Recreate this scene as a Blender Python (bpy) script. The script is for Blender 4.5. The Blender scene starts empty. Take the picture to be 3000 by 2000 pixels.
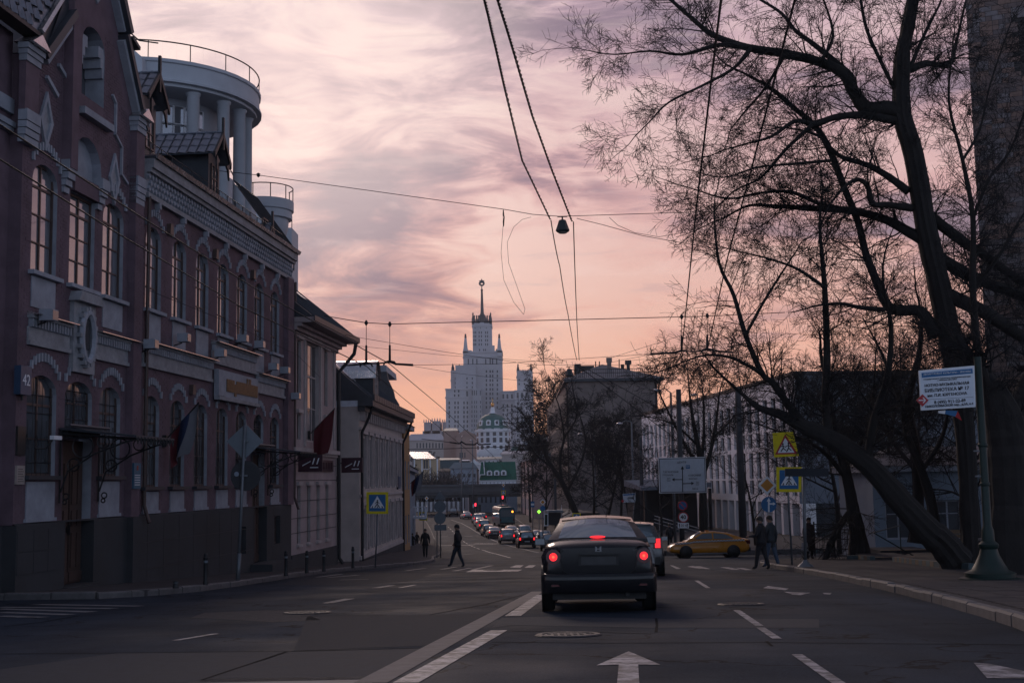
import bpy, bmesh, math, random
from mathutils import Vector, Matrix, Euler
R = math.radians
rnd = random.Random(42)
SC = bpy.context.scene
C = SC.collection

# ------------------------------------------------------------------ camera
FOC, HZ, ROLL, CZ = 3650.0, 1407.0, 0.017, 1.1      # in pixels of a 3000 px wide frame
PIT = math.atan((HZ - 1000) / FOC)
cam_d = bpy.data.cameras.new('camera'); cam = bpy.data.objects.new('camera', cam_d); C.objects.link(cam)
cam_d.sensor_width = 36; cam_d.lens = FOC / 3000 * 36
cam_d.clip_start = 0.1; cam_d.clip_end = 9000
cam.location = (0, 0, CZ)
fw = Vector((0, math.cos(PIT), math.sin(PIT))); up0 = Vector((0, -math.sin(PIT), math.cos(PIT))); rt0 = Vector((1, 0, 0))
cr, sr = math.cos(ROLL), math.sin(ROLL)
rt = rt0 * cr - up0 * sr; up = rt0 * sr + up0 * cr
cam.rotation_euler = Matrix((rt, up, -fw)).transposed().to_euler()
SC.camera = cam

# ------------------------------------------------------------------ light
SUN_AZ, SUN_EL = R(-11), R(20)
SUNV = Vector((math.sin(SUN_AZ) * math.cos(SUN_EL), math.cos(SUN_AZ) * math.cos(SUN_EL), math.sin(SUN_EL)))
sd = bpy.data.lights.new('sun', 'SUN'); sd.energy = 0.7; sd.angle = R(14); sd.color = (1.0, 0.78, 0.66)
sun = bpy.data.objects.new('sun', sd); C.objects.link(sun)
sun.rotation_euler = (-SUNV).to_track_quat('-Z', 'Y').to_euler()

OFFB, OFFM = (2.03, 16.69, 5.71), (18.71, 4.99, 5.31)
def build_world():
    w = bpy.data.worlds.new('World'); SC.world = w; w.use_nodes = True
    nt = w.node_tree; N = nt.nodes; L = nt.links; N.clear()
    def nd(t, **k):
        n = N.new(t)
        for a, b in k.items(): setattr(n, a, b)
        return n
    def math_(op, a, b=None, c=None, clamp=False):
        n = nd('ShaderNodeMath', operation=op, use_clamp=clamp)
        for i, v in enumerate((a, b, c)):
            if v is None: continue
            if isinstance(v, (int, float)): n.inputs[i].default_value = v
            else: L.new(v, n.inputs[i])
        return n.outputs[0]
    def ss(v, lo, hi, smooth=True):
        n = nd('ShaderNodeMapRange', interpolation_type='SMOOTHSTEP' if smooth else 'LINEAR')
        L.new(v, n.inputs[0]); n.inputs[1].default_value = lo; n.inputs[2].default_value = hi
        return n.outputs[0]
    def mix(f, a, b, mode='MIX'):
        n = nd('ShaderNodeMix', data_type='RGBA', blend_type=mode)
        for i, v in ((0, f), (6, a), (7, b)):
            if isinstance(v, (int, float)): n.inputs[i].default_value = v
            elif isinstance(v, tuple): n.inputs[i].default_value = v + (1,)
            else: L.new(v, n.inputs[i])
        return n.outputs[2]
    tc = nd('ShaderNodeTexCoord'); d = tc.outputs['Generated']
    nm = nd('ShaderNodeVectorMath', operation='NORMALIZE'); L.new(d, nm.inputs[0]); d = nm.outputs[0]
    sx = nd('ShaderNodeSeparateXYZ'); L.new(d, sx.inputs[0]); X, Y, Z = sx.outputs
    dot = nd('ShaderNodeVectorMath', operation='DOT_PRODUCT'); L.new(d, dot.inputs[0]); dot.inputs[1].default_value = SUNV
    mu = dot.outputs['Value']
    def noise(scale, rot, det, rough, dist, off=(0, 0, 0)):
        mp = nd('ShaderNodeMapping'); L.new(d, mp.inputs[0])
        mp.inputs['Rotation'].default_value = rot; mp.inputs['Scale'].default_value = scale; mp.inputs['Location'].default_value = off
        n = nd('ShaderNodeTexNoise'); L.new(mp.outputs[0], n.inputs['Vector'])
        n.inputs['Scale'].default_value = 1; n.inputs['Detail'].default_value = det
        n.inputs['Roughness'].default_value = rough; n.inputs['Distortion'].default_value = dist
        return n.outputs[0]
    big = noise((3.4, 2.0, 9.0), (0, R(-24), 0), 3.5, .5, .9, OFFB)
    mid = noise((8.0, 5.0, 30.0), (0, R(-17), 0), 7, .62, .8, OFFM)
    fine = noise((9, 9, 60), (0, R(-8), 0), 4, .55, .4, (1, 2, 5))
    # front sky by elevation
    ramp = nd('ShaderNodeValToRGB'); L.new(ss(Z, -.02, .56, False), ramp.inputs[0])
    e = ramp.color_ramp.elements
    stops = [(0, (.94, .46, .29)), (.1, (.98, .49, .31)), (.24, (.87, .46, .36)), (.42, (.74, .43, .42)), (.66, (.62, .43, .50)), (.84, (.36, .30, .40)), (1, (.19, .185, .27))]
    e[0].position, e[0].color = 0, stops[0][1] + (1,); e[1].position, e[1].color = 1, stops[-1][1] + (1,)
    for p_, c_ in stops[1:-1]:
        q = e.new(p_); q.color = c_ + (1,)
    front = ramp.outputs[0]
    # dark cloud banks and bright gaps
    bank = ss(math_('ADD', math_('MULTIPLY', big, .56), math_('MULTIPLY', mid, .44)), .45, .59)
    lowfade = ss(Z, .06, .17)
    front = mix(math_('MULTIPLY', math_('MULTIPLY', bank, .90), lowfade), front, (.25, .19, .25))
    gap = ss(math_('ADD', math_('MULTIPLY', big, .54), math_('MULTIPLY', mid, .46)), .52, .40)
    near = ss(mu, .93, .999)
    front = mix(math_('MULTIPLY', math_('MULTIPLY', gap, math_('ADD', math_('MULTIPLY', near, .42), .14)), lowfade), front, (1.12, .86, .76))
    front = mix(math_('MULTIPLY', ss(mu, .972, .9997), .42), front, (1.22, 1.0, .92))
    front = mix(math_('MULTIPLY', math_('SUBTRACT', 1.0, lowfade), math_('MULTIPLY', ss(fine, .5, .66), .30)), front, (.60, .36, .33))
    streak = noise((14, 8, 70), (0, R(-15), 0), 6, .6, .5, (4, 1, 7))
    front = mix(math_('MULTIPLY', ss(streak, .52, .70), .22), front, (.42, .30, .36))
    front = mix(math_('MULTIPLY', math_('MULTIPLY', ss(streak, .48, .34), .16), lowfade), front, (1.05, .80, .74))
    # the side away from the sun: horizon brightened to light camera-facing walls, dull overhead
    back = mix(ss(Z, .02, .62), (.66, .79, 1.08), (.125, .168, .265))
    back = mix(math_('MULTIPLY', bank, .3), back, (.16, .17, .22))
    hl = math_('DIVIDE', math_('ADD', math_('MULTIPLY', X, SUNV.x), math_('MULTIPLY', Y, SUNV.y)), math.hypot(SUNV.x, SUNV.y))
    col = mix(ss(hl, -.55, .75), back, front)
    sky = nd('ShaderNodeTexSky', sky_type='NISHITA', sun_disc=False)
    sky.sun_elevation = SUN_EL; sky.sun_rotation = SUN_AZ
    skc = nd('ShaderNodeVectorMath', operation='SCALE'); L.new(sky.outputs[0], skc.inputs[0]); skc.inputs['Scale'].default_value = .05
    col = mix(math_('MULTIPLY', gap, .10), col, skc.outputs[0])
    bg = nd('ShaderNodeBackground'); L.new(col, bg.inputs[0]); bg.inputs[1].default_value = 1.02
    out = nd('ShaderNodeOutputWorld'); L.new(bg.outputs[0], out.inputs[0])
build_world()
SC.view_settings.view_transform = 'Standard'; SC.view_settings.look = 'None'
SC.view_settings.exposure = 0.0; SC.view_settings.gamma = 1
SC.cycles.use_denoising = True
try: SC.cycles.denoiser = 'OPENIMAGEDENOISE'
except Exception: pass
SC.cycles.max_bounces = 6; SC.cycles.diffuse_bounces = 3; SC.cycles.glossy_bounces = 3
SC.cycles.transparent_max_bounces = 4; SC.cycles.volume_bounces = 1
SC.cycles.caustics_reflective = False; SC.cycles.caustics_refractive = False

# ------------------------------------------------------------------ surveying: photograph direction -> place at a known distance
def ray(px, py):
    a = px - 1500; b = 1000 - py
    a, b = a * cr + b * sr, -a * sr + b * cr
    return rt0 * a + up0 * b + fw * FOC
def P(px, py, Y):
    r = ray(px, py); t = Y / r.y
    return Vector((r.x * t, Y, CZ + r.z * t))
PROF = [(300, -6.3), (330, -6.3), (420, -4.5), (520, 1.5), (580, 4.0), (700, 4.0), (860, -8), (1000, -22), (9000, -30)]
def gz(y):
    if y < 100: return -.047 * y
    if y < 168: u = y - 100; return -4.7 - .047 * u + .047 / 136 * u * u
    if y < 300: return -6.298
    for (a, za), (b, zb) in zip(PROF, PROF[1:]):
        if y <= b: return za + (zb - za) * (y - a) / (b - a)
    return -30
def G(px, py, h=0.0):
    r = ray(px, py); lo, hi = 3.0, 290.0
    for _ in range(48):
        m = (lo + hi) / 2
        if CZ + r.z * m / r.y > gz(m) + h: lo = m
        else: hi = m
    return Vector((r.x * lo / r.y, lo, gz(lo) + h))

# ------------------------------------------------------------------ materials
MATS = {}
def M(name, col=(.5, .5, .5), rough=.7, var=.15, scale=3.0, bump=0.0, bscale=40.0, metal=0.0, spec=.4, emit=None, estr=1.0, dirt=0.0, coat=0.0, stretch=None):
    if name in MATS: return MATS[name]
    m = bpy.data.materials.new(name); MATS[name] = m; m.use_nodes = True
    nt = m.node_tree; N = nt.nodes; L = nt.links; b = N['Principled BSDF']
    b.inputs['Base Color'].default_value = (*col, 1); b.inputs['Roughness'].default_value = rough
    b.inputs['Metallic'].default_value = metal; b.inputs['Specular IOR Level'].default_value = spec
    if coat: b.inputs['Coat Weight'].default_value = coat; b.inputs['Coat Roughness'].default_value = .08
    if emit: b.inputs['Emission Color'].default_value = (*emit, 1); b.inputs['Emission Strength'].default_value = estr
    if var or bump or dirt:
        tc = N.new('ShaderNodeTexCoord'); gm = N.new('ShaderNodeNewGeometry')
        src = gm.outputs['Position']
        if stretch:
            mp = N.new('ShaderNodeMapping'); mp.inputs['Scale'].default_value = stretch; L.new(src, mp.inputs[0]); src = mp.outputs[0]
    if var:
        n = N.new('ShaderNodeTexNoise'); n.inputs['Scale'].default_value = scale; n.inputs['Detail'].default_value = 6; n.inputs['Roughness'].default_value = .62
        L.new(src, n.inputs['Vector'])
        mr = N.new('ShaderNodeMapRange'); mr.inputs[1].default_value = .25; mr.inputs[2].default_value = .75
        mr.inputs[3].default_value = 1 - var; mr.inputs[4].default_value = 1 + var; L.new(n.outputs[0], mr.inputs[0])
        mx = N.new('ShaderNodeVectorMath'); mx.operation = 'SCALE'; mx.inputs[0].default_value = col; L.new(mr.outputs[0], mx.inputs['Scale'])
        last = mx.outputs[0]
        if dirt:
            n2 = N.new('ShaderNodeTexNoise'); n2.inputs['Scale'].default_value = scale * .35; n2.inputs['Detail'].default_value = 8; L.new(src, n2.inputs['Vector'])
            r2 = N.new('ShaderNodeMapRange'); r2.inputs[1].default_value = .48; r2.inputs[2].default_value = .72; L.new(n2.outputs[0], r2.inputs[0])
            r2.inputs[4].default_value = dirt
            m2 = N.new('ShaderNodeMix'); m2.data_type = 'RGBA'; L.new(r2.outputs[0], m2.inputs[0]); L.new(last, m2.inputs[6]); m2.inputs[7].default_value = (col[0] * .4 + .012, col[1] * .4 + .01, col[2] * .38 + .008, 1)
            last = m2.outputs[2]
        L.new(last, b.inputs['Base Color'])
        rr = N.new('ShaderNodeMapRange'); rr.inputs[3].default_value = max(.02, rough - .08); rr.inputs[4].default_value = min(1, rough + .1); L.new(n.outputs[0], rr.inputs[0])
        L.new(rr.outputs[0], b.inputs['Roughness'])
    if bump:
        nb = N.new('ShaderNodeTexNoise'); nb.inputs['Scale'].default_value = bscale; nb.inputs['Detail'].default_value = 5; L.new(src, nb.inputs['Vector'])
        bp = N.new('ShaderNodeBump'); bp.inputs['Strength'].default_value = bump; bp.inputs['Distance'].default_value = .02; L.new(nb.outputs[0], bp.inputs['Height'])
        L.new(bp.outputs[0], b.inputs['Normal'])
    return m

# ------------------------------------------------------------------ mesh helpers
class Fr:
    """local frame: s along, d outward, z up"""
    def __init__(f, o, k=None, ang=None, u=None):
        f.o = Vector(o)
        if u is None:
            u = Vector((k, 1, 0)).normalized() if k is not None else Vector((math.cos(ang), math.sin(ang), 0))
        f.u = Vector(u).normalized(); f.n = Vector((f.u.y, -f.u.x, 0)); f.z = Vector((0, 0, 1))
    def __call__(f, s, d, z): return f.o + f.u * s + f.n * d + f.z * z
    @property
    def rot(f): return math.atan2(f.u.y, f.u.x)
class Lc:
    def __call__(f, x, y, z): return Vector((x, y, z))
LOC = Lc()

class MB:
    def __init__(s, fr=LOC): s.v = []; s.f = []; s.m = []; s.fr = fr; s.mi = 0
    def add(s, pts, faces):
        b = len(s.v); s.v += [tuple(p) for p in pts]
        for f in faces: s.f.append(tuple(b + i for i in f)); s.m.append(s.mi)
        return s
    def quad(s, *p): return s.add([s.fr(*q) for q in p], [tuple(range(len(p)))])
    def box(s, x0, x1, y0, y1, z0, z1, tx=0, ty=0):
        p = [s.fr(x, y, z) for z, t in ((z0, 0), (z1, 1)) for x, y in ((x0 + tx * t, y0 + ty * t), (x1 - tx * t, y0 + ty * t), (x1 - tx * t, y1 - ty * t), (x0 + tx * t, y1 - ty * t))]
        return s.add(p, [(0, 3, 2, 1), (4, 5, 6, 7), (0, 1, 5, 4), (1, 2, 6, 5), (2, 3, 7, 6), (3, 0, 4, 7)])
    def prism(s, poly, lo, hi, axis='y'):
        """poly in the two other axes, extruded along axis"""
        n = len(poly)
        def pt(a, b, c):
            return s.fr(a, c, b) if axis == 'y' else (s.fr(c, a, b) if axis == 'x' else s.fr(a, b, c))
        p = [pt(a, b, lo) for a, b in poly] + [pt(a, b, hi) for a, b in poly]
        return s.add(p, [tuple(range(n))[::-1], tuple(range(n, 2 * n))] + [(i, (i + 1) % n, n + (i + 1) % n, n + i) for i in range(n)])
    def tube(s, pts, rad, n=6, cap=True, world=False):
        pts = [Vector(p) if world else s.fr(*p) for p in pts]
        if isinstance(rad, (int, float)): rad = [rad] * len(pts)
        rings = []; ref = None
        for i, p in enumerate(pts):
            t = (pts[min(i + 1, len(pts) - 1)] - pts[max(i - 1, 0)])
            if t.length < 1e-9: t = Vector((0, 0, 1))
            t.normalize()
            if ref is None:
                ref = Vector((0, 0, 1)) if abs(t.z) < .9 else Vector((1, 0, 0))
            a = t.cross(ref)
            if a.length < 1e-6: a = t.cross(Vector((.3, .8, .5)))
            a.normalize(); b = a.cross(t); ref = b
            rings.append([p + (a * math.cos(6.2832 * j / n) + b * math.sin(6.2832 * j / n)) * rad[i] for j in range(n)])
        base = len(s.v); s.v += [tuple(q) for r_ in rings for q in r_]
        for i in range(len(pts) - 1):
            for j in range(n):
                k = (j + 1) % n
                s.f.append((base + i * n + j, base + i * n + k, base + (i + 1) * n + k, base + (i + 1) * n + j)); s.m.append(s.mi)
        if cap:
            s.f.append(tuple(base + j for j in range(n))[::-1]); s.m.append(s.mi)
            s.f.append(tuple(base + (len(pts) - 1) * n + j for j in range(n))); s.m.append(s.mi)
        return s
    def lathe(s, prof, n=12, c=(0, 0, 0), a0=0, a1=6.28318530718):
        full = abs(a1 - a0 - 6.28318530718) < 1e-6
        k = n if full else n + 1
        base = len(s.v)
        for r_, z in prof:
            for j in range(k):
                a = a0 + (a1 - a0) * j / n
                s.v.append(tuple(s.fr(c[0] + r_ * math.cos(a), c[1] + r_ * math.sin(a), c[2] + z)))
        for i in range(len(prof) - 1):
            for j in range(n):
                q = (j + 1) % k
                s.f.append((base + i * k + j, base + i * k + q, base + (i + 1) * k + q, base + (i + 1) * k + j)); s.m.append(s.mi)
        return s
    def mesh(s, name, mats, org=Vector((0, 0, 0)), smooth=False):
        me = bpy.data.meshes.new(name)
        me.from_pydata([(x - org.x, y - org.y, z - org.z) for x, y, z in s.v], [], s.f)
        if not isinstance(mats, (list, tuple)): mats = [mats]
        for m in mats: me.materials.append(m)
        if len(mats) > 1: me.polygons.foreach_set('material_index', s.m)
        if smooth: me.polygons.foreach_set('use_smooth', [True] * len(me.polygons))
        me.update(); return me
    def build(s, name, mats, parent=None, smooth=False, auto=False, loc=None):
        org = ORG.get(parent, Vector((0, 0, 0))) if parent else (Vector(loc) if loc is not None else Vector((0, 0, 0)))
        me = s.mesh(name, mats, org, smooth)
        if auto: sharp(me)
        return link(name, me, parent, (0, 0, 0) if parent else org)

def sharp(me, ang=40):
    bm = bmesh.new(); bm.from_mesh(me)
    bmesh.ops.recalc_face_normals(bm, faces=bm.faces)
    for f in bm.faces: f.smooth = True
    for e in bm.edges:
        e.smooth = not (len(e.link_faces) == 2 and e.calc_face_angle(0) > R(ang))
    bm.to_mesh(me); bm.free()
ORG = {}
def link(name, me, parent=None, loc=(0, 0, 0), rot=None, scale=None):
    o = bpy.data.objects.new(name, me); C.objects.link(o)
    o.location = loc
    if rot is not None: o.rotation_euler = rot if not isinstance(rot, (int, float)) else (0, 0, rot)
    if scale is not None: o.scale = scale
    if parent:
        o.parent = parent; ORG[o] = ORG.get(parent, Vector((0, 0, 0))) + Vector(loc)
    else: ORG[o] = Vector(loc)
    return o
def thing(name, label, cat, loc=(0, 0, 0), group=None, rz=0):
    o = bpy.data.objects.new(name, None); C.objects.link(o); o.location = loc; o.rotation_euler = (0, 0, rz); o.empty_display_size = .3
    o['label'] = label; o['category'] = cat
    if group: o['group'] = group
    ORG[o] = Vector(loc); return o
def tag(o, label, cat, group=None):
    o['label'] = label; o['category'] = cat
    if group: o['group'] = group
    return o
def struct(o): o['kind'] = 'structure'; return o
def stuff(o): o['kind'] = 'stuff'; return o
def copy_tree(o, parent=None, label=None, group=None):
    c = o.copy(); C.objects.link(c); c.parent = parent
    for ch in o.children: copy_tree(ch, c)
    if label: c['label'] = label
    if group: c['group'] = group
    return c
def textmesh(txt, size, mat, align='CENTER', font_shear=0, extrude=.004, bold=0.0):
    cu = bpy.data.curves.new('lettering', 'FONT'); cu.body = txt; cu.size = size; cu.align_x = align; cu.align_y = 'CENTER'
    cu.extrude = extrude; cu.shear = font_shear; cu.resolution_u = 2; cu.offset = bold
    o = bpy.data.objects.new('lettering', cu); C.objects.link(o)
    dg = bpy.context.evaluated_depsgraph_get()
    me = bpy.data.meshes.new_from_object(o.evaluated_get(dg)); me.materials.clear(); me.materials.append(mat)
    bpy.data.objects.remove(o); bpy.data.curves.remove(cu)
    return me
def smoothsub(o, lv=1):
    md = o.modifiers.new('sub', 'SUBSURF'); md.levels = lv; md.render_levels = lv
    for p_ in o.data.polygons: p_.use_smooth = True
    return o
# ------------------------------------------------------------------ the setting: terrain, road, pavements
m_asph = None
def asphalt():
    m = bpy.data.materials.new('asphalt'); m.use_nodes = True; nt = m.node_tree; N = nt.nodes; L = nt.links; b = N['Principled BSDF']
    g = N.new('ShaderNodeNewGeometry'); pos = g.outputs['Position']
    def noise(sc, det=6, ro=.6, st=None):
        n = N.new('ShaderNodeTexNoise'); n.inputs['Scale'].default_value = sc; n.inputs['Detail'].default_value = det; n.inputs['Roughness'].default_value = ro
        if st:
            mp = N.new('ShaderNodeMapping'); mp.inputs['Scale'].default_value = st; mp.inputs['Rotation'].default_value = (0, 0, R(5)); L.new(pos, mp.inputs[0]); L.new(mp.outputs[0], n.inputs['Vector'])
        else: L.new(pos, n.inputs['Vector'])
        return n.outputs[0]
    def rng(v, a, b_, c, d):
        n = N.new('ShaderNodeMapRange'); L.new(v, n.inputs[0])
        for i, q in enumerate((a, b_, c, d)): n.inputs[i + 1].default_value = q
        return n.outputs[0]
    def mul(a, b_):
        n = N.new('ShaderNodeMath'); n.operation = 'MULTIPLY'; L.new(a, n.inputs[0]); L.new(b_, n.inputs[1]); return n.outputs[0]
    lanes = rng(noise(1, 3, .5, (.9, .035, 1)), .35, .65, .82, 1.2)       # wheel tracks along the street
    blot = rng(noise(.35, 8, .7), .3, .7, .7, 1.35)
    grain = rng(noise(45, 5, .75), .3, .7, .55, 1.5)
    v = mul(mul(lanes, blot), grain)
    # cracks
    vo = N.new('ShaderNodeTexVoronoi'); vo.feature = 'DISTANCE_TO_EDGE'; vo.inputs['Scale'].default_value = .22
    wv = N.new('ShaderNodeVectorMath'); wv.operation = 'ADD'; L.new(pos, wv.inputs[0])
    nn = N.new('ShaderNodeTexNoise'); nn.inputs['Scale'].default_value = .9; nn.inputs['Detail'].default_value = 6; L.new(pos, nn.inputs['Vector'])
    sc = N.new('ShaderNodeVectorMath'); sc.operation = 'SCALE'; sc.inputs['Scale'].default_value = 2.2; L.new(nn.outputs['Color'], sc.inputs[0]); L.new(sc.outputs[0], wv.inputs[1])
    L.new(wv.outputs[0], vo.inputs['Vector'])
    ck = rng(vo.outputs['Distance'], .003, .009, .25, 1)
    v = mul(v, ck)
    s2 = N.new('ShaderNodeVectorMath'); s2.operation = 'SCALE'; s2.inputs[0].default_value = (.022, .031, .044); L.new(v, s2.inputs['Scale'])
    L.new(s2.outputs[0], b.inputs['Base Color'])
    L.new(rng(noise(.5, 5), .3, .7, .72, .95), b.inputs['Roughness']); b.inputs['Specular IOR Level'].default_value = .08
    bp = N.new('ShaderNodeBump'); bp.inputs['Strength'].default_value = .35; bp.inputs['Distance'].default_value = .012; L.new(noise(90, 4, .7), bp.inputs['Height']); L.new(bp.outputs[0], b.inputs['Normal'])
    return m
m_asph = asphalt(); MATS['asphalt'] = m_asph
m_dirt = M('soil', (.035, .03, .026), .95, .4, 2, .5, 14)
m_pave = M('pavement tiles', (.06, .056, .059), .9, .3, 1.2, .3, 60, dirt=.5, spec=.15)
m_kerb = M('granite kerb', (.115, .108, .11), .75, .3, 6, .3, 50, dirt=.4)
m_paint = None
def roadpaint():
    m = bpy.data.materials.new('worn road paint'); m.use_nodes = True; nt = m.node_tree; N = nt.nodes; L = nt.links; b = N['Principled BSDF']
    g = N.new('ShaderNodeNewGeometry'); n = N.new('ShaderNodeTexNoise'); n.inputs['Scale'].default_value = 5; n.inputs['Detail'].default_value = 9; n.inputs['Roughness'].default_value = .72
    L.new(g.outputs['Position'], n.inputs['Vector'])
    r = N.new('ShaderNodeMapRange'); r.inputs[1].default_value = .44; r.inputs[2].default_value = .62; L.new(n.outputs[0], r.inputs[0])
    mx = N.new('ShaderNodeMix'); mx.data_type = 'RGBA'; L.new(r.outputs[0], mx.inputs[0]); mx.inputs[6].default_value = (.075, .078, .085, 1); mx.inputs[7].default_value = (.42, .40, .42, 1)
    L.new(mx.outputs[2], b.inputs['Base Color']); b.inputs['Roughness'].default_value = .65
    return m
m_paint = roadpaint(); MATS['road paint'] = m_paint
m_paintD = M('faded road paint', (.17, .165, .165), .75, .5, 4)
m_paintY = M('faded orange paint', (.30, .20, .12), .7, .4, 5)

def sheet(xs, ys, zf):
    mb = MB(); nx = len(xs)
    mb.v = [(x, y, zf(x, y)) for y in ys for x in xs]
    mb.f = [(j * nx + i, j * nx + i + 1, (j + 1) * nx + i + 1, (j + 1) * nx + i) for j in range(len(ys) - 1) for i in range(nx - 1)]
    mb.m = [0] * len(mb.f); return mb
ys = [-60, 0, 50, 100] + list(range(108, 172, 4)) + [200, 300, 330, 360, 420, 470, 520, 550, 580, 700, 860, 1000, 2000, 4000, 7000]
struct(sheet([-4000, -800, -200, -60, 0, 60, 200, 800, 4000], ys, lambda x, y: gz(y) - .03).build('ground', m_dirt))
ysr = [-40, 0, 50, 100] + list(range(104, 172, 4)) + [200, 250, 300]
struct(sheet([-48, -20, 0, 20, 48], ysr, lambda x, y: gz(y)).build('road', m_asph))

def ribbon(pts, h=.006, w=None):
    """flat strip on the road: pts = [(left),(right)] pairs of ground xy"""
    mb = MB()
    v = [(p.x, p.y, gz(p.y) + h) for p in pts]
    mb.v = v; n = len(pts) // 2
    mb.f = [(2 * i, 2 * i + 1, 2 * i + 3, 2 * i + 2) for i in range(n - 1)]; mb.m = [0] * len(mb.f); return mb
def poly(pts, h=.006):
    mb = MB(); mb.v = [(p[0], p[1], gz(p[1]) + h) for p in pts]; mb.f = [tuple(range(len(pts)))]; mb.m = [0]; return mb
def stripe(p, q, w, h=.006):
    p, q = Vector(p[:2]), Vector(q[:2]); d = (q - p).normalized(); n = Vector((-d.y, d.x)) * w / 2
    k = max(1, int((q - p).length / 4)); pts = []
    for i in range(k + 1):
        c = p.lerp(q, i / k); pts += [c + n, c - n]
    return ribbon(pts, h)
def g2(px, py): q = G(px, py); return (q.x, q.y)
def mark(mb, mat=None, name='road_marking'): return struct(mb.build(name, mat or m_paint))

SU = Vector((.0915, 1, 0)).normalized()       # street direction
# double line left of the lane: a worn concrete strip and a white line
mark(stripe(g2(1085, 2000), g2(1576, 1732), .27, .005), M('worn concrete strip', (.14, .125, .12), .8, .4, 5), 'road_strip')
mark(stripe(g2(1188, 2000), g2(1462, 1846), .21))
mark(stripe(g2(1502, 1804), g2(1590, 1742), .24))
for a, b in (((2158, 1787), (2225, 1833)), ((2228, 1838), (2277, 1871)), ((2335, 1917), (2470, 2010)), ((2040, 1700), (2075, 1722))):
    mark(stripe(g2(*a), g2(*b), .10))
# straight arrow in our lane, turn arrow right
A = G(1842, 1908)
def arrow(o, ux, L_=3.2, hw=.28):
    ux = Vector(ux[:2]).normalized(); n = Vector((ux.y, -ux.x)); o = Vector(o[:2])
    f = lambda a, b: o + n * a + ux * b
    return poly([f(0, 0), f(hw, -1.35), f(.085, -1.3), f(.085, -L_), f(-.085, -L_), f(-.085, -1.3), f(-hw, -1.35)][::-1])
mark(arrow(A, SU), name='road_arrow')
B = [G(*q) for q in ((2853, 1942), (2900, 1945), (3010, 1968), (3010, 1988), (2892, 1987))]
mark(poly([(b.x, b.y) for b in B][::-1]), name='road_arrow')
for qs in (((2236, 1722), (2250, 1716), (2312, 1724), (2300, 1728)), ((2296, 1733), (2375, 1736), (2345, 1743), (2322, 1741)), ((2410, 1736), (2437, 1736), (2432, 1741), (2415, 1740))):
    mark(poly([g2(*q) for q in qs][::-1]), name='road_arrow')
# zebra crossings (short worn bars)
for a, b in (((930, 1690), (1000, 1681)), ((960, 1691), (1050, 1684)), ((995, 1698), (1080, 1696)), ((1190, 1671), (1245, 1664)), ((1295, 1667), (1335, 1660)), ((1330, 1672), (1378, 1663)), ((1385, 1668), (1440, 1656)),
             ((1100, 1722), (1150, 1714)), ((960, 1766), (1025, 1753))):
    mark(stripe(g2(*a), g2(*b), .22), m_paintD, 'crossing_bar')
for qs in (((1365, 1675), (1385, 1668), (1530, 1668), (1518, 1673)), ((1493, 1661), (1512, 1655), (1534, 1655), (1524, 1662)), ((1536, 1662), (1550, 1655), (1570, 1655), (1560, 1662)),
           ((2013, 1659), (2030, 1657), (2066, 1665), (2048, 1665)), ((2036, 1658), (2052, 1658), (2082, 1666), (2066, 1666)), ((2110, 1661), (2134, 1661), (2170, 1668), (2146, 1668)), ((2155, 1663), (2178, 1663), (2206, 1669), (2184, 1669)), ((1962, 1655), (1972, 1656), (1995, 1665), (1982, 1666))):
    mark(poly([g2(*q) for q in qs][::-1]), m_paint, 'crossing_bar')
# crossing on the left side street: long bars
for a, b in (((106, 1770), (410, 1775)), ((0, 1778), (335, 1782)), ((0, 1783), (270, 1792)), ((0, 1793), (205, 1800)), ((0, 1804), (128, 1808)), ((60, 1807), (130, 1808))):
    mark(stripe(g2(*a), g2(*b), .26), m_paintD, 'crossing_bar')
mark(stripe(g2(512, 1876), g2(632, 1856), .09)); mark(stripe(g2(953, 1767), g2(985, 1762), .08)); mark(stripe(g2(1172, 1721), g2(1215, 1713), .1))
# centre line down the hill, far crossing, lane edge
cl = [(1495, 1633), (1455, 1622), (1420, 1612), (1392, 1603), (1378, 1597), (1362, 1588), (1346, 1575), (1335, 1565), (1322, 1551), (1310, 1540)]
for a, b in zip(cl[0:3], cl[1:3]): mark(stripe(g2(*a), g2(*b), .16))
for i in range(2, 9):
    p, q = Vector(g2(*cl[i])), Vector(g2(*cl[i + 1]))
    for t in (0, .5): mark(stripe(p.lerp(q, t), p.lerp(q, t + .3), .15))
for x in range(1306, 1370, 11): mark(stripe(g2(x, 1597), g2(x + 7, 1596), 2.0), m_paintD, 'crossing_bar')
for x in range(1386, 1462, 11): mark(stripe(g2(x, 1592), g2(x + 7, 1592), 2.2), m_paint, 'crossing_bar')
el = [(1322, 1522), (1352, 1532), (1378, 1546), (1400, 1560), (1424, 1572), (1446, 1582), (1470, 1591), (1500, 1600), (1540, 1609), (1580, 1618)]
for a, b in zip(el, el[1:]): mark(stripe(g2(*a), g2(*b), .22), m_paintD, 'lane_edge')
for q in ((1368, 1620), (1430, 1615), (1372, 1567), (1300, 1568)):
    mark(stripe(g2(q[0] - 12, q[1] + 3), g2(q[0] + 12, q[1] + 3), .6), m_paintD, 'road_arrow')
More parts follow.
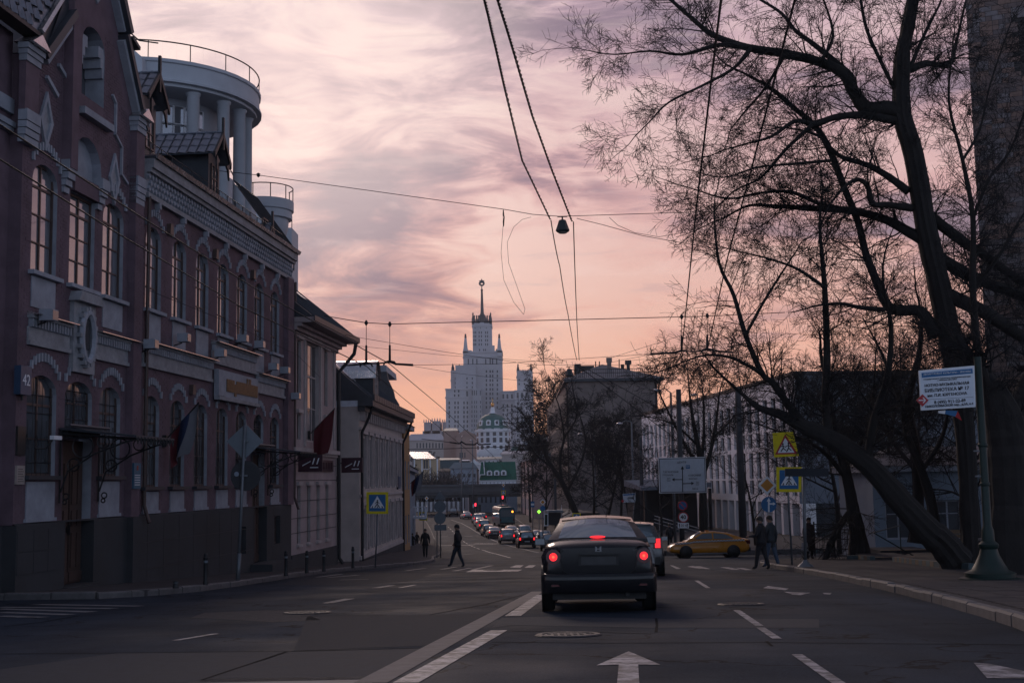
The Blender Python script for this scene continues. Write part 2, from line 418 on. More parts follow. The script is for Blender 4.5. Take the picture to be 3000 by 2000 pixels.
# lighter and darker resurfaced patches
m_pl = M('light asphalt patch', (.040, .045, .054), .85, .25, 8, .3, 90, spec=.16)
m_pd = M('dark asphalt patch', (.025, .030, .039), .88, .25, 8, .3, 90, spec=.15)
def patch(qs, m, h=.0025): return struct(poly([g2(*q) for q in qs][::-1], h).build('asphalt_patch', m))
patch(((340, 1913), (840, 1908), (560, 2000), (0, 2000), (0, 1960)), m_pl)
patch(((850, 1909), (1262, 1898), (1075, 1990), (560, 2000)), m_pl)
patch(((900, 1805), (1260, 1800), (1430, 1795), (1260, 1890), (860, 1906)), m_pd)
patch(((1470, 1809), (1560, 1806), (1660, 1806), (1930, 1812), (2400, 1812), (2400, 1838), (1900, 1838), (1500, 1830), (1440, 1838)), m_pl)
patch(((600, 1987), (1110, 1981), (1080, 2010), (520, 2010)), m_paintD)
patch(((560, 1808), (600, 1794), (780, 1787), (950, 1788), (905, 1803), (940, 1815), (800, 1822), (690, 1815)), M('gritty grey patch', (.052, .05, .053), .88, .5, 10, .4, 60, spec=.15))
patch(((880, 1690), (1000, 1676), (1270, 1678), (1200, 1702), (1000, 1714), (820, 1712)), m_pd)
# manhole covers
m_iron = M('cast iron', (.045, .044, .046), .6, .3, 20, .4, 60, metal=.15)
def manhole(px, py, label):
    q = G(px, py); t = thing('manhole_cover', label, 'manhole', q)
    mb = MB(); mb.lathe([(0, .012), (.27, .012), (.29, .004)], 20); mb.build('cover', m_iron, None).parent = t
    mb = MB(); mb.lathe([(.3, .003), (.31, .016), (.37, .016), (.39, .002)], 20); mb.build('ring', m_iron, None).parent = t
    mb = MB()
    for i in range(-3, 4):
        for j in range(-3, 4):
            if i * i + j * j < 9.5: mb.box(i * .075 - .022, i * .075 + .022, j * .075 - .022, j * .075 + .022, .0121, .019)
    stuff(mb.build('stud', m_iron, None)).parent = t
    t.rotation_euler = (-R(2.7), 0, 0); t.location.z += .004
manhole(1665, 1860, 'iron manhole cover right behind the black sedan')
manhole(2172, 1770, 'iron manhole cover beyond the right lane dashes')
manhole(1445, 1670, 'iron manhole cover on the crossing near the walking man')
manhole(900, 1795, 'iron manhole cover in the gritty patch on the left lane')

# ---------------- pavements with kerb stones
def pavement(name, kerb, inner, h=.14, kmat=None, kw=.16, tile=True, wander=.0):
    """kerb / inner: lists of xy along the kerb and along the far edge; slab plus single kerb stones"""
    mb = MB(); pts = [Vector(k) for k in kerb] + [Vector(k) for k in reversed(inner)]
    top = [(p.x, p.y, gz(p.y) + h) for p in pts]; bot = [(p.x, p.y, gz(p.y) - .02) for p in pts]; n = len(pts)
    mb.v = top + bot; mb.f = [tuple(range(n))] + [(i, i + n, (i + 1) % n + n, (i + 1) % n) for i in range(n)]; mb.m = [0] * len(mb.f)
    slab = struct(mb.build(name, m_pave))
    bm = bmesh.new(); bm.from_mesh(slab.data); bmesh.ops.recalc_face_normals(bm, faces=bm.faces); bm.to_mesh(slab.data); bm.free()
    # kerb stones
    ln = []; tot = 0
    for a, b in zip(kerb, kerb[1:]):
        l_ = (Vector(b) - Vector(a)).length; ln.append((tot, Vector(a), Vector(b), l_)); tot += l_
    def at(t):
        for t0, a, b, l_ in ln:
            if t <= t0 + l_ + 1e-6: return a.lerp(b, (t - t0) / l_)
        return ln[-1][2]
    t = 0; i = 0
    while t < tot - .3:
        p = at(t); L_ = .95 if p.y < 70 else 2.4
        L_ *= rnd.uniform(.85, 1.12); q = at(min(tot, t + L_ - .02)); d = (q - p); nrm = Vector((d.y, -d.x)).normalized()
        if i == 0:
            pass
        mid = (p + q) / 2; z0, z1 = gz(p.y), gz(q.y); hh = h + .012 + rnd.uniform(-.012, .012)
        k = MB(); off = rnd.uniform(-.012, .012)
        for (c, zc) in ((p, z0), (q, z1)):
            for (o_, zz) in ((-kw * .5 + off, -.05), (-kw * .5 + off, hh - .03), (-kw * .5 + .03 + off, hh), (kw * .5 + off, hh), (kw * .5 + off, -.05)):
                k.v.append((c.x + nrm.x * o_ * -SGN[0], c.y + nrm.y * o_ * -SGN[0], zc + zz))
        k.f = [(0, 1, 2, 3, 4), (9, 8, 7, 6, 5)] + [(j, (j + 1) % 5 + 0, (j + 1) % 5 + 5, j + 5) for j in range(5)]; k.m = [0] * 7
        o = k.build('kerb_stone', kmat[i % len(kmat)] if kmat else m_kerb, slab)
        t += L_; i += 1
    return slab
SGN = [1]
LK = [(-30, 27.6), (-11.2, 27.5), (-9.1, 27.3), (-8.3, 28.4), (-7.75, 30.5), (-7.55, 34.4), (-7.45, 42.4), (-6.9, 50.3), (-5.6, 57), (-4.9, 61), (-4.5, 66), (-4.7, 72), (-5.4, 82), (-6.1, 100), (-7.9, 133), (-10.4, 162), (-13.4, 198), (-16.3, 231), (-19.5, 262)]
LI = [(-30, 30.5), (-12.2, 30.6), (-12.2, 34), (-11.5, 42), (-10.5, 50), (-9.9, 60), (-9.6, 66), (-9.5, 86), (-11, 133), (-14, 162), (-18, 198), (-21, 231), (-24, 262)]
SGN[0] = 1
pavement('pavement', LK, LI)
RK = [(3.2, 3), (4.6, 9), (5.82, 14.6), (6.17, 16.5), (6.73, 20.2), (7.38, 25.2), (8.06, 31.9), (8.5, 37.5), (8.86, 42.7), (9.25, 47.5), (9.9, 50.8), (11.2, 53), (14, 54.3), (20, 55), (40, 55.6)]
RI = [(60, 3), (60, 20), (60, 55.4)]
SGN[0] = -1
pavement('pavement', RK, RI)

RK2 = [(60, 76.5), (13, 75.2), (10.0, 75.6), (8.6, 77.0), (8.0, 80), (6.9, 110), (5.2, 135), (3.4, 160), (2.0, 190), (.8, 220), (-.8, 255), (-2.6, 283)]
SGN[0] = -1
pavement('pavement', RK2[::1], [(60, 90), (60, 200), (40, 283)], h=.3)
# single paving slabs on the near right pavement
slab = [o for o in C.objects if o.name.startswith('pavement')][1]
sm_ = [M('paving slab %d' % i, c, .9, .25, 3, .25, 60, dirt=.3, spec=.15) for i, c in enumerate(((.058, .054, .056), (.05, .047, .051), (.067, .06, .06)))]
cell = [MB().box(0, .55, 0, .55, 0, .006).mesh('paving_slab', m) for m in sm_]; cnt = 0; rest = [MB() for _ in sm_]
def kx(y):
    for (a, ya), (b, yb) in zip(RK, RK[1:]):
        if ya <= y <= yb: return a + (b - a) * (y - ya) / (yb - ya)
    return 99
tl = math.atan(-.047)
for j in range(66):
    y = 13.5 + .57 * j
    for i in range(34):
        x = max(kx(y), kx(y + .57)) + .22 + .57 * i - (.28 if j % 2 else 0) * 0; k = rnd.randrange(3)
        if x + .57 > .4125 * y + .6 or x > 16: continue
        if y < 23 and cnt < 300:
            o = link('paving_slab', cell[k], slab, (x, y, gz(y) + .1402 + rnd.uniform(0, .003)), Euler((tl, 0, 0))); cnt += 1
        else:
            b = rest[k]; z0, z1 = gz(y) + .1405, gz(y + .55) + .1405; h_ = .006 + rnd.uniform(-.001, .003); b.add([(x, y, z0 + h_), (x + .55, y, z0 + h_), (x + .55, y + .55, z1 + h_), (x, y + .55, z1 + h_)], [(0, 1, 2, 3)])
for b, m in zip(rest, sm_): stuff(b.build('paving', m, slab))

# tar sealed seams and a few cracks across the lanes
m_tar = M('tar seam', (.011, .012, .014), .95, .3, 12, spec=.05)
for pts in ([(0, 1915), (350, 1912), (860, 1907), (1260, 1897)], [(590, 1992), (840, 1908)], [(1500, 1848), (1720, 1850), (1900, 1856)], [(1440, 1880), (1760, 1883), (2250, 1881), (2660, 1885), (3000, 1888)], [(1922, 1810), (1925, 1830), (1922, 1852)], [(10, 1835), (120, 1822), (230, 1803)], [(880, 1804), (1260, 1800), (1420, 1770), (1560, 1735)], [(2080, 1772), (2300, 1776)], [(2245, 1878), (2262, 1892)]):
    for a, b in zip(pts, pts[1:]): mark(stripe(g2(*a), g2(*b), .035, .004), m_tar, 'tar_seam')
# ------------------------------------------------------------------ building kit
def on(fr, px, py):
    """where the sight line through a photo point meets the facade plane: (s, z)"""
    r = ray(px, py); o = Vector((0, 0, CZ)); t = (fr.o - o).dot(fr.n) / r.dot(fr.n); q = o + r * t - fr.o
    return q.dot(fr.u), o.z + r.z * t - fr.o.z
m_glass = M('window glass', (.30, .31, .34), .04, 0, metal=.55, spec=.9)
m_glassd = M('dim window glass', (.10, .11, .125), .06, 0, metal=.25, spec=.8)
GLS = [m_glassd, M('glass before pale blinds', (.17, .175, .19), .08, .35, 3, metal=.2, spec=.8, stretch=(9, 9, .2)), M('glass before curtains', (.13, .125, .13), .07, .5, 4, metal=.2, spec=.8, stretch=(6, 6, .3)), M('dark glass', (.06, .065, .075), .05, 0, metal=.25, spec=.9)]
m_brick = M('painted red brick', (.145, .096, .117), .85, .3, 2.2, .35, 70, dirt=.35)
m_mort = M('red brick joints', (.11, .068, .08), .9, .25, 3)
m_white = M('chalky white trim', (.32, .335, .38), .8, .22, 2.5, .2, 50, dirt=.35)
m_plinth = M('dark plinth plaster', (.045, .047, .052), .85, .25, .8, .3, 25, dirt=.5)
m_frame = M('brown window frame', (.075, .048, .042), .5, .25, 6)
m_iron2 = M('black wrought iron', (.018, .018, .02), .5, .2, 10)
m_tile = M('glazed dark roof tile', (.15, .17, .205), .3, .3, 4, metal=.55)
m_metal = M('dark sheet metal roof', (.045, .05, .06), .5, .3, 2, metal=.15)
m_bright = M('bare zinc', (.55, .52, .52), .25, .2, 3, metal=.85)
m_door = M('brown wooden door', (.062, .038, .032), .55, .4, 8, .2, 30, stretch=(6, 6, .6))
m_soffit = M('pale lattice frieze', (.30, .30, .32), .8, .3, 4, dirt=.4)

def wall(mb, rv, s0, s1, z0, z1, ops, dep=.15, d=0.0):
    cuts = sorted({s0, s1} | {min(max(v, s0), s1) for o in ops for v in o[:2]})
    for a, b in zip(cuts, cuts[1:]):
        if b - a < 1e-5: continue
        col = sorted((o for o in ops if o[0] < b - 1e-6 and o[1] > a + 1e-6), key=lambda o: o[2]); z = z0
        for o in col:
            if o[2] > z: mb.quad((a, d, z), (b, d, z), (b, d, o[2]), (a, d, o[2]))
            z = max(z, o[3])
        if z < z1: mb.quad((a, d, z), (b, d, z), (b, d, z1), (a, d, z1))
    for (a, b, c, t, *r) in ops:
        rq = rv.new()
        ar = r[0] if r else 0; dp = r[1] if len(r) > 1 else dep; m = (a + b) / 2; hw = (b - a) / 2
        arc = [(m + hw * -math.cos(math.pi * i / 8), t - ar + ar * math.sin(math.pi * i / 8)) for i in range(9)] if ar else [(a, t), (b, t)]
        if ar:
            for (x0, y0), (x1, y1) in zip(arc, arc[1:]): mb.quad((x0, d, y0), (x1, d, y1), (x1, d, t), (x0, d, t))
        for (x0, y0), (x1, y1) in zip(arc, arc[1:]): rq.quad((x0, d, y0), (x0, d - dp, y0), (x1, d - dp, y1), (x1, d, y1))
        rq.quad((a, d, c), (a, d - dp, c), (a, d - dp, t - ar), (a, d, t - ar)); rq.quad((b, d, t - ar), (b, d - dp, t - ar), (b, d - dp, c), (b, d, c))
        rq.quad((a, d - dp, c), (a, d, c), (b, d, c), (b, d - dp, c))
class RV:
    def __init__(s, fr): s.fr = fr; s.l = []
    def new(s): q = MB(s.fr); s.l.append(q); return q
    def build(s, name, mat, par):
        for q in s.l: q.build(name, mat, par)
WCACHE = {}
def window(par, fr, s0, s1, z0, z1, dep=.13, cols=2, rows=(1, 1, 1, .75), fm=None, gm=None, sill=None, fw_=.06, name='window', bars=False):
    w, h = round(s1 - s0, 2), round(z1 - z0, 2)
    fm = fm or m_frame; gm = gm or m_glass
    key = (w, h, cols, tuple(rows), fm.name, gm.name, fw_)
    if key not in WCACHE:
        f = MB(); f.box(0, fw_, -.03, .05, 0, h); f.box(w - fw_, w, -.03, .05, 0, h); f.box(fw_, w - fw_, -.03, .05, 0, fw_); f.box(fw_, w - fw_, -.03, .05, h - fw_, h)
        xs = [fw_ + (w - 2 * fw_) * i / cols for i in range(cols + 1)]; T = sum(rows); zs = [fw_]
        for r_ in rows: zs.append(zs[-1] + (h - 2 * fw_) * r_ / T)
        for x in xs[1:-1]: f.box(x - fw_ * .45, x + fw_ * .45, -.02, .04, fw_, h - fw_)
        for i, z in enumerate(zs[1:-1]):
            q = .5 if i == len(zs) - 3 and len(rows) > 2 else .28
            for x0, x1 in zip(xs, xs[1:]): f.box(x0 + fw_ * .45, x1 - fw_ * .45, -.015, .035, z - fw_ * q, z + fw_ * q)
        fmesh = f.mesh('window', fm); panes = []
        pc = {}
        for x0, x1 in zip(xs, xs[1:]):
            for a, b in zip(zs, zs[1:]):
                pw, ph = round(x1 - x0 - .005, 3), round(b - a - .005, 3)
                if (pw, ph) not in pc:
                    g = MB(); g.box(0, pw, 0, .012, 0, ph); pc[pw, ph] = g.mesh('pane', gm)
                panes.append((pc[pw, ph], (x0 + .0025, .012, a + .0025)))
        WCACHE[key] = (fmesh, panes)
    fmesh, panes = WCACHE[key]
    q = fr(s0, -dep, z0); o = link(name, fmesh, par, q - ORG[par], fr.rot)
    for me, lc in panes:
        p_ = link('pane', me, o, lc); p_.rotation_euler = (R(rnd.uniform(-.5, .5)), 0, R(rnd.uniform(-.5, .5)))
    if sill:
        k = ('sill', w, sill)
        if k not in WCACHE: WCACHE[k] = MB().box(-.12, w + .12, -dep - .16, .0, -.1, -.003).mesh('sill', MATS[sill])
        link('sill', WCACHE[k], o, (0, 0, 0))
    return o
def brick_field(par, fr, s0, s1, z0, z1, ops, d=0.0, mat=None, bw=.25, bh=.075, singles=0, pr=.006, hue=None):
    mb = MB(fr); k = 0; z = z0; row = 0; one = None; n1 = 0
    bm_ = MB().box(0, bw - .012, -pr, .0, 0, bh - .012).mesh('brick', mat)
    while z + bh <= z1:
        s = s0 - (bw / 2 if row % 2 else 0)
        while s < s1:
            a, b = max(s, s0), min(s + bw - .012, s1)
            if b - a > .05 and not any(o[0] < b + .02 and o[1] > a - .02 and o[2] < z + bh and o[3] > z for o in ops):
                if n1 < singles and b - a > bw - .02 and rnd.random() < .8:
                    q = fr(a, d + rnd.uniform(-.002, .003), z); link('brick', bm_, par, q - ORG[par], fr.rot); n1 += 1
                else:
                    e = d + pr + rnd.uniform(-.003, .004); t = z + bh - .012
                    p = [fr(a, d, z), fr(b, d, z), fr(b, d, t), fr(a, d, t), fr(a, e, z), fr(b, e, z), fr(b, e, t), fr(a, e, t)]
                    mb.add(p, [(4, 5, 6, 7), (0, 1, 5, 4), (1, 2, 6, 5), (2, 3, 7, 6), (3, 0, 4, 7)])
            s += bw
        z += bh; row += 1
    if mb.f: stuff(mb.build('brickwork', mat, par))

# ================================================================== B1: red brick building with gable, left
F1 = Fr((-13.7, 0, 0), k=.0915)
b1 = thing('brick_building', 'red painted brick building with stepped gable and tall arched windows, number 42', 'building', F1(36, 0, -1.6))
UW, LW = .0, .0
g_up = [(28.52, 29.8, 6.12, 8.74, .42), (30.5, 31.95, 6.12, 8.45, 0), (32.45, 33.8, 6.12, 8.68, .42)]
g_lo = [(28.52, 30.0, 1.4, 3.74, .42), (30.45, 32.0, 2.5, 3.74, .4), (32.45, 33.8, 1.4, 3.74, .42)]
niche = (31.0, 32.35, 10.72, 13.05, .5, .55); bigarch = (30.62, 32.3, 8.9, 10.05, .8, .25)
door1 = (30.42, 32.05, -1.75, 2.35, 0, .35)
wc = [36.0 + 2.1 * i for i in range(7)]
w_up = [(c - .6, c + .6, 6.18, 8.62, .42) for c in wc]
w_lo = [(c - .62, c + .62, 1.1 if i != 5 else 2.55, 3.7, .42) for i, c in enumerate(wc)]
door2 = (45.75, 47.3, -2.4, 2.3, 0, .35)
base_w = [(44.1, 44.75, -1.3, -.35, 0, .2), (48.3, 49.1, -1.15, -.1, 0, .2)]
wl, rv = MB(F1), RV(F1)
wall(wl, rv, 28.0, 35.2, .3, 11.1, [o if len(o) == 5 else o for o in g_up + g_lo + [bigarch]] + [(door1[0], door1[1], .3, 2.35, 0, .35)])
wall(wl, rv, 35.2, 50.7, .3, 9.5, w_up + w_lo + [(door2[0], door2[1], .3, 2.3, 0, .35)])
# gable above 11.1 with niche
gp = [(28.0, 11.1), (28.6, 11.2), (30.3, 12.95), (30.3, 13.7), (31.7, 15.8), (33.2, 13.75), (33.2, 13.15), (34.6, 11.1)]
def inx(z, l):   # left/right bound of the gable at height z
    lo = [p for p in gp[:5]]; hi = gp[4:]
    def it(a):
        for (x0, y0), (x1, y1) in zip(a, a[1:]):
            if min(y0, y1) - 1e-6 <= z <= max(y0, y1) + 1e-6 and abs(y1 - y0) > 1e-6: return x0 + (x1 - x0) * (z - y0) / (y1 - y0)
        return a[0][0]
    return it(lo) if l else it(hi)
zz = [11.1, 11.4, 12.0, 12.6, 13.0, 13.05, 13.4, 13.7, 14.3, 15.0, 15.75]
for a, b in zip(zz, zz[1:]):
    la, lb, ra, rb = inx(a + .001, 1), inx(b - .001, 1), inx(a + .001, 0), inx(b - .001, 0)
    if b <= 13.06:
        wl.quad((la, 0, a), (niche[0], 0, a), (niche[0], 0, b), (lb, 0, b)); wl.quad((niche[1], 0, a), (ra, 0, a), (rb, 0, b), (niche[1], 0, b))
    else: wl.quad((la, 0, a), (ra, 0, a), (rb, 0, b), (lb, 0, b))
wl.quad((28.0, 0, 10.7), (28.0, 0, 11.1), (niche[0], 0, 11.1), (niche[0], 0, 10.7))
wall(wl, rv, niche[0], niche[1], 10.72, 13.05, [niche])
# far end, back and left end of the block
wl.quad((50.7, 0, -4), (50.7, -11, -4), (50.7, -11, 10), (50.7, 0, 10)); wl.quad((22, -11, -4), (50.7, -11, -4), (50.7, -11, 10), (22, -11, 10))
# wing to the left of the gable, set back
wl.quad((20, -.3, .3), (28.0, -.3, .3), (28.0, -.3, 11.6), (20, -.3, 11.6)); wl.quad((28.0, -.3, .3), (28.0, 0, .3), (28.0, 0, 11.1), (28.0, -.3, 11.1))
o = wl.build('wall', m_brick, b1); rvo = rv.build('window_reveal', m_white, b1)
allops = g_up + g_lo + [door1, niche, bigarch] + w_up + w_lo + [door2]
gableops = allops + [(26, inx(z, 1) + .1, z - .1, z + .5) for z in (11.4, 11.8, 12.2, 12.6)] + [(inx(z, 0) - .15, 36, z - .5, z + .1) for z in (11.5, 12.0, 12.5, 13.0)]
brick_field(b1, F1, 28.0, 34.6, .32, 13.1, gableops, .0, m_brick, singles=290)
brick_field(b1, F1, 35.25, 49.8, .32, 9.3, allops, .0, m_brick)
# plinth
pl, pv = MB(F1), RV(F1)
wall(pl, pv, 28.0, 50.7, -4, .29, [(door1[0], door1[1], -4, .29, 0, .45), (door2[0], door2[1], -4, .29, 0, .45)] + base_w, d=.10)
pl.quad((28, .1, .29), (50.7, .1, .29), (50.7, 0, .33), (28, 0, .33)); pl.quad((20, -.22, -4), (28, -.22, -4), (28, -.22, .29), (20, -.22, .29)); pl.quad((28, -.22, -4), (28, .1, -4), (28, .1, .29), (28, -.22, .29))
pl.build('plinth', m_plinth, b1); pv.build('plinth_reveal', m_plinth, b1)
for i, (s, w) in enumerate(((28.05, .75), (28.82, .7), (29.54, .72))):
    for j in range(2): MB(F1).box(s, s + w, .101, .112, -.8 + j * .5, -.33 + j * .5).build('plinth_slab', m_plinth, b1)
# pilasters
def pil(s0, s1, d, z0, z1, m=m_brick, nm='pilaster'): return MB(F1).box(s0, s1, 0.001, d, z0, z1).build(nm, m, b1)
pil(27.75, 28.4, .16, 9.7, 10.85); pil(34.14, 34.72, .2, .3, 11.0); pil(49.85, 50.7, .2, .3, 9.4); pil(34.14, 34.72, .28, -4, .29, m_plinth, 'pilaster_base')
brick_field(b1, F1, 34.16, 34.70, .4, 8.8, [], .202, m_brick)
pil(29.97, 30.35, .25, 8.9, 13.9)
for s0, s1, d in ((27.75, 28.4, .16), (34.14, 34.72, .2)):
    cap = MB(F1)
    for i, (e, za, zb) in enumerate(((.03, 10.85, 11.0), (.06, 11.0, 11.12), (.1, 11.12, 11.25))): cap.box(s0 - e, s1 + e, 0, d + e, za + (0 if s0 < 30 else .15), zb + (0 if s0 < 30 else .15))
    cap.build('pilaster_cap', m_white, b1)
    MB(F1).prism([(s0 - .12, 11.26 + (0 if s0 < 30 else .15)), (s1 + .12, 11.26 + (0 if s0 < 30 else .15)), ((s0 + s1) / 2, 11.55 + (0 if s0 < 30 else .15))], -.1, d + .22).build('pilaster_coping', m_bright, b1)
    corb = MB(F1)
    for i, (e, za, zb) in enumerate(((.02, 8.95, 9.1), (.06, 9.12, 9.27), (.1, 9.29, 9.44), (.12, 9.46, 9.72))): corb.box(s0 - .0, s1 + .02, 0, d + e * .5, za, zb)
    corb.build('corbel', m_white, b1)
for s0 in (30.0, 31.95):
    corb = MB(F1)
    for i, (e, za, zb) in enumerate(((.1, 8.3, 8.45), (.18, 8.47, 8.62), (.26, 8.64, 8.8), (.3, 8.82, 9.1))): corb.box(s0 - .02 * i, s0 + .28 + .03 * i, 0, e * .75, za, zb)
    corb.build('corbel', m_white, b1)
MB(F1).box(30.5, 31.95, -.1, .12, 8.46, 8.88).build('lintel', m_brick, b1)
MB(F1).quad((30.62, -.24, 8.9), (32.3, -.24, 8.9), (32.3, -.24, 10.05), (30.62, -.24, 10.05)).build('tympanum', m_white, b1)
# gable copings and lines
def bar(pts, w, d0, d1, m, nm, par=b1):
    mb = MB(F1)
    for (s0, z0), (s1, z1) in zip(pts, pts[1:]):
        t = Vector((s1 - s0, z1 - z0)).normalized() * w / 2; n = Vector((-t.y, t.x))
        mb.prism([(s0 - t.x - n.x, z0 - t.y - n.y), (s1 + t.x - n.x, z1 + t.y - n.y), (s1 + t.x + n.x, z1 + t.y + n.y), (s0 - t.x + n.x, z0 - t.y + n.y)], d0, d1)
    return mb.build(nm, m, par)
bar([(28.75, 11.2), (30.0, 12.55)], .16, .0, .22, m_white, 'coping'); bar([(28.6, 11.3), (30.0, 12.78)], .2, -.9, .3, m_metal, 'coping')
bar([(34.62, 11.15), (33.22, 13.2)], .16, .0, .2, m_white, 'coping'); bar([(34.72, 11.25), (33.28, 13.38)], .16, -.9, .3, m_metal, 'coping')
bar([(33.35, 13.62), (31.7, 15.95), (30.1, 13.55)], .2, -1.2, .34, m_metal, 'coping'); bar([(33.2, 13.6), (31.7, 15.72)], .14, .0, .2, m_white, 'coping')
bar([(33.5, 13.42), (33.9, 13.3)], .1, -.3, .34, m_metal, 'coping_drip')
bar([(32.85, 11.6), (33.05, 11.45), (33.05, 10.6), (33.5, 10.35), (33.5, 9.6), (33.9, 9.45)], .07, 0, .07, m_white, 'string_moulding')
bar([(29.05, 10.85), (29.55, 10.6)], .1, 0, .08, m_white, 'string_moulding'); bar([(29.65, 11.35), (30.1, 11.15)], .1, 0, .08, m_white, 'string_moulding')
for cs, cz in ((29.05, 9.8), (33.05, 9.35)):
    mb = MB(F1); pr = [(cs, cz - .72), (cs + .33, cz), (cs, cz + .72), (cs - .33, cz)]; ir = [(cs, cz - .5), (cs + .21, cz), (cs, cz + .5), (cs - .21, cz)]
    for i in range(4):
        j = (i + 1) % 4; mb.prism([pr[i], pr[j], ir[j], ir[i]], .001, .07)
    k = mb.build('diamond_ornament', m_white, b1); MB(F1).prism(ir, .001, .02).build('diamond_inset', m_soffit, k)
mb = MB(F1); mb.box(30.8, 32.6, 0, .2, 10.52, 10.7).build('sill', m_white, b1)
MB(F1).box(31.0, 32.35, -.56, -.52, 10.72, 13.05).build('niche_back', m_glassd, b1)
nb = MB(F1)
for i, (z0, z1, w) in enumerate(((11.9, 12.15, .10), (12.15, 12.4, .2), (12.4, 12.7, .34))):
    nb.box(31.0, 31.0 + w, -.5, -.02, z0, z1); nb.box(32.35 - w, 32.35, -.5, -.02, z0, z1)
stuff(nb.build('corbel', m_white, b1))
MB(F1).prism([(31.75, 13.75), (31.98, 14.0), (31.98, 14.5), (31.75, 14.75), (31.6, 14.5), (31.6, 14.0)], .001, .05).build('slit_ornament', m_white, b1)
# windows
for o in g_up + w_up: window(b1, F1, o[0], o[1], o[2], o[3], sill='chalky white trim')
m_grille = m_iron2
def grille(s0, s1, z0, z1):
    w, h = round(s1 - s0, 2), round(z1 - z0, 2); k = ('grille', w, h)
    if k not in WCACHE:
        g = MB(); n = 6
        for i in range(n + 1): g.tube([(w * (i + .2) / (n + .4), 0, 0), (w * (i + .2) / (n + .4), 0, h * (.55 if i % 2 else .98))], .009, 4)
        for z in (.06, .3, h * .62, h * .8): g.tube([(0, 0, z), (w, 0, z)], .010, 4)
        for i in range(3):
            cx = w * (i + .5) / 3; g.tube([(cx + .13 * math.cos(a * .5236), 0, .5 + .2 * math.sin(a * .5236)) for a in range(13)], .008, 4)
            g.tube([(cx - .1, 0, .7), (cx, 0, .95), (cx + .1, 0, .7)], .008, 4)
        WCACHE[k] = g.mesh('window_grille', m_grille)
    return link('window_grille', WCACHE[k], b1, F1(s0, -.1, z0) - ORG[b1], F1.rot)
for o in g_lo + w_lo:
    window(b1, F1, o[0], o[1], o[2], o[3], rows=(1, 1, .8) if o[3] - o[2] > 1.5 else (1, .8), gm=rnd.choice(GLS), sill='dark sheet metal roof')
    grille(o[0], o[1], o[2], o[3])
for o in base_w: window(b1, F1, o[0], o[1], o[2], o[3], dep=.1, rows=(1, 1), gm=m_glassd)
window(b1, F1, 31.0, 31.7, 10.72, 12.9, dep=.5, cols=1, rows=(1, 1, 1), gm=m_glassd)
# toothed arches over every window
def teeth(c, hw, z, n=11):
    k = ('teeth', round(hw, 2), n)
    if k not in WCACHE:
        g = MB(); e = hw + .12
        for i in range(n):
            t = -1 + 2 * (i + .5) / n; x = t * e; zt = .34 * (1 - t * t) - .14 * t ** 4
            g.box(x - .034, x + .034, -.06, 0, zt, zt + .2)
        WCACHE[k] = g.mesh('arch_moulding', m_white)
    link('arch_moulding', WCACHE[k], b1, F1(c, .008, z) - ORG[b1], F1.rot)
for o in (g_up[0], g_up[2]): teeth((o[0] + o[1]) / 2, (o[1] - o[0]) / 2, o[3] + .0)
for o in g_lo + w_lo + w_up: teeth((o[0] + o[1]) / 2, (o[1] - o[0]) / 2, o[3] - .02, 11 if o[1] - o[0] > 1.3 else 9)
# white panels under windows
for o in g_up[:1] + g_up[2:] + w_up: MB(F1).box(o[0] + .04, o[1] - .04, .001, .03, 5.28, o[2] - .12).build('white_panel', m_white, b1)
for i, o in enumerate(w_lo):
    if i != 5: MB(F1).box(o[0] + .04, o[1] - .04, .001, .035, .42, o[2] - .14).build('white_panel', m_white, b1); MB(F1).box(o[0] - .02, o[1] + .02, .001, .07, .34, .42).build('panel_ledge', m_white, b1)
for o in (g_lo[0], g_lo[2]): MB(F1).box(o[0] + .04, o[1] - .04, .001, .035, .42, o[2] - .14).build('white_panel', m_white, b1); MB(F1).box(o[0] - .02, o[1] + .02, .001, .07, .34, .42).build('panel_ledge', m_white, b1)
# string course with dentils, ledge of zinc
def course(s0, s1, z):
    mb = MB(F1); mb.box(s0, s1, .001, .1, z - .72, z - .62); mb.box(s0, s1, .001, .05, z - .62, z - .3); mb.box(s0, s1, .001, .16, z - .1, z - .02); mb.build('string_course', m_soffit, b1)
    dn = MB(F1); n = int((s1 - s0) / .15)
    for i in range(n): dn.box(s0 + .15 * i + .04, s0 + .15 * i + .11, .02, .13, z - .3, z - .101)
    stuff(dn.build('dentil', m_white, b1))
    MB(F1).prism([(.0, z + .06), (.30, z - .01), (.30, z - .03), (0, z - .015)], s0, s1, axis='x').build('ledge', m_bright, b1)
course(28.42, 30.55, 5.1); course(31.9, 34.62, 5.1); course(35.22, 41.1, 5.2); course(46.0, 49.85, 5.2)
course(41.1, 46.0, 5.85)
# shield cartouche above the door
cart = MB(F1); cart.prism([(30.6, 3.95), (31.85, 3.95), (31.85, 5.7), (30.6, 5.7)], .001, .12); cart.prism([(30.5, 5.7), (31.95, 5.7), (31.8, 5.95), (30.65, 5.95)], .001, .3); ct = cart.build('cartouche', m_soffit, b1)
w_ = MB(F1); w_.tube([(31.22 + .36 * math.cos(a * .3927), .2, 4.85 + .62 * math.sin(a * .3927)) for a in range(17)], .09, 6); w_.build('wreath', m_white, ct)
for a in range(16): w_ = MB(F1).box(31.17 + .45 * math.cos(a * .39), 31.27 + .45 * math.cos(a * .39), .12, .26, 4.8 + .72 * math.sin(a * .39), 4.9 + .72 * math.sin(a * .39)); w_.build('leaf', m_soffit, ct)
MB(F1).prism([(31.0, 4.55), (31.44, 4.55), (31.44, 5.2), (31.22, 5.35), (31.0, 5.2)], .121, .17).build('shield', m_plinth, ct)
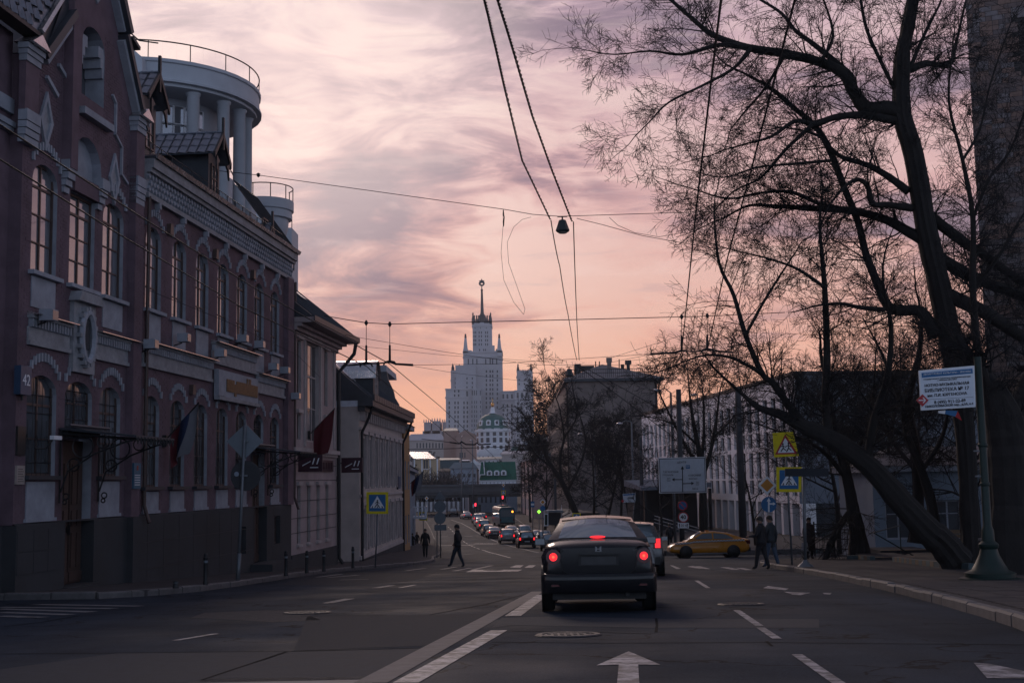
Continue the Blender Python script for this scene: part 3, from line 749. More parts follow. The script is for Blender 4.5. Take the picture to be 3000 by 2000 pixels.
# gilt name board
nb_ = MB(F1).box(41.3, 45.9, .05, .16, 4.05, 4.95).build('name_board', m_white, b1)
MB(F1).box(41.3, 45.9, .06, .24, 3.93, 4.05).build('board_moulding', m_soffit, nb_); MB(F1).box(41.3, 42.0, .16, .22, 4.07, 4.93).build('board_block', m_white, nb_)
m_gilt = M('tarnished gilt', (.17, .105, .05), .45, .3, 8, metal=.4)
x = 42.25
lr = random.Random(5)
for wd in (9, 5, 2):      # gothic strokes too blurred to read in the photograph: vertical gilt strokes
    pass
gl = MB(F1)
for i in range(30):
    h = .42 if i not in (19, 21, 22) else .6; z0 = 4.26 if i not in (7, 8) else 4.14
    gl.box(x, x + .058, .16, .2, z0, z0 + h)
    if i % 3 != 2: gl.box(x + .058, x + .11, .16, .19, z0 + (.0 if i % 2 else h - .1), z0 + (.09 if i % 2 else h))
    x += .118
gl.build('gilt_lettering', m_gilt, nb_)
# floodlights on the ledge
def flood(s, z, lab):
    t = thing('floodlight', lab, 'floodlight', F1(s, .3, z)); q = MB(F1)
    q.box(s - .16, s + .16, .2, .52, z, z + .26).build('housing', m_white, t); MB(F1).box(s - .14, s + .14, .521, .53, z + .02, z + .24).build('lens', m_glassd, t); MB(F1).tube([(s, .05, z - .1), (s, .3, z - .02)], .02, 5).build('bracket', m_iron2, t)
flood(28.75, 4.95, 'grey floodlight box on the ledge near the left corner of the brick building'); flood(35.0, 4.95, 'grey floodlight box on the pilaster left of the long ledge')
flood(37.6, 5.42, 'grey floodlight on the ledge below the second wing window'); flood(41.0, 5.3, 'grey floodlight at the left end of the raised name board ledge')
flood(43.4, 6.05, 'grey floodlight above the middle of the name board'); flood(45.4, 6.05, 'grey floodlight above the right part of the name board')
flood(47.2, 5.4, 'grey floodlight on the ledge right of the name board'); flood(48.8, 5.4, 'grey floodlight last on the ledge before the corner pilaster'); flood(50.4, 4.5, 'grey floodlight box on the corner pilaster beside the beige building')
# cornice with perforated frieze
cn = MB(F1); cn.box(35.22, 50.9, .001, .14, 9.36, 9.5); cn.box(35.22, 50.9, .001, .06, 9.5, 10.1); cn.box(35.22, 50.9, .001, .2, 10.1, 10.22); cn.box(35.22, 50.95, .001, .28, 10.22, 10.5); cn.build('cornice', m_soffit, b1)
lt = MB(F1)
for r_ in range(3):
    n = int(15.5 / .25)
    for i in range(n):
        s = 35.3 + .25 * (i + .5 * (r_ % 2)); z = 9.53 + .185 * r_
        lt.prism([(s, z), (s + .075, z + .09), (s, z + .18), (s - .075, z + .09)], .055, .14)
stuff(lt.build('frieze_lattice', m_white, b1))
for i in range(8):
    s = 36.1 + 2.1 * i if i < 7 else 50.3; bk = MB(F1); bk.box(s - .07, s + .07, .001, .16, 9.18, 9.36); bk.box(s - .05, s + .05, .001, .12, 9.08, 9.18); bk.lathe([(.0, 0), (.06, .05), (.02, .1)], 6, (s, .06, 8.98)); bk.build('cornice_bracket', m_white, b1)
MB(F1).box(35.2, 51.0, -.3, .34, 10.5, 10.56).build('gutter_board', m_metal, b1)
MB(F1).prism([(.36, 10.5), (.42, 10.62), (.34, 10.62), (-.3, 10.6), (-.3, 10.57)], 35.25, 51.0, axis='x').build('gutter', m_bright, b1)
# vents between arches
for s in (37.1, 41.3, 45.5):
    MB(F1).prism([(s - .14, 8.62), (s + .14, 8.62), (s + .1, 8.95), (s - .1, 8.95)], .001, .14).build('vent_hood', m_frame, b1)
for s in (39.2, 43.4): MB(F1).prism([(s - .14, 3.95), (s + .14, 3.95), (s + .1, 4.25), (s - .1, 4.25)], .001, .14).build('vent_hood', m_frame, b1)
# roofs
rf = MB(F1); rf.quad((35.2, -.2, 10.58), (51, -.2, 10.58), (51, -5, 13.2), (35.2, -5, 13.2)); rf.quad((35.2, -5, 13.2), (51, -5, 13.2), (51, -11, 10), (35.2, -11, 10)); rf.quad((51, -.2, 10.58), (51, -11, 10), (51, -5, 13.2))
roof = rf.build('roof', m_metal, b1)
gr = MB(F1); gr.quad((28.2, -.1, 11.2), (31.7, -.1, 15.8), (31.7, -11, 15.8), (28.2, -11, 11.2)); gr.quad((35.0, -.1, 11.2), (35.0, -11, 11.2), (31.7, -11, 15.8), (31.7, -.1, 15.8)); gr.build('gable_roof', m_metal, b1)
lr_ = MB(F1); lr_.quad((20, 0, 11.55), (28.3, 0, 11.65), (28.3, -5, 15.2), (20, -5, 15.2)); lroof = lr_.build('side_roof', m_tile, b1)
tmesh = MB().prism([(0, 0), (.32, 0), (.30, .07), (.1, .07), (.06, .02)], -.02, .36, axis='y').mesh('roof_tile', m_tile)
def tile_slope(par, fr, s0, s1, d0, z0, d1, z1, rows):
    sl = math.atan2(z1 - z0, d0 - d1); n = int((s1 - s0) / .32)
    for r_ in range(rows):
        t = r_ / rows; d_ = d0 + (d1 - d0) * t; z_ = z0 + (z1 - z0) * t
        for i in range(n):
            q = fr(s0 + .32 * i, d_, z_ + .02); o_ = link('roof_tile', tmesh, par, q - ORG[par], Euler((sl, 0, fr.rot)))
def steep(a, t): return F1(22 + (28.1 + 2.9 * t - 22) * a, .28 - .5 * t, 11.6 + 2.7 * t)      # steep tiled front slope, its hip leaning to the gable
MB(F1).add([steep(0, 0), steep(1, 0), steep(1, 1), steep(0, 1)], [(0, 1, 2, 3)]).build('front_slope', m_tile, b1)
for r_ in range(9):
    t0, t1 = r_ / 9, (r_ + 1.12) / 9
    for i in range(16):
        s0 = 24.6 + .36 * i + .1 * (r_ % 2); lim = 28.1 + 2.9 * t0
        if s0 + .34 > lim: continue
        q = [F1(s0, .30 - .5 * t0, 11.62 + 2.7 * t0), F1(s0 + .17, .37 - .5 * t0, 11.62 + 2.7 * t0), F1(s0 + .33, .30 - .5 * t0, 11.62 + 2.7 * t0), F1(s0 + .33, .285 - .5 * t1, 11.6 + 2.7 * t1), F1(s0 + .17, .33 - .5 * t1, 11.6 + 2.7 * t1), F1(s0, .285 - .5 * t1, 11.6 + 2.7 * t1)]
        MB().add(q, [(0, 1, 4, 5), (1, 2, 3, 4)]).build('roof_tile', m_tile, b1)
MB(F1).box(20, 28.2, -.05, .34, 11.5, 11.6).build('eaves_board', m_iron2, b1)
# dark hip between the tile roof and the gable
MB(F1).add([F1(28.15, .3, 11.62), F1(28.65, .16, 11.35), F1(30.0, .1, 12.75), F1(30.5, .05, 14.3), F1(31.0, -.2, 14.3)], [(0, 1, 2, 3, 4)]).build('hip_sheet', m_metal, b1)
MB(F1).tube([(28.1, .32, 11.62), (29.55, .08, 12.97), (31.0, -.18, 14.32)], .09, 6).build('hip_ridge', m_bright, b1)
sb = MB(F1)
for i, (e, z0, z1) in enumerate(((.05, 9.2, 9.32), (.1, 9.32, 9.45), (.04, 9.65, 10.0))): sb.box(20, 27.98, -.299, -.3 + e + .05, z0, z1)
sb.build('string_course', m_white, b1)
# dormers with tiled hoods
def dormer(s, d, z, L_=2.4, w=1.5, h=1.7):
    """little gabled dormer whose ridge points to the street"""
    k = MB(F1); k.box(s - w / 2, s + w / 2, d - L_, d, z, z + h); dd = k.build('dormer', m_metal, b1)
    e = .3
    rl = MB(F1)
    for sg in (-1, 1): rl.quad((s + sg * (w / 2 + e), d + e, z + h - .15), (s, d + e, z + h + .8), (s, d - L_ - 1, z + h + .8), (s + sg * (w / 2 + e), d - L_ - 1, z + h - .15))
    r2 = rl.build('dormer_roof', m_tile, dd)
    MB(F1).tube([(s, d + e, z + h + .82), (s, d - L_ - 1, z + h + .82)], .06, 6).build('ridge', m_tile, dd)
    sl = math.atan2(.95, w / 2 + e)
    tb = MB(F1)
    for sg in (-1, 1):
        for r_ in range(3):
            t = r_ / 3
            for i in range(10):
                q0 = d + e - .34 * i; a0 = s + sg * (w / 2 + e) * (1 - t); z_ = z + h - .15 + .95 * t; a1 = s + sg * (w / 2 + e) * (1 - t - .36); z1_ = z_ + .95 * .36
                tb.add([F1(a0, q0, z_ + .05), F1(a0, q0 - .24, z_ + .09), F1(a1, q0 - .24, z1_ + .06), F1(a1, q0, z1_ + .03), F1(a0, q0 - .33, z_ + .02), F1(a1, q0 - .33, z1_)], [(0, 1, 2, 3), (1, 4, 5, 2)])
    stuff(tb.build('dormer_tile', m_tile, dd))
    tr = MB(F1)
    for sg in (-1, 1):
        tr.prism([(s + sg * (w / 2 + e), z + h - .28), (s, z + h + .68), (s, z + h + .86), (s + sg * (w / 2 + e + .02), z + h - .08)], d + e - .02, d + e + .05)
        tr.prism([(s + sg * (w / 2 + .1), z + h - .75), (s + sg * (w / 2 - .05), z + h - .4), (s + sg * .35, z + h - .3), (s + sg * (w / 2 + .1), z + h - .15)], d + e - .02, d + e + .04)
    tr.box(s - .05, s + .05, d + e - .02, d + e + .06, z + h + .2, z + h + 1.35); tr.build('bargeboard', m_iron2, dd)
    window(dd, F1, s - .35, s + .35, z + .5, z + 1.5, dep=-d - .02, cols=2, rows=(1, 1), gm=m_glassd, name='dormer_window')
dormer(37.5, -.8, 10.9, 3.6, 1.1, 2.1); dormer(42.7, -.5, 10.7, 4.5, 1.15, 1.85); dormer(50.2, -.9, 10.4, 2.0, 1.0, .45)
# roof railing
rl = MB(F1)
for i in range(18): rl.tube([(35.6 + .9 * i, -.35, 10.6), (35.6 + .9 * i, -.35, 11.35)], .018, 4)
for z in (11.35, 11.05): rl.tube([(35.6, -.35, z), (50.9, -.35, z)], .016, 4)
for i in range(60): rl.tube([(42.0 + .15 * i, -.35, 10.65), (42.0 + .15 * i, -.35, 11.35)], .008, 3)
rl.build('roof_railing', m_iron2, b1)
# rain pipes and cables
for s in (34.9, 50.75):
    MB(F1).tube([(s + .42, .12, 9.4), (s + .42, .1, .6), (s + .3, .3, .1)], .055, 8).build('rain_pipe', m_frame, b1)
# doors
def panel_door(o, zb):
    s0, s1 = o[0], o[1]; dd = MB(F1).box(s0, s1, -.3, -.24, zb, o[3] - .02).build('door', m_door, b1)
    m_ = (s0 + s1) / 2
    for a, b in ((s0 + .08, m_ - .04), (m_ + .04, s1 - .08)):
        lf = MB(F1).box(a, b, -.24, -.2, zb + .05, o[3] - .5).build('door_leaf', m_door, dd)
        w = (b - a)
        for i in range(2):
            x0 = a + .07 + i * (w - .07) / 2; x1 = x0 + (w - .07) / 2 - .07
            for z0, z1 in ((zb + .4, zb + 1.25), (zb + 1.4, zb + 1.8), (zb + 1.95, o[3] - .6)):
                MB(F1).box(x0, x1, -.2, -.17, z0, z1, .02, 0).build('door_panel', m_door, dd)
        MB(F1).box(a, b, -.2, -.17, zb + .06, zb + .3).build('kick_board', m_door, dd)
    MB(F1).box(m_ - .13, m_ - .1, -.2, -.1, zb + 1.2, zb + 1.45).build('door_handle', m_iron2, dd)
panel_door((30.42, 32.05, 0, 2.3), -1.25); panel_door((45.75, 47.3, 0, 2.25), -1.75)
MB(F1).box(45.3, 48.0, .02, .9, -2.6, -1.72).build('door_step', m_plinth, b1); MB(F1).box(30.3, 32.2, -.2, .25, -2.2, -1.26).build('door_step', m_plinth, b1)
# wrought iron canopies
def canopy(s0, s1, z, out):
    cp_ = MB(F1); cp_.add([F1(s0, .05, z + .35), F1(s1, .05, z + .35), F1(s1 + .1, out, z + .12), F1(s0 - .1, out, z + .12), F1(s0, .05, z + .3), F1(s1, .05, z + .3), F1(s1 + .1, out, z + .07), F1(s0 - .1, out, z + .07)], [(0, 3, 2, 1), (4, 5, 6, 7), (0, 1, 5, 4), (1, 2, 6, 5), (2, 3, 7, 6), (3, 0, 4, 7)])
    c_ = cp_.build('canopy', m_metal, b1)
    for s in (s0 + .05, s1 - .05):
        b_ = MB(F1); b_.tube([(s, .06, z - 1.45), (s, .06, z + .3)], .025, 5); b_.tube([(s, .06, z + .2), (s, out - .05, z + .05)], .025, 5)
        b_.tube([(s, .08, z - 1.2), (s, .25, z - .7), (s, out * .45, z - .3), (s, out * .8, z - .05), (s, out, z + .05)], .025, 5)
        for cd, cz, r_ in ((.42, -.12, .26), (.25, -.55, .15), (.8, -.02, .15), (1.05, .0, .1), (.12, -1.3, .07), (.1, -1.43, .05)):
            b_.tube([(s, .06 + cd * out / 1.5 + r_ * math.cos(a * .4488), z + cz + r_ * math.sin(a * .4488)) for a in range(15)], .018, 4)
        b_.build('canopy_bracket', m_iron2, c_)
    f_ = MB(F1); n = int((s1 - s0) / .2)
    for i in range(n + 1):
        s = s0 + (s1 - s0) * i / n; f_.tube([(s, out, z + .1), (s, out, z - .08)], .015, 4)
        f_.tube([(s + .07 * math.cos(a * .7), out, z + .02 + .07 * math.sin(a * .7)) for a in range(10)], .01, 3)
    stuff(f_.build('canopy_fringe', m_iron2, c_))
    r_ = MB(F1).tube([(s0, .3, z + .4), (s1, .3, z + .4)], .04, 5).build('canopy_ridge', m_metal, c_)
canopy(30.1, 32.4, 2.2, 2.0); canopy(45.45, 47.6, 2.15, 1.9)
MB(F1).prism([(0.02, 2.62), (.5, 2.5), (.5, 2.46), (.02, 2.46)], 30.5, 32.0, axis='x').build('canopy_flashing', m_metal, b1)
# signs on the wall
def plate(name, s0, s1, z0, z1, mat, label, cat, d=.02, th=.05):
    return tag(MB(F1).box(s0, s1, d, d + th, z0, z1).build(name, mat, None, loc=F1((s0 + s1) / 2, d, z0)), label, cat)
m_blue = M('blue enamel', (.035, .07, .13), .4, .15, 5)
hn = thing('house_number_sign', 'dark blue lightbox with white house number 42 at the building corner', 'sign', F1(28.2, .4, 3.2))
MB(F1).box(27.86, 28.36, .02, .18, 3.2, 3.85).build('box', m_blue, hn)
m_sw = M('sign white', (.74, .75, .78), .5, .1, 8)
def lettering(par, fr, txt, s, z, d, size, mat, align='CENTER', shear=0, bold=0):
    me = textmesh(txt, size, mat, align, shear, bold=bold)
    q = fr(s, d, z); o = link('lettering', me, par, q - ORG.get(par, Vector((0, 0, 0))), Euler((R(90), 0, fr.rot))); return o
lettering(hn, F1, '42', 28.12, 3.52, .185, .36, m_sw)
MB(F1).tube([(28.1, .1, 3.2), (28.1, .1, 3.08)], .03, 6).build('cable_gland', m_iron2, hn)
m_plaq = M('pale stone plaque', (.36, .30, .27), .6, .2, 6); m_bronze = M('dark bronze plaque', (.05, .05, .05), .4, .3, 8, metal=.5); m_teal = M('teal plaque', (.03, .12, .19), .4, .2, 6)
p1 = plate('wall_plaque', 28.03, 28.40, 1.2, 1.62, m_plaq, 'pale wall plaque with dark text lines on the corner pilaster', 'plaque', .01)
for i in range(6): MB(F1).box(28.08, 28.35 - .04 * (i % 2), .061, .063, 1.26 + i * .055, 1.275 + i * .055).build('text_line', m_frame, p1)
plate('wall_plaque', 28.03, 28.40, 1.85, 2.5, m_bronze, 'dark bronze wall plaque above the pale one', 'plaque', .01)
p2 = plate('wall_plaque', 34.18, 34.68, 1.05, 1.75, m_teal, 'teal plaque with small red crest on the pilaster beside the canopy', 'plaque', .205)
MB(F1).box(34.37, 34.49, .256, .259, 1.55, 1.68).build('crest', M('crest red', (.25, .05, .04)), p2)
for i in range(5): MB(F1).box(34.25, 34.61, .256, .258, 1.15 + i * .065, 1.17 + i * .065).build('text_line', m_sw, p2)
# cctv camera
cc = thing('security_camera', 'small white security camera on a bracket beside the first ground floor window', 'camera', F1(28.5, .4, 2.1))
MB(F1).box(28.45, 28.85, .6, .7, 2.2, 2.29).build('housing', m_sw, cc); MB(F1).tube([(28.2, .38, 2.0), (28.5, .5, 2.0), (28.55, .62, 2.2)], .02, 5).build('bracket', m_iron2, cc)
MB(F1).tube([(28.85, .65, 2.245), (28.9, .65, 2.245)], .04, 8).build('lens', m_glassd, cc)
# flags on poles
def flag(name, fr, s, z, label, stripes, hang=1.6, w=.9, out=1.1, emblem=None, parent_off=0):
    t = thing(name, label, 'flag', fr(s, 0.1, z))
    MB(fr).tube([(s, .05, z - .15), (s, out, z + 1.0)], .022, 6).build('pole', m_iron2, t); MB(fr).box(s - .07, s + .07, .02, .14, z - .3, z + .05).build('pole_holder', m_iron2, t)
    nst = len(stripes)
    top = Vector((0.25, out * .92, z + .95)); lrn = random.Random(int(s * 10))
    for k, m_ in enumerate(stripes):     # the cloth hangs limp in folds from the pole
        mb = MB(fr); nu, nv = 5, 10; grid = []
        for j in range(nv + 1):
            v = j / nv
            for i in range(nu + 1):
                u = (k + i / nu) / nst
                a = .25 + .75 * (1 - u)                        # position along the pole for the hoist
                hs, hd, hz = 0, out * a, z - .15 + 1.15 * a
                fold = .13 * math.sin(u * 9 + v * 2.2) * (.3 + v)
                grid.append(fr(s + fold + .12 * v * (u - .5), hd * (1 - .28 * v) + .10 * math.sin(v * 3 + u * 5) * v, hz - v * hang * (.72 + .28 * (1 - u))))
        mb.v = [tuple(q) for q in grid]; mb.f = [(j * (nu + 1) + i, j * (nu + 1) + i + 1, (j + 1) * (nu + 1) + i + 1, (j + 1) * (nu + 1) + i) for j in range(nv) for i in range(nu)]; mb.m = [0] * len(mb.f)
        mb.build('flag_stripe' if nst > 1 else 'cloth', m_, t, smooth=True)
    if emblem:
        mb = MB(fr); cx, cd, cz = s + .14, out * .62, z - .35
        for dx, dz, r_ in ((0, .1, .08), (.02, 0, .1), (-.05, -.08, .07), (.06, -.1, .06), (0, -.2, .045)): mb.lathe([(0, -r_), (r_ * .8, -r_ * .5), (r_, 0), (r_ * .7, r_ * .7), (0, r_)], 6, (cx, cd + dx * 1.4, cz + dz))
        mb.build('emblem', emblem, t)
    return t
m_fw = M('flag white', (.13, .13, .145), .8, .1); m_fb = M('flag blue', (.008, .016, .05), .8, .1); m_fr = M('flag red', (.085, .008, .013), .8, .1)
flag('flag', F1, 36.9, 2.55, 'white, blue and red tricolour flag hanging limp on the brick building', (m_fw, m_fb, m_fr), 1.5)

for i in range(12):
    sj = 35.6 + 1.25 * i
    if not any(o[0] - .1 < sj < o[1] + .1 for o in [door2] + base_w): MB(F1).box(sj, sj + .018, .1005, .104, -2.6, .27).build('plinth_joint', m_iron2, b1)
for i in range(2): MB(F1).box(35.25, 45.6, .1005, .104, -.45 - .75 * i, -.432 - .75 * i).build('plinth_joint', m_iron2, b1)
# ================================================================== B2: beige building beside the brick one
F2 = F1
m_beige = M('rosy beige plaster', (.40, .32, .32), .85, .18, 1.2, .2, 30, dirt=.3)
m_beige2 = M('light beige trim', (.46, .40, .39), .85, .18, 2, dirt=.3)
m_cream = M('cream plaster', (.50, .43, .40), .85, .16, 1.2, .2, 30, dirt=.3)
m_dglass = M('dark shop glass', (.06, .065, .075), .08, 0, metal=.2, spec=.7)
b2 = thing('beige_building', 'narrow rosy beige two storey house with steep metal roof beside the brick building', 'building', F2(55, 0, -2.5))
ops2 = [(51.9, 52.55, 4.6, 7.1, 0, .15), (53.3, 55.6, 2.9, 7.2, 0, .15), (56.6, 57.2, 4.6, 7.1, 0, .15), (51.9, 52.5, 2.95, 4.0, 0, .15), (56.6, 57.2, 2.95, 4.0, 0, .15)]
lowops = [(51.95 + 1.62 * i, 52.5 + 1.62 * i, -1.35, 1.0, 0, .15) for i in range(4)]
w2, r2 = MB(F2), RV(F2); wall(w2, r2, 50.95, 58.9, -4, 7.4, ops2 + lowops)
w2.quad((50.95, 0, -4), (50.95, -9, -4), (50.95, -9, 7.4), (50.95, 0, 7.4)); w2.quad((58.9, 0, -4), (58.9, -9, -4), (58.9, -9, 7.4), (58.9, 0, 7.4))
w2.build('wall', m_beige, b2); r2.build('window_reveal', m_beige2, b2)
for o in ops2 + lowops:
    big = o[1] - o[0] > 1
    window(b2, F2, o[0], o[1], o[2], o[3], dep=.15, cols=3 if big else 1, rows=(1, 1, 1) if big else (1,), gm=m_dglass, fm=m_beige2 if big else m_frame, fw_=.07)
    MB(F2).box(o[0] - .12, o[1] + .12, .001, .12, o[3] + .05, o[3] + .2).build('window_hood', m_beige2, b2)
    if o in lowops: MB(F2).box(o[0] - .06, o[1] + .06, .001, .1, o[2] - .12, o[2] - .02).build('sill', m_beige2, b2)
for s in (51.2, 53.0, 55.75, 58.3): MB(F2).box(s, s + .22, .001, .06, 2.7, 7.3).build('pilaster_strip', m_beige2, b2)
c2 = MB(F2); c2.box(50.95, 58.9, .001, .1, 2.3, 2.42); c2.box(50.95, 58.9, .001, .2, 2.42, 2.6); c2.build('string_course', m_beige2, b2)
c2 = MB(F2)
for i, (e, z0, z1) in enumerate(((.1, 7.2, 7.4), (.25, 7.4, 7.55), (.45, 7.55, 7.68), (.95, 7.7, 7.92))): c2.box(50.95, 58.9 + e * .7, -.02, e, z0, z1)
c2.build('cornice', m_beige, b2)
for z in (-.9, -.3, .4, 1.25, 1.9): MB(F2).box(50.95, 58.9, .001, .012, z, z + .025).build('rustication_joint', m_plinth, b2)
MB(F2).box(50.95, 58.9, .001, .08, -4, -1.75).build('plinth', m_plinth, b2)
rf = MB(F2); rf.quad((50.95, .9, 7.95), (59.5, .9, 7.95), (59.5, -3.6, 11.6), (50.95, -3.6, 11.6)); rf.quad((50.95, -3.6, 11.6), (59.5, -3.6, 11.6), (59.5, -9, 8), (50.95, -9, 8)); rf.quad((59.5, .9, 7.95), (59.5, -9, 8), (59.5, -3.6, 11.6)); rf.quad((50.95, .9, 7.95), (50.95, -3.6, 11.6), (50.95, -9, 8))
ro = rf.build('roof', m_metal, b2)
for i in range(14): MB(F2).tube([(51.3 + .6 * i, .9, 7.98), (51.3 + .6 * i, -3.6, 11.63)], .025, 4).build('standing_seam', m_metal, ro)
for s in (52.5, 55.0):
    MB(F2).add([F2(s, -.6, 9.35), F2(s + .9, -.6, 9.35), F2(s + .9, -2.2, 10.65), F2(s, -2.2, 10.65)], [(0, 1, 2, 3)]).build('skylight', m_bright, ro)
MB(F2).box(50.95, 59.6, .86, 1.0, 7.75, 7.98).build('gutter', m_metal, b2)
MB(F2).tube([(59.2, .9, 7.75), (59.2, .8, 7.2), (58.9, .12, 6.3), (58.9, .12, -2.3), (58.95, .3, -2.6)], .09, 8).build('rain_pipe', m_iron2, b2)
# glazed roof lantern at the ridge
gl = MB(F2)
for i in range(8):
    s = 55.2 + .5 * i; gl.tube([(s, -2.0, 11.2), (s, -2.0, 12.3), (s - .0, -3.8, 14.8 - .0)], .03, 4)
gl.tube([(55.2, -2, 12.3), (58.7, -2, 12.3)], .035, 4); gl.tube([(55.2, -3.8, 14.8), (58.7, -3.8, 14.8)], .035, 4); lan = gl.build('roof_lantern', m_iron2, b2)
MB(F2).add([F2(55.2, -2.05, 11.2), F2(58.7, -2.05, 11.2), F2(58.7, -2.05, 12.28), F2(55.2, -2.05, 12.28), F2(58.7, -3.85, 14.75), F2(55.2, -3.85, 14.75), F2(58.7, -3.85, 11.2), F2(55.2, -3.85, 11.2)], [(0, 1, 2, 3), (3, 2, 4, 5), (1, 6, 4, 2)]).build('lantern_glass', m_glass, lan)
# projecting shop signs
m_maroon = M('maroon sign board', (.05, .018, .028), .35, .1)
def shopsign(s, z, lab):
    t = thing('shop_sign', lab, 'sign', F2(s, .6, z)); MB(F2).box(s - .06, s + .06, .15, 1.15, z - .35, z + .35).build('board', m_maroon, t)
    MB(F2).tube([(s, .0, z + .1), (s, .2, z + .1)], .03, 5).build('bracket', m_iron2, t)
    fr = Fr(F2(s - .065, .65, 0), u=F2.n); f2 = Fr(F2(s, .65, 0) - F2.u * .062, u=F2.n)
    lg = MB(f2)
    for x in (.08, .26): lg.prism([(x, -.05 + z), (x + .05, -.05 + z), (x + .13, .2 + z), (x + .08, .2 + z)], 0.0, .012)
    lg.prism([(-.32, -.12 + z), (.02, .06 + z), (.02, .09 + z), (-.32, -.08 + z)], 0, .012); lg.box(.0, .34, 0, .01, z - .2, z - .16)
    lg.build('logo', m_sw, t)
shopsign(51.6, 1.95, 'maroon projecting sign with white slanted logo beside the corner canopy'); shopsign(59.35, 1.95, 'maroon projecting sign with white slanted logo beyond the rain pipe')
ss_ = thing('shop_fascia', 'dark maroon raised lettering strip above the lower windows of the beige house', 'sign', F2(55, .1, 1.9)); MB(F2).box(52.6, 58.0, .02, .08, 1.65, 2.15).build('board', m_maroon, ss_)
for i in range(16): MB(F2).box(52.9 + .31 * i, 53.08 + .31 * i, .08, .11, 1.75, 2.05).build('letter_stroke', m_maroon, ss_)
flag('flag', F2, 53.6, 3.3, 'red city flag with white emblem hanging on the beige house', (m_fr,), 1.9, out=1.2, emblem=m_fw)
# set back link with the gate
lk = thing('gateway', 'dark recessed wall with a wrought iron gate between the two pale houses', 'building', F2(60.5, -2, -2.7))
MB(F2).box(58.95, 66.2, -2.4, -2.0, -5, 5.2).build('wall', m_beige, lk)
MB(F2).box(59.1, 62.2, -1.98, -1.9, -3.2, 1.1).build('gate_leaf', m_iron2, lk); MB(F2).box(58.95, 66, -2.4, -1.6, 1.2, 1.5).build('lintel', m_plinth, lk)
gg = MB(F2)
for i in range(9): gg.tube([(59.25 + .34 * i, -1.85, -3), (59.25 + .34 * i, -1.85, .6 + .4 * math.sin(i * .39))], .02, 4)
gg.tube([(60.65 + 1.2 * math.cos(a * .31), -1.85, .2 + .8 * math.sin(a * .31)) for a in range(11)], .025, 4); gg.build('gate_bar', m_iron2, lk)

# ================================================================== B3: cream house with narrow windows, down the street
F3 = Fr((-10.31, 0, 0), k=.03)
b3 = thing('cream_house', 'cream two storey house with rows of narrow windows and a dormered metal roof', 'building', F3(76, 0, -3.5))
ops3 = []
for i in range(8):
    s = 68.0 + 2.28 * i; ops3 += [(s, s + 1.15, .9, 3.55, 0, .18)]
lo3 = [(68.0 + 2.28 * i, 69.1 + 2.28 * i, -2.45, -.3, 0, .18) for i in range(8)]
w3, r3 = MB(F3), RV(F3); wall(w3, r3, 67, 86.3, -6, 5.2, ops3 + lo3)
w3.quad((67, 0, -6), (67, -9, -6), (67, -9, 5.2), (67, 0, 5.2)); w3.quad((86.3, 0, -6), (86.3, -9, -6), (86.3, -9, 5.2), (86.3, 0, 5.2)); w3.build('wall', m_cream, b3); r3.build('window_reveal', m_beige2, b3)
for o in ops3 + lo3:
    window(b3, F3, o[0], o[1], o[2], o[3], dep=.18, cols=2, rows=(1, .5), gm=m_glassd, fm=m_frame)
    h = MB(F3)
    for a in (o[0] - .2, o[1] + .06): h.box(a, a + .14, .001, .1, o[2] - .1, o[3] + .2)
    h.box(o[0] - .25, o[1] + .25, .001, .16, o[3] + .2, o[3] + .38); h.build('window_surround', m_beige2, b3)
c3 = MB(F3); c3.box(67, 86.3, .001, .1, .35, .5); c3.box(67, 86.3, .001, .12, 3.95, 4.1); c3.box(67, 86.3, .001, .12, -2.95, -2.75); c3.build('string_course', m_beige2, b3)
c3 = MB(F3); c3.box(66.8, 86.5, -.02, .35, 4.95, 5.2); c3.box(66.7, 86.6, -.02, .8, 5.2, 5.5); c3.build('cornice', m_metal, b3)
for i in range(24): MB(F3).box(67.2 + .8 * i, 67.4 + .8 * i, .001, .3, 4.45, 4.95).build('modillion', m_beige2, b3)
MB(F3).box(67, 86.3, .001, .1, -6, -2.95).build('plinth', m_plinth, b3)
rf = MB(F3); rf.quad((66.7, .8, 5.5), (86.6, .8, 5.5), (86.6, -3.2, 8.4), (66.7, -2.6, 8.6)); rf.quad((66.7, -2.6, 8.6), (86.6, -3.2, 8.4), (86.6, -9, 5.5), (66.7, -9, 5.5)); rf.quad((66.7, .8, 5.5), (66.7, -2.6, 8.6), (66.7, -9, 5.5)); ro3 = rf.build('roof', m_metal, b3)
for i in range(20): MB(F3).tube([(67 + i, .8, 5.53), (67 + i, -2.7, 8.5)], .025, 4).build('standing_seam', m_metal, ro3)
for s in (67.6, 68.9): MB(F3).add([F3(s, -.5, 6.75), F3(s + .7, -.5, 6.75), F3(s + .7, -1.9, 8.0), F3(s, -1.9, 8.0)], [(0, 1, 2, 3)]).build('skylight', m_bright, ro3)
dm = MB(F3); n = 8
pr = [(71.5 + 1.0 * math.cos(math.pi - math.pi * i / n), 7.0 + .95 * math.sin(math.pi * i / n)) for i in range(n + 1)]
dm.prism([(70.5, 5.9)] + pr + [(72.5, 5.9)], -2.6, .3); dmo = dm.build('round_dormer', m_metal, ro3)
dm = MB(F3)
for (a, za), (b, zb) in zip(pr, pr[1:]): dm.add([F3(71.5 + (a - 71.5) * 1.15, .45, 7 + (za - 7) * 1.15), F3(71.5 + (b - 71.5) * 1.15, .45, 7 + (zb - 7) * 1.15), F3(71.5 + (b - 71.5) * 1.15, -2.6, 7 + (zb - 7) * 1.15), F3(71.5 + (a - 71.5) * 1.15, -2.6, 7 + (za - 7) * 1.15)], [(0, 1, 2, 3)])
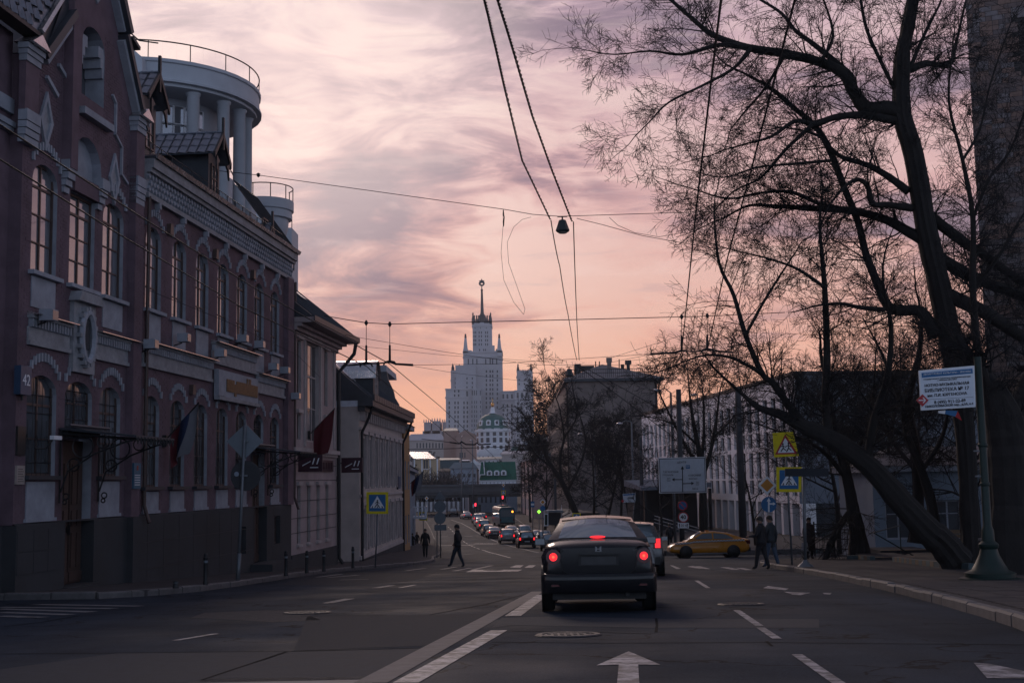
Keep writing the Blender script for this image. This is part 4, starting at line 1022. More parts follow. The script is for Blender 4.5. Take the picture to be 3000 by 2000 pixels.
dm.build('dormer_hood', m_bright, ro3); window(dmo, F3, 71.0, 72.0, 6.0, 7.5, dep=-.31, rows=(1, 1), gm=m_glassd, fm=m_beige2)
par = MB(F3)
for i in range(20): par.box(67 + i, 67.92 + i, .72, .86, 5.5, 5.85)
par.build('parapet', m_metal, b3)
for s in (67.3, 86.0): MB(F3).tube([(s, .75, 5.3), (s, .5, 4.6), (s, .12, 3.8), (s, .12, -4)], .08, 7).build('rain_pipe', m_iron2, b3)
rr = MB(F3)
for i in range(6): rr.tube([(67 + .8 * i, -2.4, 8.6), (67 + .8 * i, -2.4, 9.4)], .025, 4)
rr.tube([(67, -2.4, 9.4), (71, -2.4, 9.4)], .03, 4); rr.tube([(67, -2.4, 9.0), (71, -2.4, 9.0)], .02, 4); rr.build('roof_railing', m_iron2, b3)
# wall lamp and blue board
bl = thing('blue_board', 'small blue notice board on the cream house beside the pipe', 'sign', F3(84, .1, 1.2)); MB(F3).box(83.2, 84.6, .02, .1, .7, 1.5).build('panel', M('blue board', (.04, .07, .14), .5), bl)
MB(F3).box(83.15, 83.2, .02, .12, .65, 1.55).build('edge', m_iron2, bl)

# ================================================================== white mansard house behind
wm = thing('mansard_house', 'white house with dark slate mansard gable rising behind the cream house', 'building', (-13, 96, -4))
F4 = Fr((-9.4, 96, 0), ang=0)    # front faces the camera: s = +x, outward = -y
mb = MB(F4); mb.box(-6.5, -.9, -14, -.05, -6, 6.6); mb.build('wall', m_white, wm)
mb = MB(F4); mb.box(-8, .1, -.3, .1, 5.7, 6.4); mb.box(-8, .0, -.05, .2, 6.42, 6.7); mb.build('cornice', m_white, wm)
MB(F4).prism([(-2.2, 6.6), (.7, 6.6), (.6, 7.1), (.3, 7.6), (.2, 8.1), (-.2, 9.0), (-.3, 9.6), (-2.2, 9.6)], -.3, .25).build('mansard_slate', M('dark slate', (.06, .062, .072), .6, .25, 4), wm)
MB(F4).box(-6.4, -2.2, -8, 0.02, 6.6, 9.6).build('upper_wall', m_white, wm)
MB(F4).prism([(-6.4, 9.6), (-.3, 9.6), (-.35, 10.1), (-6.4, 10.1)], -8, .3).build('roof', m_white, wm)
q = P(1265 - 50, 1188, 95)
sd_ = thing('satellite_dish', 'small round satellite dish on the corner of the white mansard house', 'dish', P(1219, 1190, 94)); MB().lathe([(0, 0), (.3, .05), (.45, .14)], 14, (0, 0, 0)).build('dish', m_frame, sd_).rotation_euler = (R(80), 0, 0)
MB().tube([(0, .0, 0), (0, .5, 0), (-.3, 2.0, -.4)], .03, 5).build('arm', m_iron2, sd_)

# ================================================================== ochre and blue-grey houses further down on the left
def simple_house(name, label, fr, s0, s1, dep, z0, z1, wm_, roofh, nwin, rows, wsz, roofmat=None, trim=None, hip=.5, gm=None, endwin=0):
    t = thing(name, label, 'building', fr((s0 + s1) / 2, -dep / 2, z0)); rows = list(rows); ops = []
    sp = (s1 - s0) / nwin
    for zr in rows:
        for i in range(nwin): c = s0 + sp * (i + .5); ops.append((c - wsz[0] / 2, c + wsz[0] / 2, zr, zr + wsz[1], 0, .2))
    w_, r_ = MB(fr), RV(fr); wall(w_, r_, s0, s1, z0, z1, ops, .2)
    for a in (s0, s1): w_.quad((a, 0, z0), (a, -dep, z0), (a, -dep, z1), (a, 0, z1))
    w_.quad((s0, -dep, z0), (s1, -dep, z0), (s1, -dep, z1), (s0, -dep, z1)); w_.build('wall', wm_, t); r_.build('window_reveal', trim or m_white, t)
    for o in ops: window(t, fr, o[0], o[1], o[2], o[3], dep=.2, cols=2, rows=(1, .5), gm=gm or m_glassd, fm=trim or m_white, fw_=.09)
    c_ = MB(fr); c_.box(s0 - .3, s1 + .3, -dep - .3, .35, z1, z1 + .3); c_.build('cornice', trim or m_white, t)
    if roofh:
        e = min(dep / 2, 4) * hip; p = [(s0 - .4, .45, z1 + .31), (s1 + .4, .45, z1 + .31), (s1 + .4, -dep - .4, z1 + .31), (s0 - .4, -dep - .4, z1 + .31), (s0 + e, -dep / 2, z1 + .3 + roofh), (s1 - e, -dep / 2, z1 + .3 + roofh)]
        MB(fr).add([fr(*q) for q in p], [(0, 1, 5, 4), (1, 2, 5), (2, 3, 4, 5), (3, 0, 4)]).build('roof', roofmat or m_metal, t)
    return t
m_ochre = M('ochre plaster', (.36, .21, .10), .85, .15, 1.5)
m_bluegrey = M('blue grey plaster', (.26, .30, .36), .85, .15, 1.5)
F5 = Fr((-7.65 - .0 * 86, 87, 0), k=-.005)
simple_house('ochre_house', 'narrow ochre yellow house with grey pipe past the cream house', F5, 0, 5, 8, -7, 4.8, m_ochre, 1.2, 2, (-3.2, .6), (1.0, 2.0), hip=.6)
F6 = Fr((-8.05, 92.5, 0), k=-.06)
bh = simple_house('pale_house', 'pale blue grey house with a white balcony past the ochre house', F6, 0, 38, 9, -9, 2.0, m_bluegrey, 1.5, 12, (-5.2, -1.2), (1.2, 2.1))
q = F6(26, 0, -2.1)
bal = MB(F6); bal.box(25, 29, .01, 1.3, -2.3, -2.1); bal.box(25, 29, 1.2, 1.3, -1.25, -1.15); bal.box(25, 25.1, .01, 1.3, -1.25, -1.15)
for i in range(14): bal.box(25.1 + .28 * i, 25.2 + .28 * i, 1.2, 1.3, -2.1, -1.25)
for i in range(4): bal.box(25, 25.1, .2 + .3 * i, .3 + .3 * i, -2.1, -1.25)
bal.build('balcony', M('balcony white', (.6, .6, .64)), bh)
flag('flag', F6, 6, 1.0, 'small tricolour flag on the far pale house at the left', (m_fw, m_fb, m_fr), 1.6, out=1.3)

# ================================================================== white rotunda building behind the brick one
rw = thing('rotunda_building', 'white modern building with a round colonnaded balcony rising behind the brick building', 'building', (-17.6, 62, 8))
m_rw = M('white render', (.42, .44, .48), .7, .12, .8, .1, 30)
cx, cy = -18.5, 63.0; Rr = 5.55
def ztop(px, py, Y): return P(px, py, Y).z
Zt = 21.5
qa, qb = P(417, 168, 57.0), P(330, 92, 57.0)
rr_ = MB(); a0, a1 = R(-150), R(35)
rr_.lathe([(Rr - .2, Zt), (Rr, Zt), (Rr, Zt - .16), (Rr - .08, Zt - .2), (Rr - .08, Zt - .95), (Rr + .04, Zt - 1.0), (Rr + .04, Zt - 1.12), (Rr - .2, Zt - 1.15), (Rr - .2, Zt - 1.28), (Rr - .4, Zt - 1.32), (Rr - 2.2, Zt - 1.32)], 40, (cx, cy, 0))
rr_.build('cornice_ring', m_rw, rw, auto=True)
MB().lathe([(0, Zt - .05), (Rr - .2, Zt - .05)], 40, (cx, cy, 0)).build('roof_deck', m_rw, rw)
MB().lathe([(Rr - 2.0, 6), (Rr - 2.0, Zt - 1.3)], 32, (cx, cy, 0)).build('drum_wall', m_rw, rw, smooth=True)
for a in (-114, -93, -72, -50, -28, -10, 8, 30):
    x, y = cx + (Rr - .75) * math.cos(R(a)), cy + (Rr - .75) * math.sin(R(a)); MB().lathe([(.33, 12), (.31, Zt - 1.45), (.38, Zt - 1.4), (.38, Zt - 1.31)], 14, (x, y, 0)).build('column', m_rw, rw, smooth=True)
wn = MB(); gl_ = []
for i in range(4):
    a = -66 + 9 * i; b = a + 8.4
    for z0, z1 in ((Zt - 5.6, Zt - 2.7), (Zt - 2.6, Zt - 1.7)):
        r_ = Rr - 1.93; p = [Vector((cx + r_ * math.cos(R(q_)), cy + r_ * math.sin(R(q_)), z_)) for q_, z_ in ((a, z0), (b, z0), (b, z1), (a, z1))]
        g_ = MB(); g_.add(p, [(0, 1, 2, 3)]); g_.build('window', m_glass, rw)
        f_ = MB(); f_.tube(p + [p[0]], .05, 4); f_.build('window_frame', m_sw, rw)
MB().lathe([(Rr - .3, 12.2), (Rr + .1, 12.2), (Rr + .1, 11.3), (Rr - .3, 11.0), (Rr - 2, 10.6)], 40, (cx, cy, 0)).build('balcony_slab', m_rw, rw, auto=True)
rg = MB()
for i in range(30):
    a = R(-160 + 7 * i); rg.tube([(cx + (Rr - .1) * math.cos(a), cy + (Rr - .1) * math.sin(a), Zt), (cx + (Rr - .1) * math.cos(a), cy + (Rr - .1) * math.sin(a), Zt + .85)], .025 if i % 3 == 0 else .001, 4)
rg.tube([(cx + (Rr - .1) * math.cos(R(-160 + 5 * i)), cy + (Rr - .1) * math.sin(R(-160 + 5 * i)), Zt + .85) for i in range(43)], .035, 5)
rg.tube([(qa.x - .9, 57.1, qa.z + 1.5), (qa.x - .2, 57.1, qa.z + .85), (qa.x + .6, 57.5, qa.z + .85)], .035, 5)
rg.build('roof_railing', m_iron2, rw)
MB().prism([(qb.x - 4, 4), (qa.x, 4), (qa.x, qa.z), (qb.x, qb.z), (qb.x - 4, qb.z + 3)], 57.0, 66).build('side_wall', m_rw, rw)
# lower tier with second round balcony further back
c2x, c2y = P(762, 620, 74).x, 75.5; z2 = P(800, 600, 74).z
MB().lathe([(0, z2 + .5), (1.75, z2 + .5), (1.75, z2 - .1), (1.65, z2 - .15), (1.65, z2 - .6), (1.45, z2 - .65), (1.4, z2 - 1.2), (1.25, z2 - 1.7), (.8, z2 - 2.0), (.6, 4)], 32, (c2x, c2y, 0)).build('lower_balcony', m_rw, rw, auto=True)
qc_, qd_ = P(662, 512, 68), P(738, 575, 72)
MB().add([(qc_.x - 3, 68, 3), (qc_.x, 68, 3), (qd_.x + .3, 74, 3), (qd_.x + .3, 74, qd_.z), (qc_.x, 68, qc_.z), (qc_.x - 3, 68, qc_.z)], [(0, 1, 4, 5), (1, 2, 3, 4)]).build('lower_block', m_rw, rw)
z3 = P(880, 700, 88).z
MB().box(c2x - 4, P(884, 760, 88).x, 84, 86.5, 2, z3).build('rear_block', m_rw, rw)
rg = MB(); rg.tube([(qc_.x, 68, qc_.z + .8)] + [(c2x + 1.7 * math.cos(R(-150 + 12 * i)), c2y + 1.7 * math.sin(R(-150 + 12 * i)), z2 + 1.35) for i in range(17)], .035, 5)
for i in range(6): a = R(-140 + 36 * i); rg.tube([(c2x + 1.7 * math.cos(a), c2y + 1.7 * math.sin(a), z2 + .5), (c2x + 1.7 * math.cos(a), c2y + 1.7 * math.sin(a), z2 + 1.35)], .03, 4)
xr = P(884, 760, 88).x
rg.tube([(xr - 6, 84, z3 + .8), (xr, 84, z3 + .8)], .035, 4)
for i in range(5): rg.tube([(xr - 1.5 * i, 84, z3), (xr - 1.5 * i, 84, z3 + .8)], .03, 4)
rg.build('terrace_railing', m_iron2, rw)
MB().tube([(xr - .6, 83.9, z3 - 1.2), (xr - .6, 83.9, 3)], .25, 8).build('duct', m_metal, rw)
# ================================================================== the far end of the street
m_stone = M('pale limestone', (.52, .50, .53), .85, .12, .06, dirt=.2)
m_stone2 = M('grey limestone', (.42, .41, .44), .85, .12, .06)
m_farwin = M('far window', (.045, .05, .06), .3, 0, spec=.5)
m_spire = M('dark spire metal', (.06, .065, .07), .5, .1)
YT = 960.0
sct = thing('skyscraper', 'tall pale tiered skyscraper with a star topped spire at the end of the street', 'skyscraper', P(1411, 1330, YT))
def tp(px, py): q = P(px, py, YT); return q.x, q.z
def tier(name, x0, x1, ytop, ybot, y0, y1, m=m_stone, par=sct, py_=None):
    a, zt = tp(x0, ytop); b, _ = tp(x1, ytop); zb = tp((x0 + x1) / 2, ybot)[1]
    return MB().box(a, b, YT + y0, YT + y1, zb, zt).build(name, m, par)
def cornice(x0, x1, y, h, y0, y1, m=m_stone): tier('cornice', x0 - 1.5, x1 + 1.5, y, y + h, y0 - .6, y1 + .6, m)
wmb = MB()
def wgrid(xs, ys, w, h, y0, par=None):
    for y in ys:
        for x in xs:
            a, z1 = tp(x - w / 2, y); b, _ = tp(x + w / 2, y); z0 = tp(x, y + h)[1]; wmb.box(a, b, YT + y0 - .25, YT + y0 + .1, z0, z1)
def lin(a, b, n): return [a + (b - a) * i / (n - 1) for i in range(n)]
# central shaft
tier('middle_block', 1357, 1471, 1031, 1420, 0, 30); tier('upper_shaft', 1383.5, 1440, 952, 1035, 6, 24); tier('attic', 1385, 1438, 940, 953, 7, 23)
cornice(1383, 1440, 948, 5, 6, 24); cornice(1357, 1471, 1029, 4, 0, 30); cornice(1357, 1471, 1045, 2, 0, 30)
for x in (1389, 1396, 1402, 1420, 1427, 1434): MB().lathe([(.8, 0), (.9, 2), (.5, 4.5), (.7, 5.5), (0, 6.5)], 6, (tp(x, 945)[0], YT + 7, tp(x, 943)[1])).build('statue', m_spire, sct)
for x in (1385, 1437): MB().lathe([(1.1, 0), (1.1, 4), (.5, 7), (.6, 8.5), (0, 9.5)], 6, (tp(x, 945)[0], YT + 7.5, tp(x, 946)[1])).build('corner_statue', m_spire, sct)
cxT = tp(1411, 900)[0]
def lz(y): return tp(1411, y)[1]
sp_ = MB(); sp_.lathe([(4.2, lz(947)), (4.2, lz(937)), (3.6, lz(935)), (3.3, lz(925)), (2.6, lz(917)), (1.5, lz(912)), (1.3, lz(906)), (1.05, lz(880)), (.75, lz(843)), (.9, lz(842)), (.9, lz(839)), (.4, lz(838)), (.35, lz(830))], 12, (cxT, YT + 15, 0)); spire = sp_.build('spire', m_spire, sct, auto=True)
em = MB(); em.tube([(cxT + 1.7 * math.sin(R(a)), YT + 15, lz(821) + -1.6 * math.cos(R(a))) for a in range(-135, 136, 18)], .75, 5)
em.prism([(cxT + (2.4 if i % 2 == 0 else 1.1) * math.sin(i * math.pi / 5), lz(815.5) + (2.4 if i % 2 == 0 else 1.1) * math.cos(i * math.pi / 5)) for i in range(10)], YT + 14.6, YT + 15.4); em.build('star_emblem', m_spire, sct)
for x in (1364, 1463):
    X = tp(x, 1030)[0]; zb = tp(x, 1045)[1]; z = lambda y: tp(x, y)[1]
    pn = MB(); pn.box(X - 1.9, X + 1.9, YT - .6, YT + 3.2, zb, z(1022)); pn.box(X - 1.6, X + 1.6, YT - .3, YT + 2.9, z(1022), z(990), .8, .8); pn.build('corner_pinnacle', m_stone, sct)
    MB().lathe([(.6, z(991)), (1.0, z(986)), (.6, z(983)), (.8, z(980)), (0, z(976))], 7, (X, YT + 1.3, 0)).build('statue', m_spire, sct)
tier('gablet', 1432, 1449, 1012, 1032, -.4, 3); tier('left_gablet', 1370, 1382, 1026, 1032, -.4, 3)
# left shoulder and corner blocks
tier('left_shoulder', 1320, 1358, 1084, 1420, 2, 34); tier('left_corner', 1308.5, 1392, 1142, 1420, -14, 30); tier('left_step', 1335, 1395, 1072, 1145, -6, 12, m_stone2)
cornice(1320, 1358, 1112, 2, 2, 34); cornice(1308.5, 1392, 1142, 3, -14, 30); cornice(1308.5, 1392, 1166, 3, -14, 30); tier('bay', 1386, 1412, 1142, 1420, -18, 5, m_stone2)
for x, t in ((1326, 1062), (1345, 1064)):
    X = tp(x, 1080)[0]; z = lambda y: tp(x, y)[1]; MB().lathe([(1.2, z(1086)), (1.2, z(1076)), (.2, z(t + 2)), (0, z(t))], 6, (X, YT + 3.5, 0)).build('finial', m_spire, sct)
# right link and right tower
tier('right_link', 1470, 1512, 1146, 1420, -3, 14); cornice(1470, 1512, 1146, 2, -3, 14); tier('right_block', 1508, 1562, 1145, 1420, -8, 18); cornice(1508, 1562, 1145, 2.5, -8, 18); cornice(1470, 1562, 1170, 2, -8.2, -7)
tier('right_tower', 1514, 1560, 1088, 1146, -6, 12); cornice(1514, 1560, 1103, 2, -6, 12)
for x in (1517.5, 1555.5):
    X = tp(x, 1080)[0]; z = lambda y: tp(x, y)[1]; MB().lathe([(1.2, z(1092)), (1.1, z(1083)), (.5, z(1073)), (.6, z(1070)), (0, z(1065))], 6, (X, YT - 4.5, 0)).build('finial', m_spire, sct)
for i in range(6): X = tp(1524 + 5.4 * i, 1085)[0]; MB().box(X - .5, X + .5, YT - 6, YT - 5, tp(1530, 1089)[1], tp(1530, 1085)[1]).build('battlement', m_stone, sct)
# windows
wgrid((1388, 1393, 1403, 1410, 1422, 1428), (968, 979, 991, 1003), 2.6, 6.5, 6); wgrid((1391, 1407, 1424), (956,), 2, 3.5, 6)
wgrid((1372, 1385, 1397, 1423, 1436, 1443, 1455), (1051,), 3.4, 16, 0); wgrid((1405, 1417, 1422, 1454), (1022,), 3, 10, -.2)
wgrid((1425, 1436, 1443.5, 1457), [1084 + 13.1 * i for i in range(9)], 4, 7.5, 0)
wgrid((1334.5, 1346), [1105 + 12.7 * i for i in range(3)], 4, 6.5, 2); wgrid((1369, 1384.5), [1107 + 13 * i for i in range(3)], 3.4, 6, -6)
wgrid((1319, 1335.5, 1344.5, 1361.5, 1371), [1179 + 13.4 * i for i in range(9)], 3.6, 8, -14); wgrid((1334.5, 1346), (1146, 1158.5), 4, 6.5, -14); wgrid((1370.5,), (1149,), 5, 15, -14)
wgrid((1385, 1392.5, 1398.5, 1409.5), [1178 + 13.4 * i for i in range(9)], 2, 8, -18); wgrid((1386, 1392, 1398, 1409), (1148,), 2.4, 14, -18)
wgrid((1474.5, 1486.5, 1499.5), [1184 + 13.4 * i for i in range(8)], 4.6, 8, -3); wgrid((1516.5, 1529, 1542, 1556), [1180 + 13.2 * i for i in range(9)], 4.6, 7.5, -8)
wgrid((1516.5, 1529, 1542), (1152,), 5.6, 14.5, -8); wgrid((1474.5, 1486.5, 1499.5), (1155,), 5, 13, -3); wgrid((1521, 1536, 1552), (1112, 1124), 3, 5, -6)
stuff(wmb.build('window', m_farwin, sct))
# spiky far block left of it
fb = thing('far_block', 'pale pinnacled apartment block far left of the skyscraper', 'building', P(1270, 1330, 1000))
for x0, x1, yt in ((1242, 1262, 1237), (1266, 1289, 1233), (1296, 1312, 1236), (1238, 1312, 1262)):
    a, b = P(x0, yt, 1000), P(x1, yt, 1000); MB().box(a.x, b.x, 1000, 1030, P(1270, 1420, 1000).z, a.z).build('wall', m_stone2, fb)
    if yt < 1250:
        for i in range(4): X = a.x + (b.x - a.x) * i / 3; MB().box(X - .5, X + .5, 1000, 1001, a.z, a.z + 2.4, .3, .3).build('pinnacle', m_stone2, fb)

# ---------------- domed church
YC = 580.0
ch = thing('church', 'white church with a green dome, round attic windows and a gilded cross', 'church', P(1444, 1360, YC))
m_chw = M('church white', (.72, .73, .77), .8, .1, .2); m_grn = M('green dome copper', (.045, .125, .115), .55, .2, .3); m_gold = M('gilding', (.62, .33, .10), .25, 0, metal=.9)
cX = P(1443, 1260, YC).x; cY = YC + 8.6
def cz(y): return P(1443, y, YC).z
px_ = YC / FOC * 1.006
MB().lathe([(8.1, cz(1375)), (8.1, cz(1302)), (8.5, cz(1301)), (8.5, cz(1298)), (8.1, cz(1297)), (8.1, cz(1264)), (8.6, cz(1263)), (8.7, cz(1257)), (8.0, cz(1256))], 32, (cX, cY, 0)).build('drum', m_chw, ch, auto=True)
prof = [(7.6 * math.cos(a * R(90) / 8) ** .8, cz(1256) + (cz(1209) - cz(1256)) * math.sin(a * R(90) / 8)) for a in range(8)] + [(1.4, cz(1209)), (1.4, cz(1208))]
MB().lathe(prof, 32, (cX, cY, 0)).build('dome', m_grn, ch, smooth=True)
MB().lathe([(1.9, cz(1208)), (1.9, cz(1206)), (1.2, cz(1205)), (.9, cz(1193)), (.8, cz(1189))], 12, (cX, cY, 0)).build('lantern', m_chw, ch, auto=True)
MB().lathe([(.5, cz(1189)), (.55, cz(1186)), (.8, cz(1181)), (.6, cz(1177)), (.1, cz(1175))], 12, (cX, cY, 0)).build('gilt_ball', m_gold, ch, smooth=True)
cm = MB(); cm.box(cX - .1, cX + .1, cY - .1, cY + .1, cz(1176), cz(1164)); cm.box(cX - .45, cX + .45, cY - .1, cY + .1, cz(1169.5), cz(1168.3)); cm.build('cross', m_gold, ch)
for i, a in enumerate((-140, -105, -74, -40, -10)):
    ax, ay = math.cos(R(a)), math.sin(R(a)); fr = Fr((cX + 7.4 * ax, cY + 7.4 * ay, 0), u=(-ay, ax, 0))
    d_ = MB(fr).prism([(-1.1, cz(1245)), (1.1, cz(1245)), (1.1, cz(1232)), (.6, cz(1229)), (-.6, cz(1229)), (-1.1, cz(1232))], -1.5, .05).build('dome_window', m_chw, ch)
    MB(fr).prism([(.62 * math.cos(k * .785), cz(1237) + .8 * math.sin(k * .785)) for k in range(8)], .05, .1).build('pane', m_farwin, d_); MB(fr).box(-1.5, 1.5, -.2, .4, cz(1255.5), cz(1253.8)).build('ledge', m_chw, ch)
for a in range(-172, 0, 22):
    ax, ay = math.cos(R(a)), math.sin(R(a)); fr = Fr((cX + 8.05 * ax, cY + 8.05 * ay, 0), u=(-ay, ax, 0))
    for y0, y1 in ((1265, 1276), (1281, 1295), (1304, 1315)): MB(fr).box(-.78, .78, -.2, .12, cz(y1), cz(y0)).build('window', m_farwin, ch)
    a2 = a + 11; ax, ay = math.cos(R(a2)), math.sin(R(a2)); fr = Fr((cX + 8.05 * ax, cY + 8.05 * ay, 0), u=(-ay, ax, 0))
    for dx in (-.55, .25): MB(fr).box(dx, dx + .3, -.1, .35, cz(1297), cz(1264)).build('pilaster', m_chw, ch)
F7 = Fr((0, YC - 4, 0), ang=0)
def fx(px): return P(px, 1330, YC - 4).x
MB(F7).box(fx(1375), fx(1490), -6, 0, cz(1375), cz(1331)).build('porch_wall', m_chw, ch)
MB(F7).prism([(fx(1392), cz(1331)), (fx(1490), cz(1331)), (fx(1470), cz(1318)), (fx(1440), cz(1311)), (fx(1410), cz(1318))], -5, .3).build('pediment', m_chw, ch)
for x in (1404, 1415, 1431, 1443): MB(F7).box(fx(x - 2.4), fx(x + 2.4), -.1, .1, cz(1347), cz(1336)).build('porch_window', m_farwin, ch)
MB(F7).prism([(fx(1492), cz(1324)), (fx(1530), cz(1324)), (fx(1525), cz(1308)), (fx(1505), cz(1308))], -9, -.5).build('side_roof', m_grn, ch); MB(F7).box(fx(1494), fx(1545), -9, -.6, cz(1375), cz(1324)).build('side_wall', m_chw, ch)
# ---------------- houses on the far slope
m_peach = M('peach plaster', (.40, .27, .23), .85, .1, .3); m_tealroof = M('teal sheet roof', (.08, .13, .155), .5, .15, .5); m_ivory = M('ivory plaster', (.46, .40, .38), .85, .1, .3)
def fhouse(label, x0, x1, ytop, ybot, Y, dep, m, roof=None, rh=0, wins=(), gable=False, name='far_house', trim=None):
    a, b = P(x0, ytop, Y), P(x1, ytop, Y); zb = P((x0 + x1) / 2, ybot, Y).z
    fr = Fr((0, Y, 0), ang=0); t = thing(name, label, 'building', ((a.x + b.x) / 2, Y + dep / 2, zb))
    MB(fr).box(a.x, b.x, -dep, 0, zb - 3, a.z).build('wall', m, t)
    if roof:
        if gable: MB(fr).prism([(a.x - .4, a.z), (b.x + .4, a.z), ((a.x + b.x) / 2, a.z + rh)], -dep, .4).build('roof', roof, t)
        else:
            p = [(a.x - .5, .5, a.z), (b.x + .5, .5, a.z), (b.x + .5, -dep - .5, a.z), (a.x - .5, -dep - .5, a.z), (a.x + rh * .5, -dep / 2, a.z + rh), (b.x - rh * .5, -dep / 2, a.z + rh)]
            MB().add([fr(*q) for q in p], [(0, 1, 5, 4), (1, 2, 5), (2, 3, 4, 5), (3, 0, 4), (0, 3, 2, 1)]).build('roof', roof, t)
    for xs, y0, y1, w in wins:
        for x in xs:
            A = P(x - w / 2, y0, Y); B_ = P(x + w / 2, y1, Y); MB(fr).box(A.x, B_.x, -.15, .06, B_.z, A.z).build('window', m_farwin, t)
            if trim: MB(fr).box(A.x - .15, B_.x + .15, .0, .14, B_.z - .25, B_.z - .05).build('sill', trim, t)
    return t
fhouse('peach plastered house with blank side wall left of the church', 1299, 1340, 1262, 1375, 505, 14, m_peach, m_tealroof, 1.4, (((1352,), 0, 0, 0),)[:0])
fhouse('peach gabled house directly beside the church', 1336, 1393, 1275, 1390, 500, 12, m_peach, m_peach, 2.2, (((1348, 1355, 1362), 1325, 1340, 3.5),), gable=True)
fhouse('ivory house with a row of tall windows high on the left', 1190, 1300, 1290, 1390, 540, 14, m_ivory, m_stone2, 3.0, ((lin(1222, 1296, 9), 1297, 1312, 3.6),))
fhouse('low white church house with dark windows below the dome', 1376, 1480, 1345, 1400, 520, 10, m_chw, m_tealroof, 1.0, ((lin(1384, 1470, 8), 1350, 1360, 3.5),))
yp = fhouse('small yellow pavilion with white corner trim and shining metal roof', 1212, 1284, 1345, 1410, 345, 8, M('pale yellow plaster', (.50, .38, .25), .85, .1, .3), None, 0, (((1244, 1251), 1347, 1372, 5),), trim=m_chw)
a, b = P(1192, 1323, 345), P(1284, 1344, 345)
MB().add([P(1213, 1343, 344), P(1277, 1343, 344), Vector((P(1252, 1323, 352).x, 352, P(1252, 1323, 352).z)), Vector((P(1193, 1323, 352).x, 352, P(1193, 1323, 352).z))], [(0, 1, 2, 3)]).build('roof', m_bright, yp)
for x in (1214, 1236, 1260, 1281): A = P(x, 1344, 344.8); MB().box(A.x - .18, A.x + .18, 344.7, 344.98, A.z - 6, A.z).build('corner_trim', m_chw, yp)
fhouse('teal sheet metal building between the pavilion and the poles', 1284, 1345, 1347, 1420, 360, 9, m_tealroof, m_tealroof, .6)
fhouse('small dark teal hut with pale eaves behind the tram poles', 1352, 1374, 1349, 1420, 350, 6, M('dark teal boards', (.03, .05, .055)), m_chw, .3, (((1363,), 1351, 1357, 8),))
fhouse('grey blue low shed with corrugated roof above the viaduct', 1320, 1395, 1372, 1430, 325, 6, m_bluegrey, m_tealroof, 1.6, ((lin(1345, 1390, 4), 1387, 1397, 7),))
fhouse('small white gabled kiosk with a dark roof peak', 1374, 1404, 1362, 1420, 338, 5, m_chw, m_chw, 1.6, gable=True)
fhouse('brown grey low house behind the trees', 1286, 1400, 1380, 1440, 330, 8, M('brown grey', (.14, .12, .12)), m_plinth, .8)
fhouse('grey flat house behind the green roof', 1470, 1560, 1330, 1420, 360, 10, m_ivory, m_stone2, 1.0)
fhouse('pale blue house behind the trees right of the church', 1535, 1640, 1290, 1400, 420, 14, m_bluegrey, m_tealroof, 2.0, ((lin(1545, 1620, 5), 1305, 1325, 5),))
# green mansard house right behind the viaduct
gm_ = thing('green_roof_house', 'house with a bright green mansard roof, white dormers and a turret', 'building', P(1460, 1450, 312))
m_groof = M('green sheet roof', (.018, .115, .075), .45, .2, .4); YG = 308.0; FG = Fr((0, YG, 0), ang=0)
def gx(px, py=1380): return P(px, py, YG).x
def gzz(py): return P(1450, py, YG).z
MB(FG).box(gx(1406), gx(1512), -10, 0, gzz(1520), gzz(1404)).build('wall', m_chw, gm_)
MB(FG).add([FG(gx(1404), .3, gzz(1405)), FG(gx(1514), .3, gzz(1405)), FG(gx(1510), -2.2, gzz(1352)), FG(gx(1418), -2.2, gzz(1352)), FG(gx(1510), -10, gzz(1352)), FG(gx(1418), -10, gzz(1352)), FG(gx(1404), -10, gzz(1405)), FG(gx(1514), -10, gzz(1405))], [(0, 1, 2, 3), (3, 2, 4, 5), (6, 0, 3, 5), (1, 7, 4, 2)]).build('roof', m_groof, gm_)
for i in range(17):
    x = 1408 + 6.4 * i; MB(FG).tube([(gx(x), .33, gzz(1404)), (gx(1418 + 5.7 * i), -2.15, gzz(1353))], .05, 4).build('standing_seam', m_groof, gm_)
for x in (1434, 1455, 1475.5):
    d_ = MB(FG).prism([(gx(x - 8), gzz(1392)), (gx(x + 8), gzz(1392)), (gx(x + 8), gzz(1381)), (gx(x + 4), gzz(1377)), (gx(x - 4), gzz(1377)), (gx(x - 8), gzz(1381))], -3, .35).build('dormer', m_chw, gm_)
    MB(FG).box(gx(x - 3.4), gx(x + 3.4), .36, .42, gzz(1390.5), gzz(1381.5)).build('pane', m_farwin, d_)
MB(FG).prism([(gx(1404), gzz(1388)), (gx(1420), gzz(1388)), (gx(1417.5), gzz(1352)), (gx(1409), gzz(1352))], -2, .6).build('turret', m_groof, gm_)
for a in ((1404, 1388, 1409, 1352), (1420, 1388, 1417.5, 1352)): MB(FG).tube([(gx(a[0]), .65, gzz(a[1])), (gx(a[2]), .65, gzz(a[3]))], .12, 4).build('turret_edge', m_chw, gm_)
MB(FG).box(gx(1406), gx(1422), .55, .7, gzz(1390), gzz(1388)).build('turret_base', m_chw, gm_)
